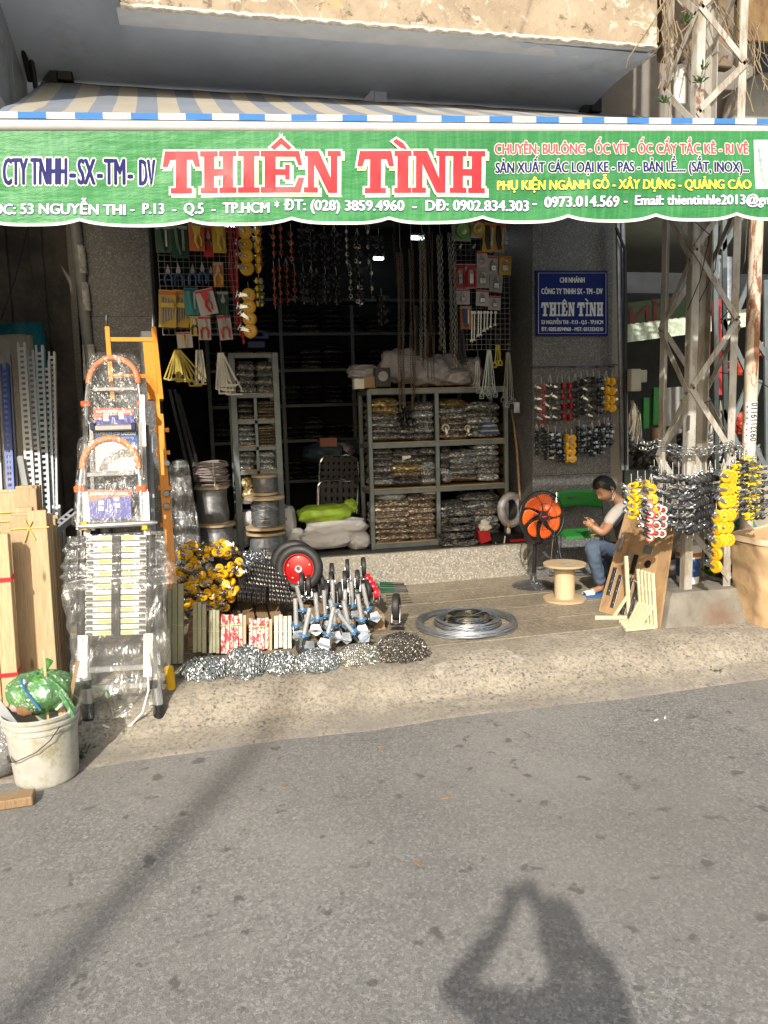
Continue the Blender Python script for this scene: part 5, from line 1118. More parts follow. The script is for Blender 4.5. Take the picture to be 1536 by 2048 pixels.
# ---------------------------------------------------------------- coil of wire on the ground
C0 = gz(932, 1250, .206)
def wirecoil(name, R, rr, z, n, mat, lab, cx=0, cy=0, wob=.006, wr=.0022, grp='coils of steel wire lying on the pavement'):
    T = thing(name, lab, 'wire coil', grp, loc=(C0.x+cx, C0.y+cy, .206)); 
    for k in range(n):
        a0 = rnd(0, 6.28); q = 2*pi*k/n; dr = rr*cos(q)*rnd(.5, 1); dz = rr*.8*(1+sin(q)*rnd(.6, 1)); mb = MB(); ph = rnd(0, 6)
        mb.tube([((R+dr+wob*sin(3*a+ph))*cos(a), (R+dr+wob*sin(3*a+ph))*sin(a), z+dz+.003*sin(5*a+ph)) for a in [i*2*pi/64 for i in range(64)]], wr, 5, closed=True)
        mb.build('wire_loop', mat, T, smooth=70)
    return T
wirecoil('wire_coil', .375, .030, 0, 40, GALV, 'wide outer coil of galvanised wire on the pavement', wr=.003)
wirecoil('wire_coil', .235, .035, .0, 40, GALV, 'middle coil of galvanised wire inside the wide coil', .02, .02, .008, .003)
wirecoil('wire_coil', .145, .030, .03, 40, mt('bright_wire', (.60, .58, .52), .2, 1., var=.2), 'small bright wire coil on top of the others', .03, .03, .003, .0025)
mb = MB(); mb.tube([(C0.x+.17, C0.y+.03, .30), (C0.x+.14, C0.y+.12, .36), (C0.x-.02, C0.y+.17, .345), (C0.x-.12, C0.y+.13, .31)], .002, 5); mb.tube([(C0.x+.17, C0.y+.03, .30), (C0.x+.05, C0.y+.02, .27), (C0.x-.03, C0.y+.04, .25)], .002, 5); mb.build('loose_wire_end', GALV, **K('loose wire end sprung up from the small coil', 'wire'))
# ================================================================ INSIDE THE SHOP
for i, (x, y, Y, w) in enumerate(((835, 476, 9.0, .16), (757, 517, 10.6, .14), (470, 449, 7.0, .22))):
    T = thing('ceiling_lamp', ('small white lamp glowing between the hanging chains', 'small white lamp glowing left of the chains, lowest of the three', 'white lamp just under the banner edge on the left')[i], 'lamp'); c = at(x, y, Y)
    mb = MB(); mb.bbox(c, (w, .05, .035), .008); mb.build('tube', m_emit('lamp_light', (.9, .97, 1), 7), T); mb = MB(); mb.bbox(c+Vector((0, 0, .035)), (w*1.15, .07, .03), .006); mb.build('holder', GALV, T)
    if i < 2: mb = MB(); mb.tube([c+Vector((0, 0, .04)), (c.x, c.y, 4.3)], .006, 6); mb.build('rod', BLACKM, T)

def bag_me(name, mat, sx, sy, sz, seed):
    mb = MB()
    def f(u, v):
        a = u*2*pi; p = -pi/2+pi*v; e = .42; ca, sa = cos(a), sin(a); cp = abs(cos(p))**.55
        x = sx/2*math.copysign(abs(ca)**e, ca)*cp; y = sy/2*math.copysign(abs(sa)**e, sa)*cp; z = sz/2*sin(p)
        edge = max(abs(x)/(sx/2), abs(y)/(sy/2)); z *= (1-.45*edge**3)
        q = Vector((x*9+seed*3, y*9, z*14)); z += noise.noise(q)*sz*.16; x += noise.noise(q+Vector((9, 0, 0)))*.012; y += noise.noise(q+Vector((0, 9, 0)))*.014
        z -= .12*sz*(edge**2)
        return (x, y, z)
    mb.grid(f, 26, 11, closed_u=True); return mb.mesh(name, mat, 80)
BAGM = dict(brown=m_bag('brown_screw_bag', ((.07, .05, .035), (.22, .165, .125), (.75, .68, .52)), 85), grey=m_bag('grey_screw_bag', ((.05, .05, .05), (.17, .165, .16), (.65, .65, .62)), 80), dark=m_bag('dark_screw_bag', ((.02, .02, .02), (.07, .067, .065), (.22, .21, .2)), 60),
    silver=m_bag('silver_screw_bag', ((.08, .085, .09), (.29, .31, .32), (.85, .88, .88)), 70), gold=m_bag('golden_screw_bag', ((.10, .075, .03), (.30, .22, .09), (.8, .65, .3)), 55))
BAGS = {k: [bag_me('screw_bag', m, .25, .30, .062, s) for s in range(3)] for k, m in BAGM.items()}
def stack(x0, x1, yb, yt, Y, kinds, cell, sh, n=None, depth=0.):
    """bags between pixels x0..x1, from the board at yb up to yt"""
    a, b, t = at(x0, yb, Y), at(x1, yb, Y), at((x0+x1)/2, yt, Y); w = b.x-a.x; h = t.z-a.z; n = n or max(1, round(h/.052)); p = h/n
    for i in range(n):
        k = kinds[i % len(kinds)] if isinstance(kinds, (list, tuple)) else kinds
        link('screw_bag', random.choice(BAGS[k]), loc=((a.x+b.x)/2+rnd(-.006, .006), Y+.15+depth, a.z+(i+.5)*p), rot=(rnd(-.04, .04), rnd(-.035, .035), rnd(-.12, .12)+(pi if random.random() < .5 else 0)), label='%s bag, %s, %s' % (dict(brown='brown', grey='grey', dark='dark grey', silver='silver', gold='golden')[k], ORD[min(i, 10)], cell), category='bag', group=sh).scale = (w/.25*1.16, 1, p/.055*rnd(1.3, 1.6))
# -- big shelf
SY = 7.36
S = thing('display_shelf', 'big grey steel shelf of screw bags topped by plastic sacks', 'shelf')
xl, xm, xr = at(742, 940, SY).x, at(875, 940, SY).x, at(1012, 940, SY).x
zt, z1, z2, zb = at(870, 778, SY).z, at(870, 884, SY).z, at(870, 975, SY).z, .56
for x in (xl, xm, xr):
    for y in (SY, SY+.42): mb = MB(); mb.bbox((x, y, (zt+.535)/2), (.04, .04, zt-.535), .002); mb.build('post', STEELG, S)
BRDW = mt('shelf_board_wood', (.42, .29, .15), .6)
for z in (zt, z1, z2, zb+.02):
    for y in (SY, SY+.42): mb = MB(); mb.bbox(((xl+xr)/2, y-.001, z-.02), (xr-xl-.04, .042, .045), .002); mb.build('beam', STEELG, S)
    for x in (xl, xr): mb = MB(); mb.bbox((x, SY+.21, z-.02), (.035, .38, .04), .002); mb.build('side_beam', STEELG, S)
    mb = MB(); mb.box(((xl+xr)/2, SY+.21, z+.007), (xr-xl-.01, .43, .014)); mb.build('shelf_board', BRDW, S)
GB = 'bags of screws on the big grey shelf'
U = 'upper left cell'; stack(742, 800, 880, 800, SY, ['grey', 'grey', 'silver', 'grey', 'gold', 'gold'], 'left stack, top left cell', GB, 6); stack(790, 835, 880, 842, SY, ['dark', 'grey', 'grey'], 'middle stack, top left cell', GB, 3, .04); stack(830, 870, 880, 806, SY, ['grey', 'silver', 'grey', 'silver', 'grey'], 'right stack, top left cell', GB, 5)
stack(882, 940, 877, 800, SY, ['brown', 'grey', 'brown', 'grey', 'silver', 'gold'], 'left stack, top right cell', GB, 6, .05); stack(938, 1002, 874, 806, SY, ['silver', 'grey', 'silver', 'grey', 'silver'], 'right stack, top right cell', GB, 5, .05)
stack(745, 790, 971, 896, SY, ['silver', 'dark', 'grey', 'grey', 'dark', 'dark'], 'left stack, middle left cell', GB, 6); stack(788, 845, 970, 900, SY, ['dark', 'brown', 'gold', 'grey', 'dark'], 'middle stack, middle left cell', GB, 5); stack(842, 872, 968, 895, SY, ['silver', 'grey', 'silver', 'dark', 'grey'], 'right stack, middle left cell', GB, 5)
stack(882, 902, 964, 892, SY, ['grey', 'silver', 'dark', 'grey', 'dark'], 'narrow stack, middle right cell', GB, 5); stack(900, 958, 963, 902, SY, ['brown', 'silver', 'grey', 'silver', 'silver'], 'middle stack, middle right cell', GB, 5); stack(956, 1000, 961, 886, SY, ['silver', 'silver', 'grey', 'silver', 'silver', 'silver'], 'right stack, middle right cell', GB, 6)
stack(750, 822, 1094, 1002, SY, 'brown', 'left stack, bottom left cell', GB, 8); stack(820, 874, 1092, 990, SY, 'brown', 'right stack, bottom left cell', GB, 8)
stack(884, 940, 1085, 1008, SY, ['brown', 'brown', 'silver', 'silver', 'grey'], 'left stack, bottom right cell', GB, 5, .06); stack(936, 1005, 1080, 990, SY, ['silver', 'grey', 'silver', 'brown', 'silver', 'grey'], 'right stack, bottom right cell', GB, 6, .06)
# loose bags in front, bottom right and on top of the brown stacks
def lumpy(c, sx, sy, sz, mat, name, lab, cat, seed, e=.8, nn=.12, group=None, rz=0., seams=0):
    mb = MB()
    def f(u, v):
        a = u*2*pi; p = -pi/2+pi*v; ca, sa = cos(a), sin(a); cp = max(0, cos(p))**e
        d = Vector((ca*cp, sa*cp, sin(p))); k = 1+nn*noise.noise(d*2.2+Vector((seed, 0, 0)))*2+nn*.5*noise.noise(d*6+Vector((0, seed, 0)))+nn*.25*noise.noise(d*15+Vector((0, seed, 2)))
        x = math.copysign(abs(d.x)**.8, d.x)*sx/2*k; z = max(-sz/2, math.copysign(abs(d.z)**.9, d.z)*sz/2*k)
        return (x, d.y*sy/2*k, z)
    mb.grid(f, 48, 24, closed_u=True); return mb.build(name, mat, M=Matrix.Translation(c) @ Matrix.Rotation(rz, 4, 'Z'), smooth=80, **K(lab, cat, group))
GRB = m_bag('loose_grey_bag', ((.05, .05, .055), (.17, .17, .175), (.5, .5, .5)), 60, .25, .3)
for i in range(5): lumpy(at(918+rnd(-5, 5), 1084-i*15, 7.28), .40-.03*i, .25, .075, GRB, 'loose_bag', 'crumpled grey bag before the bottom right cell, %s' % ORD[i], 'bag', i, .6, .16, 'grey bags heaped before the big shelf')
lumpy(at(780, 993, 7.5), .32, .25, .08, m_film('pale_film', (.7, .75, .76), .2, 12, (1, 1, 1), 1, .5), 'loose_bag', 'pale clear bag lying on the brown stack', 'bag', 3, .7, .1); lumpy(at(858, 982, 7.5), .2, .2, .07, WHITEP, 'loose_bag', 'small white bag on top of the right brown stack', 'bag', 5, .7, .1)
mb = MB(); c = at(805, 920, SY-.01); mb.poly([c, c+Vector((.09, 0, .02)), c+Vector((.08, .05, .09)), c+Vector((.005, .05, .08))], .004, (0, 1, 0)); mb.build('paper_label', WHITEP, smooth=0, **K('white paper slip stuck on the bags in the middle left cell', 'paper'))
for x, sc, lab in ((891, 1.0, 'pale yellow wheeled caster standing on the shelf between the bags'), (935, .75, 'smaller pale caster standing on the shelf beside the blue boxes')):
    caster((KYB[0], wheel_me('wheel', .042, .024, mt('pale_wheel', (.55, .50, .32), .4), GREYH), .042), None, Matrix.Translation(at(x, 856, SY+.02)) @ Matrix.Rotation(1.3, 4, 'Z') @ Matrix.Rotation(pi, 4, 'X') @ Matrix.Scale(sc, 4), label=lab, category='caster')
for i in range(5): mb = MB(); mb.bbox(at(973+rnd(-4, 4), 866-i*5, SY+.1), (.21-.02*i, .16, .02), .002); mb.build('flat_box', mt('shaded_blue_card', (.05, .10, .26), .5) if i % 2 == 0 else mt('pale_card', (.35, .38, .42), .6), **K('flat blue or pale box, %s, in the top right cell' % ORD[i], 'box', 'flat boxes on the shelf'))
# top of the big shelf
PFILM = mt('milky_plastic', (.46, .45, .48), .3, var=.2, vs=6, bs=11, bd=.03)
for i, (x, y, Y, sx, sz, lab) in enumerate(((735, 748, 7.6, .36, .13, 'white sack lying at the left end of the big shelf top'), (725, 740, 7.7, .30, .10, 'thin white sack on top of the left end sack'), (800, 735, 7.75, .42, .34, 'large milky plastic bag in the middle of the shelf top'), (860, 745, 7.65, .40, .28, 'milky plastic bag behind the hanging chains'), (890, 740, 7.8, .36, .30, 'tall milky plastic bag right of the chains'), (910, 755, 7.6, .36, .16, 'flat plastic bag of white rolls at the right of the shelf top'), (940, 745, 7.75, .26, .3, 'dim plastic bag at the far right of the shelf top'))):
    lumpy(at(x, y, Y), sx, .3, sz, PFILM, 'plastic_sack', lab, 'sack', i*2.3, .6, .13, 'sacks on top of the big shelf')
for (x0, x1, y0, y1, m, lab) in ((709, 729, 757, 778, WHITEP, 'small white box at the left of the shelf top'), (728, 752, 753, 776, CARD, 'brown cardboard box beside the small white one')): a, b = at(x0, y1, 7.4), at(x1, y0, 7.4); mb = MB(); mb.bbox((a+b)/2+Vector((0, .05, 0)), (b.x-a.x, .1, b.z-a.z), .003); mb.build('small_box', m, **K(lab, 'box'))
T = thing('printed_box', 'dark box printed with a grey ring standing on the shelf top', 'box'); a, b = at(751, 774, 7.38), at(781, 735, 7.38); mb = MB(); mb.bbox((a+b)/2+Vector((0, .06, 0)), (b.x-a.x, .12, b.z-a.z), .003); mb.build('box_body', mt('charcoal_card', (.02, .025, .03), .4), T)
mb = MB(); mb.lathe([(.016, -.002), (.048, -.002), (.048, .0), (.016, .0)], (a+b)/2+Vector((0, -.003, .01)), 'Y', 24); mb.build('printed_ring', mt('ring_grey', (.4, .4, .42), .4), T)
# -- small shelf on the left
Y2 = 7.45; S2 = thing('narrow_shelf', 'tall narrow grey shelf with bags on the left of the doorway', 'shelf'); a0, a1 = at(466, 706, Y2), at(566, 706, Y2); zt2 = a0.z
xa, xb, xc = at(470, 860, Y2).x, at(513, 860, Y2).x, at(556, 860, Y2).x
for x in (xa, xc):
    for y in (Y2, Y2+.4): mb = MB(); mb.bbox((x, y, (zt2+.535)/2), (.058, .04, zt2-.535), .003); mb.build('post', STEELG, S2)
zz = [at(512, y, Y2).z for y in (712, 792, 844, 897, 945, 1003)]
for i, z in enumerate(zz):
    mb = MB(); mb.bbox(((xa+xc)/2, Y2, z), (xc-xa-.058, .035, .035), .002); mb.build('beam', STEELG, S2); mb = MB(); mb.box(((xa+xc)/2, Y2+.2, z+.024), (xc-xa, .38, .012)); mb.build('shelf_board', BRDW, S2)
mb = MB(); mb.bbox((xb, Y2, (zz[1]+zz[5])/2), (.03, .035, zz[1]-zz[5]-.04), .002); mb.build('divider', STEELG, S2); mb = MB(); mb.box((xb, Y2+.2, (zz[1]+zz[5])/2), (.01, .36, zz[1]-zz[5]-.04)); mb.build('divider_panel', BRDW, S2)
G2 = 'bags on the narrow shelf'
for j, (y0, y1, nn_, kk) in enumerate(((786, 724, 4, 'grey'), (840, 802, 3, 'dark'), (893, 852, 4, 'grey'), (942, 904, 3, 'silver'), (1000, 954, 2, 'gold'))):
    cn = ('top', 'second', 'third', 'fourth', 'lowest')[j]
    stack(474, 511, y0, y1, Y2, kk if j != 2 else 'silver', 'left stack, %s level, narrow shelf' % cn, G2, nn_); stack(515, 552, y0, y1+ (0 if j != 4 else -2), Y2, 'brown' if j in (1, 2) else kk, 'right stack, %s level, narrow shelf' % cn, G2, nn_+(3 if j in (1, 2) else 0))
for i, (x, y) in enumerate(((512, 690), (520, 672), (508, 668))): mb = MB(); mb.bbox(at(x, y, 7.55), (.16, .12, .06), .003); mb.build('blue_bin', mt('dark_blue_plastic', (.01, .025, .11), .4), **K('dark blue plastic bin on the narrow shelf top, %s' % ('front', 'middle', 'rear')[i], 'bin', 'blue bins'))
# -- back shelves
S3 = thing('back_shelf', 'long dark shelf unit along the back wall of the shop', 'shelf'); Y3 = 10.3
for x in (.2, 1.15, 2.1, 3.0, 3.6): mb = MB(); mb.bbox((x, Y3, 1.9), (.05, .05, 2.8), .002); mb.build('post', STEELG, S3)
lv = [at(650, y, Y3).z for y in (600, 668, 740, 810, 880, 960)]
for z in lv: mb = MB(); mb.bbox((1.9, Y3-.0, z), (3.4, .045, .04), .002); mb.build('beam', STEELG, S3); mb = MB(); mb.box((1.9, Y3+.25, z+.012), (3.4, .45, .012)); mb.build('shelf_board', STEELG, S3)
for L_ in range(1, len(lv)):
    for c in range(11):
        x = .36+c*.30
        for i in range(random.randint(3, 5)):
            o = link('screw_bag', random.choice(BAGS['dark' if random.random() < .7 else 'grey']), loc=(x+rnd(-.01, .01), Y3+.2, lv[L_]+.05+i*.066), rot=(0, rnd(-.05, .05), rnd(-.1, .1)), label='dark bag, back shelf level %s, %s stack from left, %s' % (NTH[L_-1], NTH[c], ORD[i]), category='bag', group='bags on the back shelves'); o.scale = (1.1, 1, 1.1)
# -- spools of steel rope
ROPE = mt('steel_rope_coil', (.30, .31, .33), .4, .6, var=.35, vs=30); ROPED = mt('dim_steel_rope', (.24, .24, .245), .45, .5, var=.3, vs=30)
def spool(cx, yt, yb, rpx, fpx, Y, mat, lab, sq=.0, wavy=.0):
    c = at(cx, yb, Y); t = at(cx, yt, Y); h = t.z-c.z; s = (Y/FPX)*1.02; r, fr = rpx*s, fpx*s; T = thing('cable_spool', lab, 'cable spool', 'spools of steel rope inside the shop', loc=(c.x, Y+r, c.z))
    n = max(8, int(h/.011)); prof = []
    for i in range(n): z = i*h/n; prof += [(r, z), (r+.004, z+h/n*.25), (r+.004, z+h/n*.6), (r, z+h/n*.9)]
    mb = MB(); mb.lathe([(p[0]*(1+.05*sin(p[1]*21)), p[1]) for p in prof], n=40)
    if wavy:
        for k in range(26): ph = rnd(0, 6.28); z0 = rnd(.04, h-.04); am = rnd(.005, .05); mb.tube([((r+.009)*cos(a)*1.02, (r+.009)*sin(a)*1.02, z0+am*sin(a+ph)) for a in [i*pi/16 for i in range(32)]], .0032, 5, closed=True)
    mb.build('wound_rope', mat, T, smooth=50)
    for z in (-.012, h+.012): mb = MB(); mb.lathe([(.03, z-.011), (fr, z-.011), (fr, z+.011), (.03, z+.011)], n=40); mb.build('flange', MDF, T)
    return T
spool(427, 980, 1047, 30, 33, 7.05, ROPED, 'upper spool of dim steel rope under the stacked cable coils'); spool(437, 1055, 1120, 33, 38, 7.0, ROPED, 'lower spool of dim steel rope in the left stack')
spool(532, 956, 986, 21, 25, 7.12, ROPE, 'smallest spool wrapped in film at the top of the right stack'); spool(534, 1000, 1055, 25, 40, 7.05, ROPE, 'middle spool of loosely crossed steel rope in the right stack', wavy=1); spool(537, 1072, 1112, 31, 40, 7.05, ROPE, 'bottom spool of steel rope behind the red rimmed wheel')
COILM = mt('pinkish_cable', (.33, .28, .27), .45, var=.25, vs=9)
for i in range(4):
    T = thing('cable_coil', 'coil of pale cable stacked on the left spools, %s' % ORD[i], 'cable coil', 'cable coils on the left spools', loc=at(422+rnd(-5, 5)+i*-2, 971-i*14, 7.25))
    for k in range(12): ph = rnd(0, 6); R = .145+rnd(-.018, .018); z = rnd(-.025, .025); mb = MB(); mb.tube([(R*cos(a)*1.0, R*sin(a), z+.008*sin(2*a+ph)) for a in [j*pi/16 for j in range(32)]], .0055, 5, closed=True); mb.build('cable_turn', COILM, T, smooth=70)
    mb = MB(); mb.tube([(.02, -.17, .03), (.02, -.17, -.03)], .006, 5); mb.build('white_tie', WIRE, T)
# dark wrapped roll
a, b = at(372, 1095, 6.75), at(358, 925, 6.95); mb = MB(); mb.tube([a+(b-a)*-.25, a, a.lerp(b, .6), b, b+(b-a)*.03], [.10, .10, .095, .075, .03], 20); mb.build('wrapped_roll', mt('dark_roll', (.04, .042, .045), .35, var=.4), **K('dark upright roll wrapped in clear film left of the spools', 'roll'))
o = shrink_wrap(a+(b-a)*-.2, b+(b-a)*.02, .28, .17, .24, m_film('dim_film', (.9, .9, .9), .10, 9, (1, 1, .5), 1.2, .1), 'plastic_wrap', None, 11, flare=.03); o['label'] = 'clear film sheet round the dark upright roll'; o['category'] = 'plastic wrap'
mb = MB(); mb.box(at(396, 1090, 6.85), (.012, .02, .36)); mb.build('white_stick', WHITEP, smooth=0, **K('white plastic edge strip beside the dark wrapped roll', 'plastic strip'))
for i, (x0, y0, x1, y1) in enumerate(((338, 780, 380, 960), (348, 780, 392, 960), (356, 790, 400, 950))): mb = MB(); mb.bar(at(x0, y0, 7.9), at(x1, y1, 7.5), .03, .03); mb.build('steel_angle', DSTEEL, **K('dim long steel angle leaning in the dark left corner, %s from the left' % NTH[i], 'steel bar', 'dim steel angles in the left corner'))
# sacks
SACK = mt('white_woven_sack', (.62, .61, .62), .6, var=.12, vs=5, bs=9, bd=.03, dirt=(.30, .29, .29), df=.6, ds=5); LIME = mt('lime_sack', (.27, .42, .03), .5, var=.2, bs=9, bd=.03)
for i, (x, y, Y, sx, sy, sz, m, lab) in enumerate(((652, 1078, 7.45, .60, .34, .17, SACK, 'white woven sack on the floor, front left of the sack pile'), (716, 1080, 7.45, .24, .3, .17, SACK, 'short white sack end beside the shelf post'), (672, 1052, 7.5, .62, .34, .17, SACK, 'white woven sack under the lime green one'), (588, 1076, 7.55, .22, .25, .2, SACK, 'small tied white sack next to the rope spools'), (568, 1040, 7.6, .24, .25, .3, SACK, 'standing white sack with an orange print behind the spools'), (490, 1040, 7.6, .22, .2, .2, SACK, 'pale sack with blue letters between the spool stacks'), (480, 1075, 7.6, .2, .2, .2, SACK, 'pale sack low between the spool stacks'), (650, 1026, 7.5, .56, .3, .17, LIME, 'lime green sack lying on the white sacks'))):
    lumpy(at(x, y, Y), sx, sy, sz, m, 'sack', lab, 'sack', i*3.1, .55, .07, 'sacks on the shop floor', rz=.05)
lumpy(at(700, 1012, 7.5), .13, .12, .13, LIME, 'sack_neck', 'gathered neck of the lime green sack', 'sack end', 4, .8, .2)
mb = MB(); mb.poly([at(560, 1038, 7.46), at(568, 1030, 7.46), at(575, 1038, 7.46), at(567, 1047, 7.46)], .002, (0, 1, 0)); mb.build('printed_patch', mt('orange_print', (.6, .15, .05), .5), smooth=0, **K('orange diamond label on the standing white sack', 'label'))
mb = MB(); mb.bbox(at(655, 884, 8.8), (.2, .15, .1), .003); mb.build('small_box', mt('red_white_card', (.5, .2, .17), .5), **K('small red and white box on the sacks deep in the shop', 'box'))
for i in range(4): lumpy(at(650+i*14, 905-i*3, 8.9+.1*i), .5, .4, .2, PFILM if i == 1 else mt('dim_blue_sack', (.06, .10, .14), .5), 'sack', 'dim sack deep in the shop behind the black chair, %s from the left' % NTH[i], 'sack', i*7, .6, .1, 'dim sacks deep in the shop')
# black strap lounge chair
T = thing('folding_lounger', 'black webbed folding lounger with chrome frame standing in the doorway', 'chair'); BW = mt('black_webbing', (.022, .02, .022), .6, bs=120, bd=.001)
for (y0, y1, x0, x1, Y) in ((912, 965, 640, 716, 8.1), (962, 1030, 634, 716, 7.8)):
    P = [at(x0, y1, Y), at(x0+2, y0+10, Y), at(x0+8, y0+1, Y), at(x0+14, y0, Y), at(x1-14, y0, Y), at(x1-6, y0+2, Y), at(x1, y0+12, Y), at(x1+2, y1, Y)]; mb = MB(); mb.tube(P, .011, 8); mb.build('chrome_frame', CHROME, T)
    nx, ny = 6, 4
    for i in range(nx): xx = x0+6+(x1-x0-12)*(i+.5)/nx; mb = MB(); mb.bar(at(xx, y0, Y-.012*(1 if i % 2 else -1)), at(xx, y1, Y-.012*(1 if i % 2 else -1)), .04, .004); mb.build('web_strap', BW, T)
    for j in range(ny): yy = y0+(y1-y0)*(j+.6)/ny; mb = MB(); mb.bar(at(x0, yy, Y-.004), at(x1, yy, Y-.004), .045, .004, up=(0, 1, 0)); mb.build('web_strap', BW, T)
mb = MB(); mb.tube([at(636, 1030, 7.7), at(640, 925, 7.9)], .012, 8); mb.tube([at(714, 1030, 7.7), at(716, 980, 7.8)], .012, 8); mb.build('leg', CHROME, T)

# ---------------------------------------------------------------- hanging chains before the big shelf
DCH = mt('dim_steel_chain', (.25, .235, .21), .4, .8, var=.3, vs=20); DCB = mt('brown_chain', (.15, .12, .09), .45, .7, var=.3, vs=20)
for i, (x, y0, y1, Y, Lk, n, m, lab) in enumerate(((788, 470, 585, 8.2, .035, 2, DCB, 'short dark chain strands at the left of the hanging chains'), (800, 508, 835, 7.18, .030, 4, DCB, 'long brown chain strands reaching down before the shelf'), (822, 500, 830, 7.2, .028, 3, DCB, 'second long brown chain bundle from the left'), (843, 470, 770, 7.2, .032, 4, DCH, 'pale chain bundle in the middle of the hanging chains'), (857, 465, 775, 7.22, .020, 5, DCB, 'fine dense chain bundle right of the pale one'), (879, 475, 725, 7.15, .045, 3, DCH, 'chain bundle with long links, second from the right'), (903, 470, 742, 7.15, .042, 4, DCH, 'chain bundle with long links nearest the padlock packs'))):
    t = at(x, y0, Y); b = at(x+6, y1, Y); T = thing('hanging_chain', lab, 'chain', 'chain bundles hanging from the ceiling', loc=t); l = t.z-b.z; src = chain_link(Lk, Lk*.5, Lk*.10, m, 4, 4); sv = [v.co.copy() for v in src.vertices]; sf = [tuple(p.vertices) for p in src.polygons]
    for s in range(n):
        mb = MB(); dx = (s-(n-1)/2)*.018+rnd(-.003, .003); ln = l*rnd(.88, 1); q = int(ln/(Lk*.78))
        for k in range(q):
            w = Vector((dx+.006*sin(k*.11+s*2)+(b.x-t.x)*k/q, rnd(-.004, .004)+.012*(s % 2), -k*Lk*.78)); mb.M = Matrix.Translation(w) @ Matrix.Rotation((pi/2 if k % 2 else 0)+.5+s+k*.03, 4, 'Z'); mb.add(sv, sf)
        mb.M = Matrix(); mb.build('chain_strand', m, T, smooth=60)
    mb = MB(); mb.tube([(0, 0, .0), (.01, 0, .03), (0, 0, .06), (0, 0, 4.3-t.z)], .004, 6); mb.build('hook', DSTEEL, T); bpy.data.meshes.remove(src)

# ---------------------------------------------------------------- wire grids with packs
def wgrid(x0, x1, y0, y1, Y, pitch, lab):
    a, b = at(x0, y1, Y), at(x1, y0, Y); T = thing('wire_grid', lab, 'wire grid'); 
    n = int((b.x-a.x)/pitch); m = int((b.z-a.z)/pitch); G = mt('grey_wire', (.25, .25, .25), .4, .5)
    for i in range(n+1): mb = MB(); mb.box((a.x+i*pitch, Y, (a.z+b.z)/2), (.004, .004, b.z-a.z)); mb.build('wire', G, T, smooth=0)
    for j in range(m+1): mb = MB(); mb.box(((a.x+b.x)/2, Y-.004, a.z+j*pitch), (b.x-a.x, .004, .004)); mb.build('wire', G, T, smooth=0)
wgrid(326, 470, 448, 670, 6.86, .05, 'wire grid panel behind the tool packs on the left of the doorway'); wgrid(915, 1020, 445, 700, 7.3, .05, 'wire grid panel behind the padlock packs on the right')
def cmat(n, c, r=.45): return mt(n, c, r, var=.1)
CY, CG, CB, CT, CRD, CO, CW, CGR = cmat('mustard_card', (.45, .28, .04)), cmat('dark_green_card', (.01, .05, .03)), cmat('dark_blue_grip', (.02, .05, .16)), cmat('teal_card', (.03, .20, .20)), cmat('dull_red', (.42, .03, .03)), cmat('dull_orange_card', (.42, .12, .03)), cmat('pale_pack_card', (.42, .38, .38)), cmat('pack_grey', (.28, .28, .27))
STL = mt('tool_steel', (.45, .45, .44), .3, .8); BLIST = m_film('blister', (.95, .95, .95), .10, 16, (1, 1, 1), 1, .08)
def tool(mb, kind, c, s):
    """flat tool outline in the XZ plane, size s"""
    X = lambda x, z: c+Vector((x*s, 0, z*s))
    if kind == 'pliers':
        mb.mi = 2; mb.poly([X(-.10, .15), X(0, .5), X(.10, .15), X(.06, .05), X(-.06, .05)], .012, (0, -1, 0)); mb.mi = 1
        for g in (-1, 1): mb.tube([X(g*.04, .08), X(g*.17, -.12), X(g*.15, -.48)], [.05*s, .065*s, .045*s], 6)
    elif kind == 'hexkeys':
        mb.mi = 1; mb.bbox(X(0, .12), (.4*s, .02, .16*s), .004); mb.mi = 2
        for k in range(5): mb.tube([X(-.16+.08*k, .40-.03*k), X(-.16+.08*k, -.45+.05*k)], .02*s, 5)
    elif kind == 'saw': mb.mi = 1; mb.poly([X(-.18, .45), X(.18, .42), X(.14, .1), X(-.1, .12)], .015, (0, -1, 0)); mb.tube([X(0, .1), X(-.05, -.15), X(.07, -.45)], [.08*s, .07*s, .05*s], 6); mb.tube([X(.1, .1), X(.2, -.1), X(.18, -.35)], .04*s, 6)
    elif kind == 'padlock':
        mb.mi = 2; mb.bbox(X(0, -.15), (.36*s, .025, .36*s), .006); mb.tube([X(-.12, 0), X(-.12, .22), X(-.06, .32), X(.06, .32), X(.12, .22), X(.12, 0)], .035*s, 6); mb.mi = 1; mb.bbox(X(0, -.15)+Vector((0, -.014, 0)), (.1*s, .004, .1*s), .001)
    elif kind == 'ulock': mb.mi = 1; mb.tube([X(-.2, -.45), X(-.2, .2), X(-.12, .38), X(.12, .38), X(.2, .2), X(.2, -.45)], .07*s, 8); mb.mi = 2; mb.bbox(X(0, -.1), (.2*s, .02, .5*s), .004); mb.mi = 1; mb.bbox(X(0, -.45), (.5*s, .03, .1*s), .004)
    elif kind == 'tape': 
        mb.mi = 1; mb.lathe([(.22*s, -.03), (.42*s, -.035), (.45*s, 0), (.42*s, .0), (.22*s, .0)], c, 'Y', 22); mb.mi = 2; mb.lathe([(.001, -.04), (.2*s, -.036), (.2*s, 0)], c, 'Y', 16)
    elif kind == 'knife': mb.mi = 1; mb.tube([X(-.1, .45), X(-.05, -.1), X(.05, -.45)], [.09*s, .1*s, .07*s], 6); mb.mi = 2; mb.box(X(.12, .05), (.08*s, .01, .7*s))
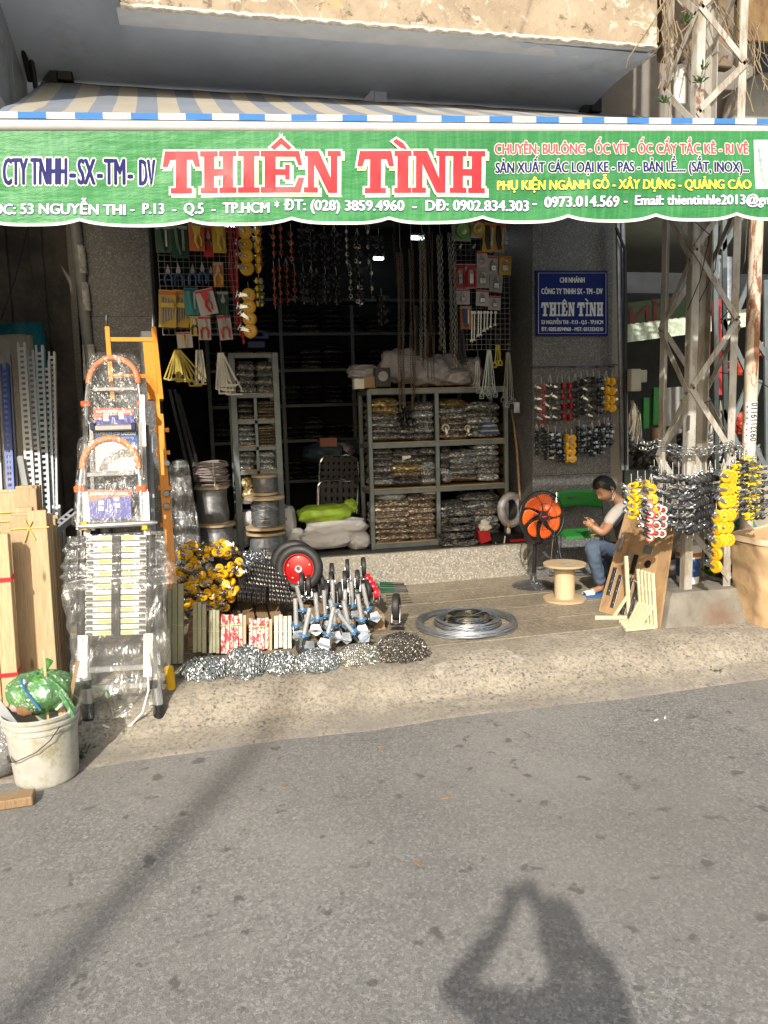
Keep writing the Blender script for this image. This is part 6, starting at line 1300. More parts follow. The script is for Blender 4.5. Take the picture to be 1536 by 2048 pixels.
def pack(x0, x1, y0, y1, Y, card, kind, toolm, lab, cat='tool pack', rz=0., grp=None, blister=True):
    a, b = at(x0, y1, Y), at(x1, y0, Y); w, h = b.x-a.x, b.z-a.z; T = thing('tool_pack', lab, cat, grp, M=Matrix.Translation((a+b)/2) @ Matrix.Rotation(rz, 4, 'Y') @ Matrix.Rotation(rnd(-.12, .12), 4, 'Z'))
    if card: mb = MB(); mb.box((0, 0, 0), (w, .003, h)); mb.build('card', card, T, smooth=0); mb = MB(); mb.box((0, -.0025, h*.42), (w*.98, .002, h*.10)); mb.build('card_header', {CY: CO, CW: CRD, CT: CB}.get(card, CGR), T, smooth=0)
    mb = MB(); tool(mb, kind, Vector((0, -.012, -.02*h)), min(h*.88, w*2.1)); mb.build({'padlock': 'padlock', 'ulock': 'shackle_lock', 'tape': 'tape_measure', 'hexkeys': 'hex_key_set', 'pliers': 'pliers', 'saw': 'pruning_saw', 'knife': 'knife'}[kind], [toolm, toolm, STL], T)
    return T
LG = 'tool packs hanging on the left wire grid'; DY = cmat('brass_yellow', (.5, .36, .05)); DBL = cmat('black_grip', (.02, .02, .02))
for i, (x0, x1, y0, y1, card, kind, tm, lab, rz) in enumerate((
    (312, 342, 452, 505, CG, 'knife', CG, 'dark green bagged tool, first of the top row', 0), (344, 374, 450, 516, CG, 'knife', CG, 'dark green bagged tool, second of the top row', 0),
    (379, 407, 446, 502, CO, 'saw', DY, 'orange card with yellow handled cutters, top row', 0), (408, 424, 446, 514, CRD, 'pliers', DBL, 'narrow red tool pack beside the orange card, top row', 0), (426, 450, 446, 506, CY, 'saw', DY, 'mustard card with hooked cutters, top row right end', 0),
    (328, 345, 524, 574, None, 'pliers', CB, 'blue handled pliers, first of the middle row', 0), (346, 368, 522, 576, None, 'pliers', CB, 'blue handled pliers, second of the middle row', 0), (376, 394, 522, 576, None, 'pliers', CB, 'blue handled pliers, third of the middle row', .05), (396, 414, 520, 570, None, 'pliers', CB, 'blue handled pliers, fourth of the middle row', 0), (415, 428, 522, 574, None, 'pliers', CB, 'slim blue handled pliers, fifth of the middle row', 0), (428, 446, 524, 574, CO, 'pliers', DY, 'orange card with yellow grip pliers, middle row right end', 0),
    (320, 350, 580, 655, CY, 'hexkeys', DY, 'left mustard card with a hex key set', .06), (348, 376, 580, 655, CY, 'hexkeys', DY, 'right mustard card with a hex key set', .06), (370, 396, 576, 630, CT, 'knife', CT, 'teal pack beside the hex key cards', 0), (396, 430, 578, 630, CW, 'saw', CRD, 'pale pack with big red pipe cutter', -.2), (436, 456, 582, 634, CG, 'pliers', CG, 'dark green bagged pliers beside the red cutter', 0),
    (381, 398, 632, 672, DY, 'pliers', DBL, 'yellow pack with small pliers low on the grid', 0), (398, 420, 632, 680, CW, 'pliers', CRD, 'pale pack with red pliers low on the grid', 0), (438, 462, 630, 680, CW, 'pliers', CRD, 'pale pack with red pliers at the lower right of the grid', -.08), (355, 384, 664, 696, CW, 'knife', DY, 'small green and white pack of yellow pieces hanging lowest', -.05))):
    pack(x0, x1, y0, y1, 6.8-(i % 3)*.02, card, kind, tm, lab, rz=rz, grp=LG)
for k in range(9):
    x = 452+k*2.4; mb = MB(); P = [at(x+4*sin(k+j*.7)+j*1.6, 452+j*(16+k*1.6), 6.9-.02*(k % 3)) for j in range(9)]; mb.tube(P, .007, 6)
    for q in (P[5], P[8]): mb.lathe([(.001, -.03), (.013, 0), (.001, .03)], q, n=8)
    mb.build('rope_hank', CRD, **K('dark red hanging rope with a drop end, %s from the left beside the amber wheels' % NTH[k], 'cord hank', 'dark red cords beside the amber wheels'))
RG = 'packs on the right wire grid'; LIMEP = cmat('green_tape_case', (.10, .32, .03)); MUS = cmat('mustard_case', (.5, .33, .04)); REDL = cmat('lock_red', (.32, .012, .02)); BRASS = mt('brass', (.45, .36, .14), .3, .8)
for i, (x0, x1, y0, y1, card, kind, tm, lab, rz) in enumerate((
    (904, 942, 444, 482, CGR, 'tape', LIMEP, 'green cased measuring tape at the top of the right grid', 0), (942, 968, 442, 476, CW, 'tape', MUS, 'mustard cased measuring tape at the top of the right grid', 0), (966, 988, 446, 504, CY, 'knife', DBL, 'left mustard card with a black saw', .1), (988, 1010, 446, 504, CY, 'knife', DBL, 'right mustard card with a black saw', .1), (904, 930, 484, 512, None, 'pliers', DBL, 'black handled scissors under the green tape', .5), (932, 956, 484, 512, None, 'pliers', DBL, 'black handled scissors under the mustard tape', .6),
    (909, 932, 528, 577, CW, 'ulock', REDL, 'left pack with a red shackle lock', 0), (931, 953, 528, 577, CW, 'ulock', REDL, 'right pack with a red shackle lock', 0), (954, 974, 503, 535, CW, 'padlock', BRASS, 'pack with small brass lock, highest of the padlocks', 0), (974, 997, 512, 550, CW, 'padlock', BRASS, 'pack with bright padlock and red border', 0), (999, 1022, 512, 550, CY, 'padlock', STL, 'mustard edged padlock pack at the right end', .05), (953, 978, 536, 576, CGR, 'padlock', STL, 'black and white pack with padlock and keys, left', 0), (979, 1005, 548, 584, CGR, 'padlock', STL, 'black and white pack with padlock and keys, right', .06),
    (912, 939, 578, 609, CW, 'padlock', STL, 'pale card with padlock, lower row left', 0), (952, 977, 580, 612, CW, 'padlock', STL, 'pale card with padlock, lower row middle', .04), (977, 1001, 592, 620, CW, 'padlock', STL, 'pale card with padlock, lower row right', .05), (921, 942, 612, 658, CO, 'knife', CB, 'orange card with a blue handled tool left of the wrenches', 0))):
    pack(x0, x1, y0, y1, 7.22-(i % 3)*.02, card, kind, tm, lab, rz=rz, grp=RG)
# wrenches
for i, (x, y1) in enumerate(((944, 682), (949, 680), (957, 672), (962, 670), (969, 662), (975, 658), (982, 654), (991, 650))):
    a, b = at(x, 625, 7.2), at(x-1, y1, 7.2); mb = MB(); mb.bar(a, b, .012, .006); mb.lathe([(.008, -.004), (.015, -.004), (.015, .004), (.008, .004)], a, 'Y', 12); mb.poly([b+Vector((-.014, 0, -.014)), b+Vector((-.016, 0, .008)), b+Vector((0, 0, .018)), b+Vector((.016, 0, .008)), b+Vector((.014, 0, -.014)), b+Vector((.006, 0, -.004)), b+Vector((-.006, 0, -.004))], .006, (0, 1, 0))
    mb.build('wrench', STL, **K('steel combination wrench, %s from the left in the hanging row' % NTH[i], 'wrench', 'combination wrenches on the right grid'))
def fan_of(n, x, y, Y, l, spread, mat, name, lab, cat, end='loop', sc=1.):
    T = thing(name+'_bunch', lab, cat, loc=at(x, y, Y))
    for i in range(n):
        f = (i-(n-1)/2)/n*2; ln = l*rnd(.75, 1); e = Vector((spread*f+rnd(-.01, .01), rnd(-.03, .03), -ln)); mb = MB(); s0 = Vector((f*.02, 0, 0)); mb.tube([s0, s0.lerp(e, .5)+Vector((0, -.01, 0)), e], .0035*sc, 5)
        if end == 'loop': mb.tube([e, e+Vector((-.02, 0, -.02)), e+Vector((-.02, 0, -.05)), e+Vector((.02, 0, -.05)), e+Vector((.02, 0, -.02)), e], .0035*sc, 5)
        elif end == 'frame': mb.bar(s0, e+Vector((.08*(.3+abs(f)), 0, .04)), .012, .012); mb.bar(e, e+Vector((.1, -.02, 0)), .016, .012); mb.bar(s0, e, .016, .012)
        elif end == 'leaf': mb.bar(s0, e, .022, .004)
        mb.build(name, mat, T)
    mb = MB(); mb.tube([(0, 0, 0), (.006, 0, .04), (0, 0, .1)], .003, 5); mb.build('hook', DSTEEL, T); return T
PALEB = mt('blue_white_zinc', (.38, .45, .47), .3, .7, var=.15)
fan_of(11, 978, 700, 7.1, .42, .09, PALEB, 'wire_hook', 'bunch of long pale zinc wire hooks right of the big shelf', 'hooks'); fan_of(4, 955, 722, 7.15, .26, .03, STL, 'wire_hook', 'smaller bunch of wire hooks beside the long pale hooks', 'hooks')
fan_of(7, 1016, 705, 7.05, .50, .06, mt('grey_cable_loop', (.27, .28, .27), .4, .4), 'cable_sling', 'bunch of grey cable slings beside the right pillar', 'cable slings'); fan_of(5, 995, 690, 7.12, .17, .04, cmat('yellow_cord', (.5, .42, .04)), 'yellow_sling', 'yellow corded rollers hanging right of the hooks', 'rollers', sc=1.6)
fan_of(6, 923, 660, 7.15, .28, .03, BLACKM, 'black_strap', 'black rubber straps hanging left of the long hooks', 'straps', sc=2.2)
fan_of(9, 355, 700, 6.8, .30, .13, cmat('yellow_bracket_paint', (.42, .32, .05)), 'yellow_bracket', 'bunch of yellow brackets hanging beside the orange ladder', 'brackets', 'frame'); fan_of(12, 398, 700, 6.85, .30, .05, STL, 'steel_strip', 'bunch of shiny perforated strips between yellow and white brackets', 'brackets', 'leaf')
fan_of(9, 441, 706, 6.8, .36, .07, mt('white_bracket_paint', (.50, .50, .47), .45), 'white_bracket', 'bunch of white shelf brackets hanging by the narrow shelf', 'brackets', 'frame')
mb = MB(); a = at(1033, 815, 7.05); mb.bbox(a, (.06, .03, .11), .006); mb.build('door_latch', GALV, **K('grey metal latch on the dark granite return', 'latch'))
for i in range(9): mb = MB(); mb.bbox(at(1010+rnd(-1, 1), 1030-i*22, 7.8), (.10, .2, .085), .003); mb.build('brown_box', CARD, **K('brown box in the column between shelf and pillar, %s' % ORD[i], 'box', 'brown boxes right of the shelf'))
mb = MB(); mb.tube([at(1040, 1000, 7.15), at(1034, 900, 7.3), at(1024, 820, 7.5)], .012, 8); mb.build('broom_stick', PALLETW, **K('wooden stick leaning beside the dark granite return', 'stick'))
# black box, tissue, bottle by the fan
T = thing('black_box', 'long black printed box on the step beside the fan', 'box'); a, b = at(984, 1095, 7.2), at(1058, 1066, 7.2); mb = MB(); mb.bbox((a+b)/2+Vector((0, .1, 0)), (b.x-a.x, .2, b.z-a.z), .003); mb.build('box_body', mt('black_card', (.012, .012, .013), .35), T)
mb = MB(); q = lambda x, y: at(x, y, 7.19)
for p0, p1 in (((991, 1085), (993, 1092)), ((993, 1092), (1008, 1088)), ((1008, 1088), (1010, 1072))): mb.bar(q(*p0), q(*p1), .012, .004)
mb.build('printed_bracket', WHITEP, T); lettering('SOFTCLOSE HINGE' if False else 'QUALITY', 1020, 1054, 1084, 5, lambda u, v, l: at(u, v, 7.197-l), (CRD, CRD), 'lettering', T, .02) if False else None
mb = MB(); mb.add([q(1020, 1079), q(1055, 1077), q(1055, 1082), q(1020, 1084)], [(0, 1, 2, 3)]); mb.build('red_print_line', REDP, T, smooth=0)
mb = MB(); mb.bbox(at(966, 1070, 7.25), (.12, .1, .14), .004, Matrix.Rotation(-.25, 3, 'Y')); mb.build('red_box', mt('red_card', (.5, .02, .03), .4), **K('red tissue box leaning on the grey bags', 'box')); lumpy(at(970, 1052, 7.2), .10, .06, .09, WHITEP, 'tissue', 'white crumpled tissue rising from the red box', 'tissue', 2, .8, .4)
T = thing('glue_bottle', 'small white bottle with a yellow nozzle beside the fan', 'bottle'); c = at(1017, 1062, 7.3); mb = MB(); mb.lathe([(.001, -.05), (.022, -.05), (.022, .02), (.01, .035), (.001, .035)], c, n=14); mb.build('bottle_body', WHITEP, T); mb = MB(); mb.lathe([(.012, .035), (.012, .05), (.004, .08), (.001, .08)], c, n=10); mb.build('nozzle', YEL, T)
T = thing('wrapped_coil', 'white plastic wrapped coil standing behind the fan', 'coil'); c = at(1022, 1020, 7.35); mb = MB(); mb.tube([(c.x+.11*cos(a), c.y+.01*sin(3*a), c.z+.15*sin(a)) for a in [i*pi/12 for i in range(24)]], .04, 10, closed=True); mb.build('coil', PFILM, T)
# ================================================================ RIGHT SIDE
# ---- lattice mast on its concrete block
BX0, BX1 = gz(1325, 1255, .2), gz(1500, 1240, .2)
mb = MB(); tx0, tx1 = at(1340, 1178, 5.14).x, at(1482, 1172, 5.14).x; zt_ = at(1410, 1180, 5.14).z
def blockf(u, v):
    a = int(u*4) % 4; return None
n = 14; vs = []; 
cor0 = [(BX0.x, 5.02), (BX1.x, 4.98), (BX1.x+.02, 5.78), (BX0.x, 5.80)]; cor1 = [(tx0, 5.12), (tx1, 5.10), (tx1, 5.72), (tx0, 5.74)]
for j in range(9):
    v = j/8
    for i in range(4*n):
        k, t = divmod(i, n); t /= n; b0 = [c0+(c1-c0)*v for c0, c1 in zip(cor0[k], cor1[k])]; b1 = [c0+(c1-c0)*v for c0, c1 in zip(cor0[(k+1) % 4], cor1[(k+1) % 4])]
        p = Vector((b0[0]+(b1[0]-b0[0])*t, b0[1]+(b1[1]-b0[1])*t, .19+(zt_-.19)*v)); q = noise.noise(p*5)*.012+noise.noise(p*17)*.006
        c = Vector(((BX0.x+BX1.x)/2, 5.4, p.z)); p = p+(p-c).normalized()*(q-(.012 if t < .01 else 0)-(.02 if j == 8 else 0)); vs.append(p)
fs = [(j*4*n+i, j*4*n+(i+1) % (4*n), (j+1)*4*n+(i+1) % (4*n), (j+1)*4*n+i) for j in range(8) for i in range(4*n)]+[tuple(8*4*n+i for i in range(4*n))]
mb.add(vs, fs)
def mat_block():
    m, t, b = _nodes('mast_block_concrete'); co = coords(t, world=True); c = mixc(t, ramp(t, noi(t, co, 3, 8, .7), [(.3, 0.), (.7, 1.)]), (.11, .10, .085), (.26, .24, .20)); c = mixc(t, ramp(t, noi(t, co, 5, 5, .6), [(.63, 0.), (.7, .8)]), c, (.62, .60, .54))
    g = N(t, 'ShaderNodeVectorMath', operation='DISTANCE'); t.links.new(co, g.inputs[0]); pr = at(1440, 1240, 5.0); g.inputs[1].default_value = pr; nn_ = noi(t, co, 9, 4); ad = N(t, 'ShaderNodeMath', operation='MULTIPLY_ADD'); t.links.new(nn_, ad.inputs[0]); ad.inputs[1].default_value = .16; t.links.new(g.outputs['Value'], ad.inputs[2])
    c = mixc(t, ramp(t, ad.outputs[0], [(.13, .6), (.27, 0.)]), c, (.16, .085, .045)); t.links.new(c, b.inputs['Base Color']); b.inputs['Roughness'].default_value = .9; bump(t, b, noi(t, co, 40, 8, .75), .7, .006); return m
mb.build('concrete_block', mat_block(), smooth=40, **K('weathered concrete block with a rust stain under the lattice mast', 'concrete base'))
def mat_mast():
    m, t, b = _nodes('peeling_white_paint'); co = coords(t, (1, 1, .5), rnd=True); c = mixc(t, ramp(t, noi(t, co, 6, 6, .7), [(.3, 0.), (.7, 1.)]), (.30, .285, .25), (.50, .485, .455))
    c = mixc(t, ramp(t, noi(t, coords(t, (1, 1, .22)), 9, 8, .75), [(.50, 0.), (.58, .75)]), c, (.24, .19, .12)); c = mixc(t, ramp(t, noi(t, co, 3.2, 8, .75, .5), [(.60, 0.), (.64, .95)]), c, (.20, .08, .035)); t.links.new(c, b.inputs['Base Color']); b.inputs['Roughness'].default_value = .6; bump(t, b, noi(t, co, 40, 5), .4, .002); return m
MST = mat_mast(); MT = thing('lattice_mast', 'tall peeling white lattice mast with rust patches standing on the concrete block', 'mast')
fx = lambda px, py: at(px, py, 5.2)
def px_post(rows, Y, w, name='post', d=.065, tw=.008):
    P = [at(x, y, Y) for x, y in rows]
    for a, b in zip(P, P[1:]): pass
    mb = MB(); a, b = P[0], P[-1]; mb.bar(a+Vector((0, 0, 2.0))+(a-b)*0, b, w, d, L=True, t=tw, up=(0, 1, 0)); return mb.build(name, MST, MT)
XL, XR = at(1383, 700, 5.2).x, at(1472, 700, 5.2).x; W_ = XR-XL
FYn, FYf = 5.2, 5.2+W_
def postv(x, y, z0, z1, sx, sy, dx=0.):
    mb = MB(); w = .062; t = .008; c = Vector((x+dx, y, z0)); e = Vector((x, y, z1)); l = z1-z0; zc = (z0+z1)/2
    mb.box((x+sx*w/2, y, zc), (w, t, l)); mb.box((x, y+sy*w/2, zc), (t, w, l)); return mb.build('post', MST, MT)
zb_ = zt_-.01
postv(XL-.01, FYn, zb_, 7.2, 1, 1); postv(XR+.01, FYn, zb_, 7.2, -1, 1); postv(XL-.01, FYf, zb_, 7.2, 1, -1); postv(XR+.01, FYf, zb_, 7.2, -1, -1)
mb = MB(); q = at(1395, 700, 5.35); mb.tube([(q.x, 5.42, zb_), (q.x, 5.42, 7.2)], .018, 12); mb.build('inner_pipe', mt('tan_pipe', (.35, .28, .18), .6, var=.3, dirt=(.12, .09, .06), df=.5, ds=6), MT)
def zz_(ys, face):
    """brace nodes at pixel heights, alternating between the two posts of a face"""
    zs = [at(1430, y, 5.2).z for y in ys]; zs = [zs[0]+(zs[0]-zs[1])*k for k in (4, 3, 2, 1)]+zs
    for k in range(len(zs)-1):
        l = (k % 2 == 0)
        if face == 'front': a, b = ((XR, XL) if l else (XL, XR)); A, B = Vector((a, FYn-.012, zs[k])), Vector((b, FYn-.012, zs[k+1])); up = (0, 1, 0)
        elif face == 'back': a, b = ((XL, XR) if l else (XR, XL)); A, B = Vector((a, FYf+.012, zs[k])), Vector((b, FYf+.012, zs[k+1])); up = (0, 1, 0)
        elif face == 'left': a, b = ((FYf, FYn) if l else (FYn, FYf)); A, B = Vector((XL-.022, a, zs[k])), Vector((XL-.022, b, zs[k+1])); up = (1, 0, 0)
        else: a, b = ((FYn, FYf) if l else (FYf, FYn)); A, B = Vector((XR+.022, a, zs[k])), Vector((XR+.022, b, zs[k+1])); up = (1, 0, 0)
        mb = MB(); mb.bar(A, B, .046, .006, up=up); mb.build('brace', MST, MT)
        if face == 'front': mb = MB(); mb.lathe([(.014, -.012), (.014, 0), (.001, 0)] if False else [(.001, -.012), (.012, -.01), (.012, 0)], A+Vector((0, -.003, .02)), 'Y', 6); mb.build('bolt', mt('bolt_rust', (.25, .18, .12), .6, .4), MT)
zz_([122, 225, 362, 500, 640, 775, 912, 1062, 1168][0:1]+[225, 362, 500, 640, 775, 912, 1050, 1160], 'front'); zz_([122, 225, 362, 500, 640, 775, 912, 1050, 1160], 'back')
zz_([140, 250, 380, 520, 650, 785, 915, 1050, 1160], 'left'); zz_([140, 250, 380, 520, 650, 785, 915, 1050, 1160], 'right')
mb = MB(); a = at(1377, 845, 5.19); mb.box(a, (.022, .003, .11)); mb.build('dark_plate', mt('mast_dark_plate', (.05, .05, .045), .5), MT)
mb = MB(); mb.bbox(at(1360, 170, 5.5), (.09, .04, .28), .006); mb.build('white_bracket', WHITEP, MT)
# second mast further right, dimmer
M2 = thing('lattice_tower', 'second grey lattice tower behind the rusty pole', 'mast')
for (x0, y0, x1, y1) in ((1448, 430, 1452, 1050), (1430, 430, 1433, 950), (1531, 560, 1536, 1000), (1443, 500, 1485, 430), (1443, 700, 1500, 560), (1440, 900, 1500, 760), (1446, 640, 1500, 760), (1500, 660, 1550, 740), (1446, 820, 1520, 1000), (1520, 760, 1490, 860), (1490, 860, 1540, 950)):
    mb = MB(); mb.bar(at(x0, y0, 6.1), at(x1, y1, 6.1), .045, .02, up=(0, 1, 0)); mb.build('brace', STEELG, M2)
# ---- rusty pole with phone sticker
def mat_rp():
    m, t, b = _nodes('rusty_white_pole'); co = coords(t, (1, 1, .6), rnd=False); c = mixc(t, ramp(t, noi(t, co, 5, 7, .7), [(.3, 0.), (.7, 1.)]), (.46, .37, .26), (.64, .60, .53))
    g = N(t, 'ShaderNodeTexCoord'); sx = N(t, 'ShaderNodeSeparateXYZ'); t.links.new(g.outputs['Object'], sx.inputs[0]); hi = ramp(t, N(t, 'ShaderNodeMapRange').outputs[0], [(0, 0.), (1, 1.)])
    mr = N(t, 'ShaderNodeMapRange'); mr.inputs[1].default_value = 1.6; mr.inputs[2].default_value = 2.4; t.links.new(sx.outputs[2], mr.inputs[0])
    r = noi(t, coords(t, (2.2, 2.2, .5), rnd=False), 4.5, 9, .75, .6); ad = N(t, 'ShaderNodeMath', operation='MULTIPLY_ADD'); t.links.new(mr.outputs[0], ad.inputs[0]); ad.inputs[1].default_value = .08; t.links.new(r, ad.inputs[2])
    c = mixc(t, ramp(t, ad.outputs[0], [(.585, 0.), (.64, .95)]), c, (.24, .085, .03)); c = mixc(t, ramp(t, noi(t, co, 4, 4, .5), [(.64, 0.), (.67, .8)]), c, (.36, .03, .03))
    t.links.new(c, b.inputs['Base Color']); b.inputs['Roughness'].default_value = .7; bump(t, b, r, .6, .004); return m
p_ = at(1504, 1100, 5.35); RPx, RPy, RPr = at(1504, 700, 5.35).x, 5.35, .052
RP = thing('rusty_pole', 'rusty white steel pole with a phone number sticker at the right', 'pole', loc=(RPx, RPy, 0))
mb = MB(); mb.tube([(0, 0, .12), (0, 0, 3.55)], RPr, 24); mb.build('pole_body', mat_rp(), RP)
zz0, zz1 = at(1504, 885, 5.3).z, at(1504, 803, 5.3).z
STK = mt('white_sticker', (.74, .73, .68), .5, var=.06, dirt=(.4, .38, .34), df=.66, ds=20)
def cyl(u, v, l): a = (u-.5)*2.3-.28; r = RPr+.0015+l; return Vector((r*sin(a), -r*cos(a), zz0+(zz1-zz0)*(1-v)))
mb = MB(); mb.grid(lambda u, v: cyl(u, v, 0), 14, 4); mb.build('phone_sticker', STK, RP, smooth=80)
v, f_ = text_tris('0932119110', cuts=2); mnx, mxx_ = min(p[0] for p in v), max(p[0] for p in v); mb = MB()
for q, (sx, sy) in enumerate(((0, -.03), (0, .03), (.02, 0), (-.02, 0))): mb.add([cyl(.42+.42*(y/CAPH)*-1+.42+sy*.5+.0 if False else .86-.44*(1-(1-y/CAPH))*1.0+0 if False else .40+(1-y/CAPH)*.46+sy*.4, .97-(x+sx-mnx)/(mxx_-mnx)*.94, .0008+q*.0001) for x, y in v], f_)
mb.build('lettering', mt('black_print', (.015, .015, .015), .5), RP, smooth=0)
v, f_ = text_tris('RENT'); mb = MB()
for k in range(6): mb.box(cyl(.2, .12+k*.14, .001), (.012, .002, .012))
mb.build('small_print', mt('black_print', (.015, .015, .015), .5), RP, kind='stuff')
mb = MB(); mb.grid(lambda u, v: Vector(((RPr+.001)*sin((u-.5)*2), -(RPr+.001)*cos((u-.5)*2), zz0-.07+.05*v+.008*sin(u*9))), 12, 3); mb.build('torn_paper', mt('pale_green_paper', (.45, .62, .52), .7, var=.3, dirt=(.6, .58, .52), df=.5, ds=20), RP, smooth=80)
mb = MB(); mb.tube([(.08, .05, .1), (.08, .05, 3.6)], .018, 8); mb.build('side_conduit', GALV, RP)
# ---- chain wound round the mast
T = thing('wound_chain', 'steel chain wound around the lattice mast above the caster strings', 'chain', loc=at(1365, 905, 5.15)); cl = chain_link(.042, .024, .0045, SILV, 6, 6); P = [at(1285, 885, 5.4), at(1320, 882, 5.2), at(1360, 893, 5.12), at(1395, 897, 5.12), at(1430, 892, 5.12), at(1465, 885, 5.14), at(1490, 900, 5.25), at(1500, 912, 5.3)]
Li = Matrix.Translation(-T.location); k = 0
for off in (0, .045):
    for a, b in zip(P, P[1:]):
        q = max(1, int((b-a).length/.034))
        for j in range(q): c = a.lerp(b, j/q)+Vector((0, off*.4, -off-.012*sin(j*.9))); link('chain_link', cl, T, M=Li @ frame(c, (b-a)+Vector((0, 0, rnd(-.01, .01))), (0, 1 if k % 2 else .2, 0 if k % 2 else 1))); k += 1
# ---- caster strings around the mast
GM = 'caster strings hung around the lattice mast'
MS = [(1262, 968, 5.0, KY, 4, .062, 1.2, 'yellow'), (1275, 962, 4.96, KYS, 5, .05, .4, 'bright yellow'), (1290, 962, 4.95, KY, 5, .058, .6, 'yellow'), (1302, 968, 4.9, KY, 3, .075, 1.3, 'yellow'),
      (1300, 1002, 4.88, KRW, 5, .06, 1.0, 'black and pink'), (1312, 1008, 4.9, KW, 4, .06, 1.2, 'white'), (1325, 1010, 4.92, KW, 4, .06, .8, 'white'), (1293, 1020, 4.92, KW, 3, .06, .9, 'white'),
      (1322, 940, 4.95, KB, 4, .105, 1.3, 'black'), (1334, 944, 4.93, KB, 4, .105, 1.2, 'black'), (1345, 945, 4.93, KB, 4, .105, 1.2, 'black'), (1357, 944, 4.9, KBS, 6, .07, 1.3, 'black and silver'), (1368, 948, 4.9, KBS, 6, .07, 1.2, 'black and silver'), (1378, 952, 4.93, KB, 5, .09, .7, 'black'), (1390, 950, 4.92, KB, 5, .088, .6, 'black'), (1401, 946, 4.91, KB, 5, .087, .5, 'black'), (1411, 944, 4.9, KB, 5, .086, .5, 'black'), (1420, 942, 4.9, KB, 5, .086, .4, 'black'), (1430, 940, 4.92, KB, 5, .086, .4, 'black'),
      (1432, 1020, 4.86, KYB, 5, .092, .1, 'large yellow edge on'), (1447, 938, 4.85, KYB, 6, .096, 1.4, 'large yellow disc'), (1458, 938, 4.88, KYB, 6, .096, 1.3, 'large yellow disc'),
      (1470, 925, 4.9, KYS, 7, .056, .5, 'bright yellow'), (1479, 920, 4.93, KYS, 7, .056, .9, 'bright yellow'), (1488, 918, 4.9, KBS, 7, .058, .5, 'small black'), (1493, 910, 4.92, KYS, 8, .056, .7, 'bright yellow'), (1502, 916, 4.9, KYS, 8, .058, .3, 'bright yellow'), (1512, 930, 4.92, KYS, 7, .058, .6, 'bright yellow'), (1520, 945, 4.95, KBS, 6, .06, .6, 'small black'), (1505, 1000, 4.93, KB, 2, .075, 1.0, 'black')]
for i, (x, y, Y, k, n, sp, fc, nm) in enumerate(MS):
    string(k, at(x, y, Y), n, sp, 'mast caster string %d of 30 from the left: %s wheels' % (i+1, nm) if False else 'string of %s casters on the mast, %s %s' % (nm, NTH[i % 15], 'of the left half' if i < 15 else 'of the right half'), GM, face=fc, jit=.35, hang=.075, sc=1.18, double=(k in (KBS, KYS)))
o = string(KB, at(1308, 935, 5.05), 1, .05, 'single black caster beside the yellow bunch on the mast', GM)
# ---- things inside the mast foot
T = thing('paint_bucket', 'blue and white paint bucket standing inside the mast foot', 'bucket'); c = at(1375, 1168, 5.42); mb = MB(); mb.lathe([(.001, 0), (.085, 0), (.105, .30), (.11, .305), (.11, .32), (.10, .325), (.001, .31)], (c.x, 5.42, zt_), n=28); mb.build('bucket_body', WHITEP, T)
mb = MB(); mb.lathe([(.091, .06), (.1005, .21)], (c.x, 5.42, zt_), n=28, cap=False); mb.build('blue_label', mt('paint_label_blue', (.03, .10, .30), .35, var=.7, vs=16, dirt=(.6, .6, .58), df=.55, ds=12), T)
mb = MB(); mb.lathe([(.1015, .225), (.104, .26)], (c.x, 5.42, zt_), n=28, cap=False); mb.build('orange_label', mt('paint_label_orange', (.55, .2, .06), .4), T)
GB2 = m_film('green_sack_film', (.10, .42, .20), .15, 9, (1, 1, 1), .8, .75)
lumpy(at(1490, 1075, 5.5), .17, .2, .34, GB2, 'green_bag', 'green plastic bag stuffed between mast and rusty pole', 'bag', 4, .7, .15); lumpy(at(1490, 1150, 5.5), .10, .14, .5, GB2, 'green_bag', 'lower green plastic sheet hanging beside the pole', 'bag', 6, .7, .2)
weeds(at(1440, 1150, 5.5), 260, .13, 'green leafy plant growing inside the mast foot', .10)
for i in range(14): mb = MB(); mb.lathe([(.001, -.012), (.012, 0), (.001, .012)], at(1418+rnd(0, 24), 1125+rnd(0, 25), 5.35), n=7); mb.build('yellow_pellet', YEL, kind='stuff') if False else None
# ---- big paper sack at the right edge
PAP = mt('kraft_paper', (.42, .285, .155), .8, var=.15, vs=5, bs=14, bd=.012, dirt=(.40, .26, .14), df=.55, ds=4)
c = gz(1560, 1262, .17)
mb = MB()
def sackf(u, v):
    a = u*2*pi; e = .5; r = .20+.03*v; x = r*1.1*math.copysign(abs(cos(a))**e, cos(a)); y = r*math.copysign(abs(sin(a))**e, sin(a)); n = noise.noise(Vector((x*9, y*9, v*6)))*.022+noise.noise(Vector((x*20, y*20, v*13)))*.008
    return (c.x+.10+x*(1+n*3), c.y+.24+y*(1+n*3), .17+v*.72+.02*cos(a*2)*v+(.05*cos(a) if v > .9 else 0))
mb.grid(sackf, 64, 40, closed_u=True); sk = mb.build('paper_sack', PAP, smooth=70, **K('tall brown paper sack standing at the right edge beside the rusty pole', 'sack')); md = sk.modifiers.new('s', 'SOLIDIFY'); md.thickness = .004
mb = MB(); mb.grid(lambda u, v: (lambda q: (q[0], q[1], q[2]+.005))(sackf(u, .93+.07*v)) if False else Vector(sackf(u, .94+.06*v))*1.0+Vector(((.012*cos(u*2*pi)), .012*sin(u*2*pi), .01)), 64, 4, closed_u=True); mb.build('folded_rim', mt('pale_kraft', (.62, .47, .32), .8, var=.1), sk, smooth=70)
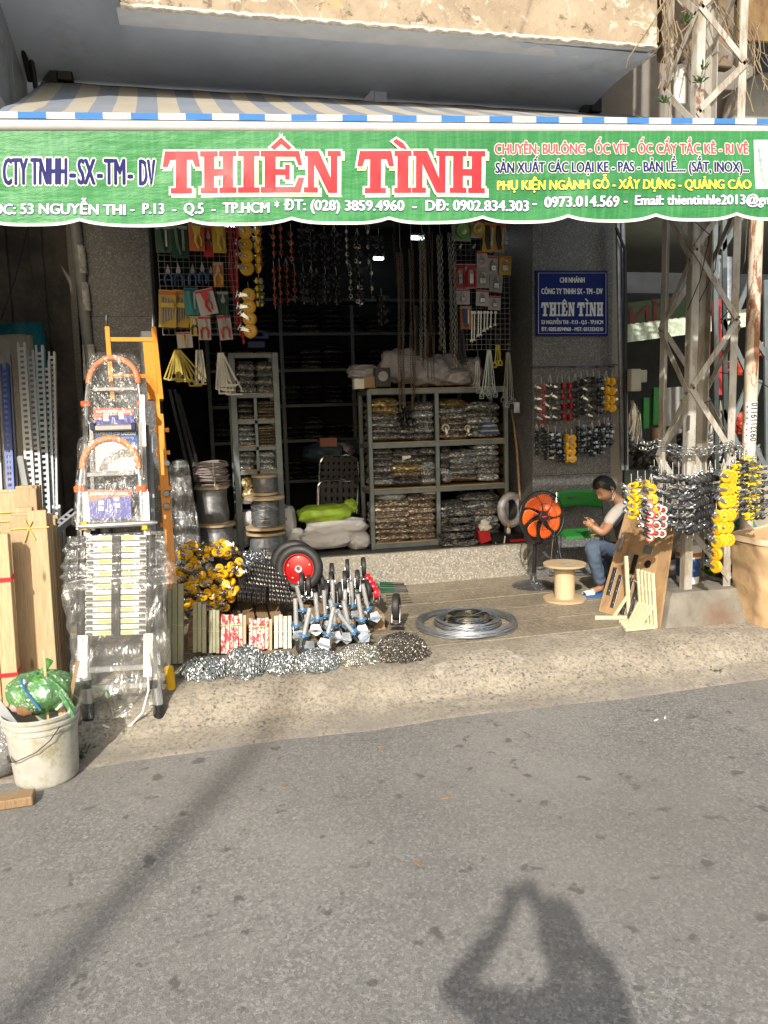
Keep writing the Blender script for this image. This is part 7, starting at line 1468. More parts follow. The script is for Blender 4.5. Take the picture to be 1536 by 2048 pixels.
# ---- plywood board with hinges, cream brackets
A0, A1, A2, A3 = gz(1196, 1222, .205), gz(1322, 1256, .205), None, None
bl, br_ = Vector(gz(1197, 1222, .205)), Vector(gz(1318, 1256, .205)); tl, tr_ = at(1252, 1020, bl.y+.22), at(1350, 1035, br_.y+.22)
T = thing('plywood_board', 'worn plywood display board with steel hinges leaning on the mast', 'board'); nrm_ = (br_-bl).cross(tl-bl).normalized()
if nrm_.y > 0: nrm_ = -nrm_
mb = MB(); mb.poly([bl, br_, tr_, tl], .02, -nrm_); mb.build('board', PLY, T, smooth=0)
def onb(u, v, l=.004): return bl.lerp(br_, u).lerp(tl.lerp(tr_, u), v)+nrm_*l
BH = (bl.lerp(br_, .5)-tl.lerp(tr_, .5)).length; upv = (tl-bl).normalized(); rtv = (br_-bl).normalized(); RB = Matrix((rtv, -nrm_, upv)).transposed()
for (u, v, w, h) in ((.10, .30, .045, .24), (.22, .22, .04, .28), (.42, .22, .05, .34), (.55, .20, .05, .34), (.30, .52, .035, .12), (.08, .68, .03, .16), (.72, .25, .05, .2)):
    mb = MB(); c_ = onb(u, v); mb.bbox(c_, (w, .006, h), .001, RB); mb.tube([c_+upv*h/2+nrm_*.004, c_-upv*h/2+nrm_*.004], .005, 6)
    for q in (-.35, 0, .35): mb.bbox(c_+upv*h*q+nrm_*.005, (w*.3, .004, .01), .001, RB)
    mb.build('steel_hinge', DSTEEL if h > .2 else GALV, T)
mb = MB(); mb.bbox(onb(.42, .50), (.05, .008, .17), .002, RB); mb.build('black_plate', BLACKM, T)
mb = MB(); M_ = frame(onb(.66, .53), nrm_, rtv); mb.M = M_; mb.lathe([(.001, .004), (.03, .004), (.032, 0)], n=20); mb.M = Matrix(); oo = mb.build('oval_plate', BLACKM, T); 
mb = MB(); mb.bbox(onb(.62, .66), (.09, .006, .07), .002, RB); mb.build('steel_latch', GALV, T)
def lbracket(foot, top, toe, br1, br2, lab, w=.022, grp=None):
    T = thing('shelf_bracket', lab, 'bracket', grp)
    mb = MB(); mb.bar(foot, top, w, .016, up=(0, 1, 0)); mb.build('upright', CREAM, T); mb = MB(); mb.bar(foot+Vector((0, 0, w*.45)), toe+Vector((0, 0, w*.45)), .024, w, up=(0, 0, 1)); mb.build('foot', CREAM, T); mb = MB(); mb.bar(br1, br2, w*.8, .014, up=(0, 1, 0)); mb.build('strut', CREAM, T); return T
f = gz(1258, 1238, .205); Yf = f.y
lbracket(f, at(1252, 1112, Yf+.12), gz(1190, 1238, .205), at(1256, 1190, Yf+.04), gz(1226, 1236, .215), 'single cream shelf bracket leaning on the plywood board, left of the others', .028)
for i in range(5):
    dx = -7*i; dy = -4*i; f = gz(1311+dx, 1256+dy*.6, .205); Yf = f.y
    lbracket(f, at(1305+dx-(1 if i else 0), 1146+dy*.5, Yf+.10), gz(1250-3*i, 1262-4*i, .205), at(1306+dx, 1212+dy*.5, Yf+.03), gz(1278-5*i, 1256+dy*.7, .215), 'cream shelf bracket in the row of five on the right, %s from the front' % NTH[i], .024, 'row of five cream shelf brackets')
mb = MB(); mb.tube([at(1268, 1160, 5.2), at(1290, 1178, 5.1), at(1312, 1180, 5.05)], .002, 4); mb.build('tie_wire', WIRE, **K('thin tie wire round the five cream brackets', 'wire'))
# ---- spool table
c = gz(1129, 1199, .205); T = thing('spool_table', 'empty pale cable spool standing as a small table before the chair', 'cable spool', loc=(c.x, c.y, .205))
s_ = (6.3/FPX); zt2_ = at(1132, 1130, c.y).z-.205
mb = MB(); mb.lathe([(.03, 0), (.186, 0), (.186, .018), (.03, .018)], n=44); mb.build('bottom_flange', MDF, T)
mb = MB(); mb.lathe([(.03, zt2_), (.186, zt2_), (.186, zt2_+.018), (.03, zt2_+.018)], n=44); mb.lathe([(.001, zt2_+.010), (.03, zt2_+.010)], n=20, cap=False); mb.build('top_flange', MDF, T)
mb = MB(); mb.lathe([(.088, .018), (.088, zt2_)], n=32, cap=False); mb.build('drum', mt('kraft_drum', (.56, .43, .27), .75, var=.1, vs=6), T)
mb = MB(); mb.box((.0, -.03, zt2_+.0195), (.1, .045, .003), Matrix.Rotation(.15, 3, 'Z')); mb.build('paper_slip', mt('blue_white_slip', (.25, .33, .45), .5, var=.5, vs=30), smooth=0, M=Matrix.Translation((c.x, c.y, .205)), **K('small blue and white packet on the spool table', 'packet'))
# ---- pedestal fan
FC = at(1084, 1033, 6.45); T = thing('pedestal_fan', 'orange bladed pedestal fan with black grille, base still in plastic', 'fan'); F = Matrix.Translation(FC) @ Matrix.Rotation(.12, 4, 'Z') @ Matrix.Rotation(-.08, 4, 'X')
Fo = thing('fan_head', '', '') if False else None
R_ = .235
def fb(name, mb, m, smooth=50): mb_v = mb.build(name, m, T, smooth=smooth, M=F); return mb_v
for k in range(7):
    a0 = k*2*pi/7+.1; mb = MB()
    def bl_(u, v):
        r = .05+v*.155; wdt = .18+.62*sin(min(1, v*1.05)*pi*.62)**.8; a = a0+(u-.5)*wdt+.35*v; rr = r*(1-.06*abs(2*u-1)**3*v)
        return (rr*cos(a), -.01+.035*(u-.5)+.01*v, rr*sin(a))
    mb.grid(bl_, 9, 8); o = fb('blade', mb, ORG, 80); md = o.modifiers.new('s', 'SOLIDIFY'); md.thickness = .002
mb = MB(); mb.lathe([(.001, -.045), (.042, -.045), (.048, -.035), (.048, .03), (.001, .04)], axis='Y', n=28); h = fb('hub_badge', mb, BPLAST)
mb = MB(); mb.bbox((0, -.046, 0), (.05, .003, .010), .001); fb('badge_print', mb, REDP)
mb = MB(); mb.lathe([(.03, .06), (.075, .05), (.08, .12), (.05, .2), (.001, .21)], axis='Y', n=24); fb('motor_housing', mb, BPLAST)
for yy, n_ in ((-.05, 54), (.055, 54)):
    mb = MB()
    for k in range(n_):
        a = 2*pi*k/n_; mb.tube([(.05*cos(a), yy*1.0, .05*sin(a)), (.13*cos(a), yy*1.05, .13*sin(a)), (.212*cos(a), yy*.8, .212*sin(a)), (R_*cos(a), 0, R_*sin(a))], .0011, 3, caps=False)
    fb('grille', mb, BLACKM).__setitem__('kind', 'stuff')
mb = MB(); 
for r, y, w in ((R_, 0, .006), (.05, -.052, .003), (.12, -.054, .002)): mb.tube([(r*cos(a), y, r*sin(a)) for a in [i*pi/24 for i in range(48)]], w, 6, closed=True)
fb('grille_ring', mb, BLACKM)
g = gz(1067, 1172, .205); mb = MB(); mb.tube([FC+Vector((0, .12, -.02)), Vector((FC.x-.01, FC.y+.12, FC.z-.13)), Vector((g.x, g.y, .25))], [.03, .022, .02], 12); mb.build('stand_pole', BPLAST, T)
mb = MB(); mb.bbox(Vector((FC.x, FC.y+.10, FC.z-.20)), (.1, .09, .14), .02); mb.build('control_box', BPLAST, T)
mb = MB(); mb.lathe([(.001, .0), (.20, .0), (.205, .012), (.17, .03), (.04, .055), (.026, .10), (.001, .1)], (g.x, g.y, .205), n=36); mb.build('base', BPLAST, T)
mb = MB(); mb.grid(lambda u, v: (g.x+(.225*(1-v)**.6+.03)*cos(u*2*pi)*(1+.08*noise.noise(Vector((u*9, v*3, 0)))), g.y+(.225*(1-v)**.6+.03)*sin(u*2*pi), .208+.13*v**1.5+.012*sin(u*60)*(1-v)), 90, 12, closed_u=True); mb.build('base_wrap', FILM, T, smooth=80)
mb = MB(); mb.tube([at(1062, 1100, 6.7), at(1048, 1120, 6.8), at(1046, 1130, 6.8), at(1055, 1128, 6.7), at(1063, 1110, 6.65)], .004, 6); mb.build('power_cord', BPLAST, T)
mb = MB(); mb.tube([gz(1075, 1140, .21), gz(1085, 1146, .21), gz(1105, 1150, .21), gz(1180, 1150, .21)], .005, 6); mb.build('floor_cable', BPLAST, **K('black cable running over the pavement behind the spool table', 'cable'))
# ---- green folding chair
T = thing('green_chair', 'green folding chair with chrome legs against the granite pillar', 'chair'); GC = mt('green_seat_plastic', (.025, .20, .035), .35, var=.12)
q = lambda x, y, Y=6.72: at(x, y, Y)
mb = MB(); mb.grid(lambda u, v: q(1115+u*90, 1018-6*sin(u*pi)-v*(34+0*sin(u*pi))+3*v*0, 6.75)+Vector((0, .02*sin(u*pi)+.0, 0)), 16, 6); o = mb.build('backrest', GC, T, smooth=80); md = o.modifiers.new('s', 'SOLIDIFY'); md.thickness = .015
v, f_ = text_tris('chair'); 
mb = MB(); sa, sb, sc_, sdd = q(1112, 1064, 6.62), q(1178, 1060, 6.62), q(1182, 1076, 6.36), q(1132, 1078, 6.36); mb.poly([sa, sb, sc_, sdd], .022, (0, 0, 1)); mb.build('seat', GC, T)
mb = MB(); mb.bbox(q(1145, 993, 6.73), (.09, .004, .022), .001); mb.build('maker_badge', mt('faded_badge', (.06, .12, .07), .5), T)
for pts in (((1113, 985, 6.76), (1112, 1060, 6.66), (1122, 1120, 6.5), (1108, 1062, 6.7)), ((1202, 985, 6.76), (1208, 1060, 6.8), (1213, 1160, 6.9)), ((1110, 1065, 6.6), (1120, 1130, 6.4)), ((1108, 1070, 6.8), (1100, 1150, 6.95)), ((1215, 1110, 6.6), (1224, 1158, 6.6)), ((1100, 1146, 6.9), (1210, 1146, 6.9))):
    mb = MB(); mb.tube([at(*p) for p in pts], .009, 8); mb.build('leg', CHROME, T)
mb = MB(); mb.bbox(q(1185, 1062, 6.5), (.07, .06, .07), .004); mb.build('clear_cup', m_film('cup_film', (.9, .85, .75), .15, 8, (1, 1, 1), .6, .35), **K('clear plastic drink cup on the green chair seat', 'cup'))
mb = MB(); mb.box(q(1172, 1070, 6.45), (.16, .08, .004), Matrix.Rotation(.3, 3, 'Z')); mb.build('folded_cloth', mt('yellow_green_cloth', (.40, .50, .08), .7), smooth=0, **K('yellow green paper lying on the green chair seat', 'paper'))
# ---- meter box, goods of the neighbour
T = thing('meter_box', 'cream electricity meter box beside the shutter rail', 'electrical box'); MBX = mt('cream_box_plastic', (.38, .37, .30), .5, var=.08)
a, b = at(1258, 783, 6.7), at(1279, 738, 6.7); mb = MB(); mb.bbox((a+b)/2, (b.x-a.x, .08, b.z-a.z), .008); mb.build('box_body', MBX, T); a, b = at(1277, 765, 6.7), at(1291, 740, 6.7); mb = MB(); mb.bbox((a+b)/2, (b.x-a.x, .07, b.z-a.z), .008); mb.build('side_box', MBX, T)
for i, (x0, x1, y0, y1, Y, m, lab) in enumerate(((1317, 1340, 776, 852, 7.8, 'roll_clear', 'left tall clear plastic roll behind the mast'), (1340, 1365, 774, 856, 7.8, 'roll_clear', 'right tall clear plastic roll behind the mast'), (1304, 1326, 856, 905, 7.6, 'roll_tan', 'tan paper roll behind the mast braces'), (1330, 1362, 858, 890, 7.7, 'roll_clear', 'short clear roll behind the mast braces'))):
    a, b = at((x0+x1)/2, y1, Y), at((x0+x1)/2, y0, Y); mb = MB(); mb.tube([a-Vector((0, 0, .3)) if i == 2 else a, b], (at(x1, y0, Y).x-at(x0, y0, Y).x)/2, 24); mb.build('plastic_roll', mt(m, (.26, .26, .25) if m == 'roll_clear' else (.42, .31, .16), .35, var=.3, vs=3), **K(lab, 'roll', 'rolls in the neighbour\'s shop'))
for i, (x0, x1, y0, y1) in enumerate(((1284, 1297, 795, 858), (1304, 1317, 775, 850), (1262, 1282, 842, 862))): a, b = at(x0, y1, 7.7), at(x1, y0, 7.7); mb = MB(); mb.bbox((a+b)/2, (b.x-a.x, .05, b.z-a.z), .004); mb.build('green_board', mt('leaf_green_panel', (.03, .22, .04), .5), **K('green panel standing in the neighbour\'s shop, %s' % ('left', 'right', 'low')[i], 'panel'))
# long bench / counter with heaps
mb = MB(); a, b = at(1262, 1000, 7.2), at(1345, 935, 7.2); mb.bbox((a+b)/2+Vector((.2, .3, 0)), (b.x-a.x+.5, .5, b.z-a.z), .01); mb.build('counter', STEELG, **K('grey steel counter of the neighbour behind the mast', 'counter'))
for k in range(9):
    x = 1262+k*29; y = 900+rnd(-10, 16); o = lumpy(at(x, y, 7.1+rnd(-.1, .2)), .22, .25, .16+rnd(0, .1), BAGM[('silver', 'dark', 'grey')[k % 3]], 'metal_ware', 'heap of small metal ware on the neighbour\'s counter, %s from the left' % NTH[k], 'metal ware', k*4, .7, .35, 'heaps on the neighbour\'s counter')
for k in range(16):
    x, y = (1264+k*2, 800+k*4) if k < 8 else (1398+(k-8)*9, 800+((k*37) % 60)); mb = MB(); p0 = at(x, y, 6.9 if k < 8 else 7.3); 
    for q in range(5): mb.tube([p0+Vector((rnd(-.02, .02), 0, 0)), p0+Vector((rnd(-.04, .04), rnd(-.02, .02), -.12)), p0+Vector((rnd(-.05, .05), 0, -.3))], .006, 5)
    mb.build('hanging_hardware', STL if k % 3 else DSTEEL, **K('bunch of metal hardware hanging in the neighbour\'s shop, %s %s' % (NTH[k % 8], 'by the meter box' if k < 8 else 'behind the mast'), 'hardware', 'hardware hanging in the neighbour\'s shop'))
for i, (x, y, s) in enumerate(((1475, 735, .16), (1475, 850, .18), (1480, 905, .14), (1530, 700, .14))): lumpy(at(x, y, 7.0), s, .1, s*1.1, mt('orange_red_ware', (.42, .05, .02), .4, var=.5, vs=20), 'red_ware', 'red and orange goods hanging behind the mast, %s from the top' % NTH[i], 'goods', i*5, .8, .4, 'red goods behind the mast')
mb = MB(); mb.tube([at(1432, 600, 6.6), at(1436, 790, 6.6)], .045, 16); mb.build('red_ended_pipe', mt('dull_red', (.42, .03, .03), .45), **K('dark red pipe end hanging behind the mast', 'pipe')); mb = MB(); mb.tube([at(1420, 560, 6.9), at(1424, 520, 6.95), at(1448, 520, 6.95), at(1450, 640, 6.9)], .085, 16); mb.build('bent_duct', GALV, **K('grey bent air duct behind the mast', 'duct'))
mb = MB(); c_ = at(1510, 1005, 5.9); mb.bbox((c_.x+.55, 6.3, .75), (1.1, .5, 1.1), .02); sh = mb.build('cabinet', mt('cream_cabinet', (.33, .31, .25), .5), **K('cream ribbed cabinet behind the paper sack at the right edge', 'cabinet'))
for k in range(4): mb = MB(); mb.box((c_.x+.55, 6.045, 1.15-k*.1), (1.08, .006, .02)); mb.build('ridge', BROWNW, sh, smooth=0)
# ---- rusty sheet top right, disc, vines
mb = MB(); a = at(1478, -40, 6.3); b = at(1640, 98, 6.3); mb.bbox(((a.x+b.x)/2, 6.3, (a.z+b.z)/2), (b.x-a.x, .05, a.z-b.z), .01)
def mat_rs():
    m, t, b = _nodes('rusty_sheet'); co = coords(t, world=True); c = mixc(t, ramp(t, noi(t, coords(t, (1, 1, .5), True), 3.5, 8, .7), [(.35, 0.), (.65, 1.)]), (.13, .06, .03), (.30, .24, .10)); t.links.new(c, b.inputs['Base Color']); b.inputs['Roughness'].default_value = .85; bump(t, b, noi(t, co, 12, 6), .5, .01); return m
mb.build('rusty_steel_sheet', mat_rs(), **K('rusted steel sheet above the neighbour at the top right corner', 'sheet'))
mb = MB(); mb.lathe([(.001, -.05), (.42, -.04), (.44, 0), (.44, .1)], at(1535, 240, 6.9), 'Y', 40); mb.build('satellite_dish', mt('grey_dish', (.30, .30, .28), .5), **K('large grey round disc behind the banner at the upper right', 'dish'))
for (x, y, w, h_, lab) in ((1350, 60, .28, .5, 'left'), (1430, 60, .3, .62, 'right')):
    mb = MB(); mb.bbox(at(x, y, 6.1), (w, .1, h_), .01); mb.build('old_plank', mt('old_brown_wood', (.17, .125, .085), .8, world=True, var=.4, vs=6, bs=12, bd=.01), **K('old brown board seen behind the mast top, %s one' % lab, 'board'))
VN = mt('dry_vine', (.26, .20, .13), .8, var=.3); 
def vine(n, x0, x1, y0, y1, Y, lab, l=.5):
    T = thing('dry_vine', lab, 'vine', 'dry vines on the lattice mast', loc=at((x0+x1)/2, y0, Y)); Li = -T.location
    for i in range(n):
        x = rnd(x0, x1); p = at(x, rnd(y0, y0+20), Y+rnd(-.1, .2)); P = [p+Li]; d = Vector((rnd(-.4, .4), 0, -1))
        for k in range(9): d = (d+Vector((rnd(-.5, .5), rnd(-.2, .2), rnd(-.3, .2)))).normalized(); p = p+d*(at(x, y0, Y).z-at(x, y1, Y).z)/9*rnd(.7, 1.15); P.append(p+Li)
        mb = MB(); mb.tube(P, rnd(.0025, .006), 5); mb.build('stem', VN, T)
vine(14, 1480, 1525, 40, 230, 5.6, 'long dry vines trailing right of the lattice mast'); vine(9, 1325, 1350, -30, 130, 5.3, 'dry vines around the left post of the mast top'); vine(10, 1405, 1450, -30, 110, 5.35, 'dry vines tangled between the mast posts at the top'); vine(5, 1340, 1375, 40, 200, 5.4, 'thin dry vines hanging left inside the mast')
for (x, y, n_) in ((1372, 45, 18), (1330, 205, 22), (1402, 165, 16), (1405, 140, 8)):
    weeds(at(x, y, 5.15), n_, .085, 'spiky green air plant growing on the mast %s' % {45: 'near the top', 205: 'just above the awning', 165: 'on the middle post', 140: 'highest on the middle post'}[y], .02)
for i, P in enumerate((((1375, 430), (1420, 470), (1400, 560), (1375, 620)), ((1440, 450), (1430, 540), (1395, 610), (1380, 660)), ((1495, 440), (1490, 520), (1460, 620), (1440, 640)), ((1360, 800), (1380, 806), (1410, 805), (1430, 798)), ((1440, 745), (1490, 752), (1530, 770), (1560, 790)))):
    mb = MB(); mb.tube([at(x, y, 5.15+.1*i) for x, y in P], .004, 5); mb.build('loose_cable', BLACKM, **K('thin loose black cable on the lattice mast, %s from the top' % NTH[i], 'cable', 'loose cables on the mast'))

# ================================================================ PEOPLE
SKIN = mt('skin', (.36, .185, .105), .5, var=.06, vs=12); HAIR = mt('black_hair', (.012, .010, .009), .45, bs=120, bd=.003, var=.3); JEAN = mt('blue_jeans', (.075, .11, .17), .85, var=.25, vs=7, bs=180, bd=.001, dirt=(.20, .24, .30), df=.56, ds=6)
SHG = mt('grey_shirt', (.085, .085, .10), .85, var=.15, bs=200, bd=.0008); SHW = mt('cream_shirt', (.40, .365, .335), .85, var=.06); MASKM = mt('white_mask', (.75, .75, .74), .7)
def skin_mesh(name, joints, edges, radii, root, mat, parent=None, sub=2, extra=None, vox=None, **kw):
    me = bpy.data.meshes.new(name); me.from_pydata([tuple(joints[k]) for k in joints], [(list(joints).index(a), list(joints).index(b)) for a, b in edges], [])
    o = bpy.data.objects.new(name, me); COL.objects.link(o); m = o.modifiers.new('skin', 'SKIN'); m.use_smooth_shade = True
    for i, k in enumerate(joints): r = radii[k]; me.skin_vertices[0].data[i].radius = r if isinstance(r, tuple) else (r, r); me.skin_vertices[0].data[i].use_root = (k == root)
    s = o.modifiers.new('sub', 'SUBSURF'); s.levels = s.render_levels = sub
    dg = bpy.context.evaluated_depsgraph_get(); me2 = bpy.data.meshes.new_from_object(o.evaluated_get(dg)); bpy.data.objects.remove(o)
    mb = MB(); mb.add([v.co.copy() for v in me2.vertices], [tuple(p.vertices) for p in me2.polygons])
    for e in (extra or []): mb.add([Vector(v) for v in e.v], e.f)
    o = mb.build(name, mat, parent, smooth=80, **kw)
    if vox:
        r = o.modifiers.new('r', 'REMESH'); r.mode = 'VOXEL'; r.voxel_size = vox; r.use_smooth_shade = True; sm = o.modifiers.new('sm', 'SMOOTH'); sm.factor = .6; sm.iterations = 3
    return o
def head_mb(M):
    """head about .23 high, origin at the centre, +X is the face direction, +Z up"""
    mb = MB(); mb.M = M
    def f(u, v):
        a = u*2*pi; p = -pi/2+pi*v; d = Vector((cos(a)*cos(p), sin(a)*cos(p), sin(p))); x, y, z = d.x*.098, d.y*.076, d.z*.118
        if z < 0 and d.x > -.2: x += .006*(-d.z)*(d.x+.2)
        if z < -.03: y *= 1-.30*min(1, (-z-.03)/.09); x = x*(1-.10*min(1, (-z-.03)/.09)) if d.x < 0 else x
        if d.x > .5:
            g = max(0, 1-abs(d.y)*5.5); x += .022*g*math.exp(-((z+.012)/.018)**2)+.008*g*math.exp(-((z-.010)/.025)**2)   # nose
            x += .008*max(0, 1-abs(d.y)*3)*math.exp(-((z+.050)/.010)**2)                                            # lips
            x += .006*max(0, 1-abs(d.y)*3)*math.exp(-((z+.088)/.014)**2)                                            # chin
            for s in (-1, 1): x -= .010*math.exp(-(((y-s*.030)/.015)**2+((z-.012)/.011)**2)); x += .004*math.exp(-(((y-s*.030)/.02)**2+((z-.034)/.008)**2))
        return (x, y, z)
    mb.grid(f, 48, 34, closed_u=True)
    for s in (-1, 1): mb.tube([(-.012+.014*cos(t), s*(.078+.006*sin(t*.5)), -.008+.028*sin(t)) for t in [i*pi/5 for i in range(10)]], .006, 6, closed=True); mb.lathe([(.001, -.004), (.012, 0), (.001, .004)], (-.012, s*.076, -.008), 'Y', 8)
    return mb
def hand(mb, wrist, palm, side, tips, r=.0085):
    """palm slab plus four curled fingers and a thumb; tips are lists of joints"""
    pts = [wrist, wrist.lerp(palm, .5), palm]; mb.tube(pts, [.026, .034, .036], 10)
    for P in tips: mb.tube([palm.lerp(P[0], .3)]+P, [r*1.15]+[r*(1.05-.12*i) for i in range(len(P))], 7)
def person(name, label, J, R, head_M, hair_fn, top_parts, hands, vox=.007):
    T = thing(name, label, 'person', loc=J['pelvis'].copy() if False else (0, 0, 0))
    E_ = [('pelvis', 'spine'), ('spine', 'chest'), ('chest', 'neck'), ('neck', 'skull'), ('chest', 'sL'), ('sL', 'eL'), ('eL', 'wL'), ('chest', 'sR'), ('sR', 'eR'), ('eR', 'wR'), ('pelvis', 'hL'), ('hL', 'kL'), ('kL', 'aL'), ('aL', 'tL'), ('pelvis', 'hR'), ('hR', 'kR'), ('kR', 'aR'), ('aR', 'tR')]
    skin_mesh('body', J, E_, R, 'pelvis', SKIN, T, 2, [head_mb(head_M), hands], vox); return T, E_
J = dict(pelvis=at(1256, 1108, 6.42), spine=at(1262, 1068, 6.42), chest=at(1254, 1030, 6.38), neck=at(1236, 1002, 6.35), skull=at(1222, 984, 6.33),
    sL=at(1240, 1020, 6.20), eL=at(1205, 1068, 6.06), wL=at(1182, 1050, 6.12), sR=at(1236, 1018, 6.54), eR=at(1200, 1066, 6.52), wR=at(1188, 1048, 6.34),
    hL=at(1244, 1112, 6.32), kL=at(1182, 1090, 6.02), aL=at(1203, 1176, 6.10), tL=at(1172, 1187, 6.08), hR=at(1248, 1108, 6.54), kR=at(1200, 1088, 6.62), aR=at(1226, 1166, 6.55), tR=at(1206, 1174, 6.55))
R = dict(pelvis=(.12, .10), spine=(.115, .095), chest=(.135, .10), neck=.052, skull=.055, sL=.052, eL=.040, wL=.026, sR=.052, eR=.040, wR=.026, hL=.08, kL=.055, aL=.034, tL=.03, hR=.08, kR=.055, aR=.034, tR=.03)
HM = Matrix.Translation(at(1210, 977, 6.33)) @ Matrix.Rotation(pi+.18, 4, 'Z') @ Matrix.Rotation(.80, 4, 'Y')
hm = MB(); wl, wr = J['wL'], J['wR']; ph = at(1170, 1042, 6.22)
pl_, pr_ = at(1176, 1046, 6.16), at(1180, 1044, 6.29)
hand(hm, wl, pl_, 0, [[at(1172, 1048, 6.17), at(1167, 1047, 6.20), at(1167, 1042, 6.23)], [at(1173, 1046, 6.18), at(1168, 1044, 6.22), at(1168, 1040, 6.24)], [at(1174, 1043, 6.19), at(1170, 1041, 6.23), at(1170, 1037, 6.24)], [at(1175, 1041, 6.2), at(1172, 1038, 6.23), at(1172, 1035, 6.24)], [at(1177, 1040, 6.15), at(1172, 1036, 6.17), at(1168, 1036, 6.19)]])
hand(hm, wr, pr_, 0, [[at(1176, 1047, 6.29), at(1171, 1047, 6.28), at(1169, 1044, 6.26)], [at(1176, 1045, 6.30), at(1171, 1044, 6.29), at(1169, 1041, 6.26)], [at(1176, 1043, 6.31), at(1172, 1041, 6.29), at(1170, 1038, 6.27)], [at(1178, 1041, 6.32), at(1174, 1038, 6.30), at(1172, 1036, 6.27)], [at(1180, 1038, 6.28), at(1176, 1035, 6.26), at(1173, 1035, 6.24)]])
PM, E_ = person('person', 'man in grey and cream shirt and jeans sitting hunched over a phone', J, R, HM, None, None, hm)
# clothes: shirt, jeans
def sub(keys, grow_, over=None):
    Jx = {k: J[k] for k in keys}; Jx.update(over or {}); Rx = {k: tuple(a+grow_ for a in R[k]) if isinstance(R.get(k), tuple) else (R.get(k, .05)+grow_) for k in Jx}; return Jx, Rx
ov = dict(uL=J['sL'].lerp(J['eL'], .72), uR=J['sR'].lerp(J['eR'], .72)); Jx, Rx = sub(['pelvis', 'spine', 'chest', 'sL', 'sR'], .014, ov); Rx['uL'] = Rx['uR'] = .062; Rx['sL'] = Rx['sR'] = .068; Jx['nk'] = J['chest'].lerp(J['neck'], .75); Rx['nk'] = .066
skin_mesh('shirt', Jx, [('pelvis', 'spine'), ('spine', 'chest'), ('chest', 'nk'), ('chest', 'sL'), ('sL', 'uL'), ('chest', 'sR'), ('sR', 'uR')], Rx, 'spine', SHG, PM, 2)
# cream shoulder and sleeve panel of the shirt
Jp = dict(a=J['chest'].lerp(J['neck'], .45)+Vector((0, -.06, .02)), b=J['sL']+Vector((-.012, -.006, .012)), c=J['sL'].lerp(J['eL'], .70)+Vector((-.014, -.004, .006))); skin_mesh('sleeve_panel', Jp, [('a', 'b'), ('b', 'c')], dict(a=.058, b=.066, c=.060), 'b', SHW, PM, 2)
mb = MB(); mb.tube([Jp['a']+Vector((.05, -.03, .0)), Jp['b']+Vector((.055, -.045, 0)), Jp['c']+Vector((.045, -.04, 0))], .006, 6); mb.build('shirt_piping', BLACKM, PM)
ov = dict(bL=J['kL'].lerp(J['aL'], .93), bR=J['kR'].lerp(J['aR'], .93)); Jx, Rx = sub(['pelvis', 'hL', 'kL', 'hR', 'kR'], .014, ov); Rx['bL'] = Rx['bR'] = .052; Rx['kL'] = Rx['kR'] = .074; Rx['pelvis'] = (.132, .115)
jo = skin_mesh('jeans', Jx, [('pelvis', 'hL'), ('hL', 'kL'), ('kL', 'bL'), ('pelvis', 'hR'), ('hR', 'kR'), ('kR', 'bR')], Rx, 'pelvis', JEAN, PM, 3); tx = bpy.data.textures.new('cloth_folds', 'CLOUDS'); tx.noise_scale = .05; dm = jo.modifiers.new('folds', 'DISPLACE'); dm.texture = tx; dm.strength = .022; dm.mid_level = .5
# hair
mb = MB(); mb.M = HM
def hair(u, v):
    a = u*2*pi; p = pi*.5-v*pi*.5*(1.22 if cos(a) < .15 else .52+.0*cos(a)); 
    k = (cos(a)+1)/2; ext = 1.28-.70*max(0, min(1, (cos(a)+.1)/.7)); p = pi/2-v*pi*.5*ext; d = Vector((cos(a)*cos(p), sin(a)*cos(p), sin(p))); n = 1+.03*noise.noise(d*9)+.025*noise.noise(d*26); t = 1.10-.05*v
    return (d.x*.101*t*n, d.y*.080*t*n, d.z*.121*t*n+.004)
mb.grid(hair, 60, 18, closed_u=True)
for k in range(240):
    a = rnd(0, 2*pi); v = rnd(.05, 1); q_ = Vector(hair(a/2/pi, v)); d = q_.normalized(); t_ = Vector((.5, rnd(-.4, .4), rnd(-.2, .5)))*.022; s_ = d.cross(t_).normalized()*.003; mb.add([q_-s_, q_+s_, q_+t_+d*.008], [(0, 1, 2)])
mb.build('hair', HAIR, PM, smooth=80)
for s in (-1, 1):
    mb = MB(); mb.M = HM; mb.tube([(.088, s*.014, .040), (.086, s*.030, .046), (.074, s*.048, .040)], [.0022, .0032, .0016], 5); mb.build('eyebrow', HAIR, PM)
    mb = MB(); mb.M = HM; mb.tube([(.086, s*.018, .010), (.085, s*.030, .007), (.075, s*.044, .010)], [.0012, .0022, .0012], 5); mb.build('eyelid', HAIR, PM)
mb = MB(); mb.M = HM; mb.tube([(.088, -.020, -.052), (.094, 0, -.050), (.088, .020, -.052)], [.002, .0042, .002], 6); mb.build('lips', mt('lip_skin', (.28, .10, .075), .5), PM)
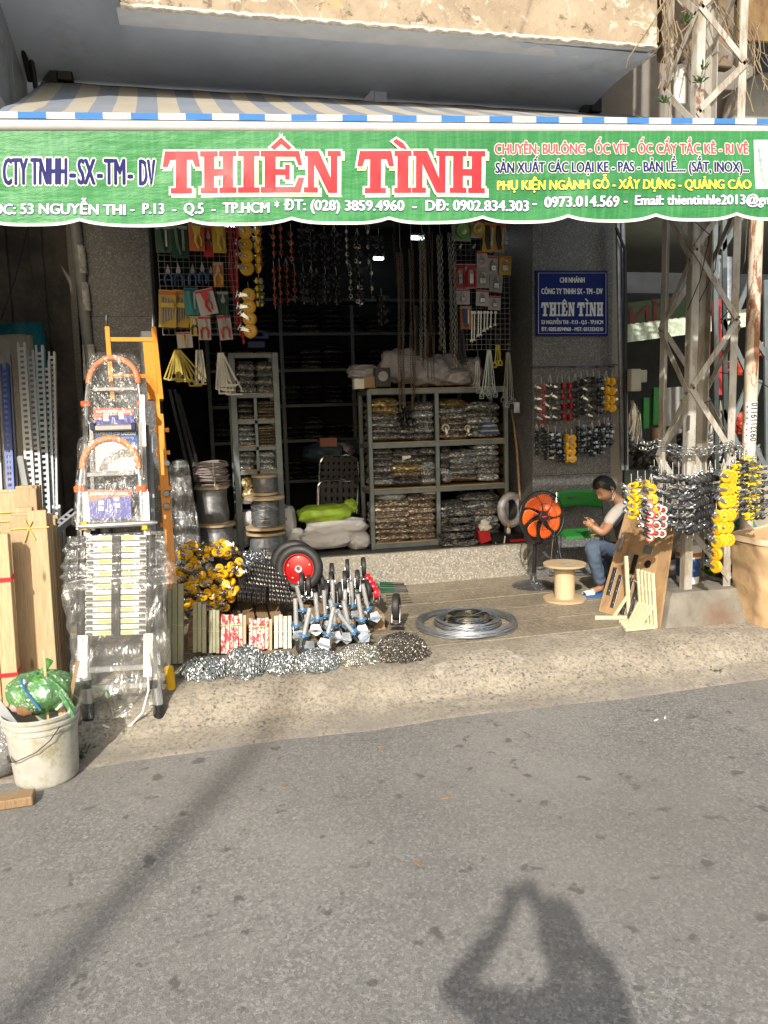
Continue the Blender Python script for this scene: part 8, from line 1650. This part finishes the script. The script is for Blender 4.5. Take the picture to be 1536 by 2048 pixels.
# face mask pulled under the chin, ear loops
mb = MB(); mb.M = HM; mb.grid(lambda u, v: (.050+.028*sin(pi*u)-.02*v, (u-.5)*.10, -.088-.030*v), 12, 6); mb.tube([(.045, .058, -.09), (.01, .082, -.05), (-.005, .084, .01), (-.022, .083, -.01), (.0, .080, -.07), (.045, .055, -.105)], .0022, 5); mb.tube([(.045, -.058, -.09), (.01, -.082, -.05), (-.005, -.084, .01)], .0022, 5); mb.build('face_mask', MASKM, PM, smooth=80)
mb = MB(); mb.bbox((0, 0, 0), (.075, .155, .009), .003); mb.build('phone', BPLAST, M=Matrix.Translation(at(1169, 1037, 6.22)) @ Matrix.Rotation(.55, 4, 'Y') @ Matrix.Rotation(.15, 4, 'Z') @ Matrix.Rotation(pi/2-.2, 4, 'Z'), **K('black smartphone held by the sitting man', 'phone'))
SLB = mt('slipper_blue', (.03, .14, .42), .5); 
for s, (a, t_) in enumerate((('aL', 'tL'), ('aR', 'tR'))):
    d = (J[t_]-J[a]); d.z = 0; d.normalize(); c_ = J[a]+d*.05; c_.z = .222; M_ = Matrix.Translation(c_) @ Matrix.Rotation(atan2(d.y, d.x), 4, 'Z')
    mb = MB(); mb.M = M_; mb.poly([(.15*cos(q)*(.95 if cos(q) > 0 else .85), .045*sin(q)*(1.1 if cos(q) > 0 else .8), -.014) for q in [i*pi/9 for i in range(18)]], .022, (0, 0, 1)); sl = mb.build('slipper', SLB, PM)
    mb = MB(); mb.M = M_; mb.grid(lambda u, v: (.05+.085*v, .05*cos(pi*u)*(1-.25*v), .008+.050*sin(pi*u)*(1-.45*v)), 12, 5); o = mb.build('slipper_strap', WH, sl, smooth=80); md = o.modifiers.new('s', 'SOLIDIFY'); md.thickness = .005
T = thing('low_stool', 'dark plastic stool under the sitting man', 'stool'); c_ = J['pelvis']; mb = MB(); mb.bbox((c_.x+.02, c_.y+.02, c_.z-.135), (.30, .30, .03), .01); mb.build('seat', SLB, T)
for sx in (-1, 1):
    for sy in (-1, 1): mb = MB(); mb.bar((c_.x+.02+sx*.12, c_.y+.02+sy*.12, c_.z-.15), (c_.x+.02+sx*.15, c_.y+.02+sy*.15, .2), .03, .03); mb.build('leg', CHROME, T)

# the photographer stands in the road behind the camera with both arms raised; only the shadow reaches the picture
KX, KY_ = sin(SUN_AZ)/tan(SUN_EL), cos(SUN_AZ)/tan(SUN_EL)
def unshadow(x, y, z): g = gz(x, y, 0); return Vector((g.x-KX*z, g.y-KY_*z, z))
hd = unshadow(1080, 1838, 1.62); phn = unshadow(1022, 1755, 1.90)
if phn.y > -.04: phn.y = -.10
ct = Vector((hd.x+.03, min(hd.y-.02, .0), 0))
J2 = dict(pelvis=ct+Vector((.02, -.05, .92)), spine=ct+Vector((.02, -.04, 1.12)), chest=ct+Vector((.01, -.02, 1.34)), neck=ct+Vector((0, 0, 1.47)), skull=ct+Vector((0, .01, 1.56)), sL=ct+Vector((-.18, 0, 1.40)), eL=unshadow(906, 1978, 1.46), wL=phn+Vector((-.09, -.05, -.08)), sR=ct+Vector((.15, 0, 1.38)), eR=ct+Vector((.13, -.02, 1.52)), wR=phn+Vector((.07, -.05, -.07)),
    hL=ct+Vector((-.09, -.05, .88)), kL=ct+Vector((-.11, -.03, .48)), aL=ct+Vector((-.12, -.06, .08)), tL=ct+Vector((-.13, .12, .03)), hR=ct+Vector((.12, -.05, .88)), kR=ct+Vector((.14, -.02, .48)), aR=ct+Vector((.15, -.06, .08)), tR=ct+Vector((.17, .12, .03)))
R2 = dict(R, pelvis=(.16, .12), spine=(.15, .11), chest=(.17, .12), skull=.07, neck=.06, hL=.095, hR=.095, kL=.065, kR=.065, sL=.065, sR=.065, eL=.045, eR=.045, wL=.032, wR=.032)
h2 = MB()
for s, w in ((-1, J2['wL']), (1, J2['wR'])):
    pm = w+Vector((-s*.03, .01, .07)); hand(h2, w, pm, 0, [[pm+Vector((-s*.01, .02, .02+q*.012)), pm+Vector((-s*.03, .03, .03+q*.012)), pm+Vector((-s*.045, .02, .03+q*.012))] for q in range(-1, 3)]+[[pm+Vector((-s*.02, -.03, 0)), pm+Vector((-s*.04, -.035, .02))]])
for s, e, w in (('sL', 'eL', 'wL'), ('sR', 'eR', 'wR')):
    h2.tube([J2['chest'].lerp(J2[s], .5), J2[s], J2[s].lerp(J2[e], .5), J2[e], J2[e].lerp(J2[w], .5), J2[w]], [.07, .066, .058, .048, .042, .032], 14)
J_, R_s, J, R = J, R, J2, R2
PH, _e = person('person', 'photographer in dark clothes raising a phone overhead, standing in the road behind the view', J2, R2, Matrix.Translation(ct+Vector((.0, .02, 1.62))) @ Matrix.Rotation(pi/2, 4, 'Z'), None, None, h2, .01)
ov = dict(uL=J['sL'].lerp(J['eL'], .6), uR=J['sR'].lerp(J['eR'], .6)); Jx, Rx = sub(['pelvis', 'spine', 'chest', 'sL', 'sR'], .02, ov); Rx['uL'] = Rx['uR'] = .072
skin_mesh('shirt', Jx, [('pelvis', 'spine'), ('spine', 'chest'), ('chest', 'sL'), ('sL', 'uL'), ('chest', 'sR'), ('sR', 'uR')], Rx, 'spine', SHG, PH, 2)
Jx, Rx = sub(['pelvis', 'hL', 'kL', 'hR', 'kR', 'aL', 'aR'], .022); skin_mesh('trousers', Jx, [('pelvis', 'hL'), ('hL', 'kL'), ('kL', 'aL'), ('pelvis', 'hR'), ('hR', 'kR'), ('kR', 'aR')], Rx, 'pelvis', JEAN, PH, 2)
mb = MB(); mb.M = Matrix.Translation(ct+Vector((.0, .02, 1.62))) @ Matrix.Rotation(pi/2, 4, 'Z'); mb.grid(hair, 60, 18, closed_u=True); mb.build('hair', HAIR, PH, smooth=80)
mb = MB(); mb.bbox(phn+Vector((0, 0, 0)), (.15, .010, .075), .003); mb.build('phone', BPLAST, **K('phone held up by the photographer behind the view', 'phone'))
# utility pole across the street whose shadow crosses the road
zt3 = 8.2; base = gz(60, 2010, 0); far = gz(586, 1352, .2); dS = Vector((far.x-base.x, far.y-base.y, 0)).normalized()
top_sh = Vector((far.x, far.y, .2)); topP = Vector((top_sh.x-KX*(zt3-.2), top_sh.y-KY_*(zt3-.2), zt3)); bl0 = Vector((base.x, base.y, 0))-dS*8.0
T = thing('utility_pole', 'leaning concrete utility pole on the far side of the road, behind the view', 'pole'); mb = MB(); mb.tube([bl0, topP], [.12, .05], 16); mb.build('shaft', mt('pole_concrete', (.4, .39, .36), .9), T)
mb = MB(); mb.bar(topP+Vector((-.02, 0, -.1)), topP+Vector((.02, 0, .02)), .09, .09); mb.build('pole_cap', GALV, T)
# litter on the road
for i, (x, y) in enumerate(((1312, 1440), (1330, 1435))): c_ = gz(x, y, .008); mb = MB(); mb.box(c_, (.035, .008, .006), Matrix.Rotation(.5*i+.4, 3, 'Z')); mb.build('paper_scrap', WHITEP, smooth=0, **K('tiny white scrap on the road by the kerb, %s one' % ('left', 'right')[i], 'litter', 'white scraps on the road'))
for i, (x, y) in enumerate(((890, 1595), (570, 1570), (762, 1500), (835, 1725))): c_ = gz(x, y, .005); mb = MB(); mb.box(c_, (.04, .015, .004), Matrix.Rotation(i*.7, 3, 'Z')); mb.build('leaf_litter', PALLETW, smooth=0, **K('small dry leaf fragment on the road, %s from the kerb' % NTH[(1, 2, 0, 3)[i]], 'litter'))
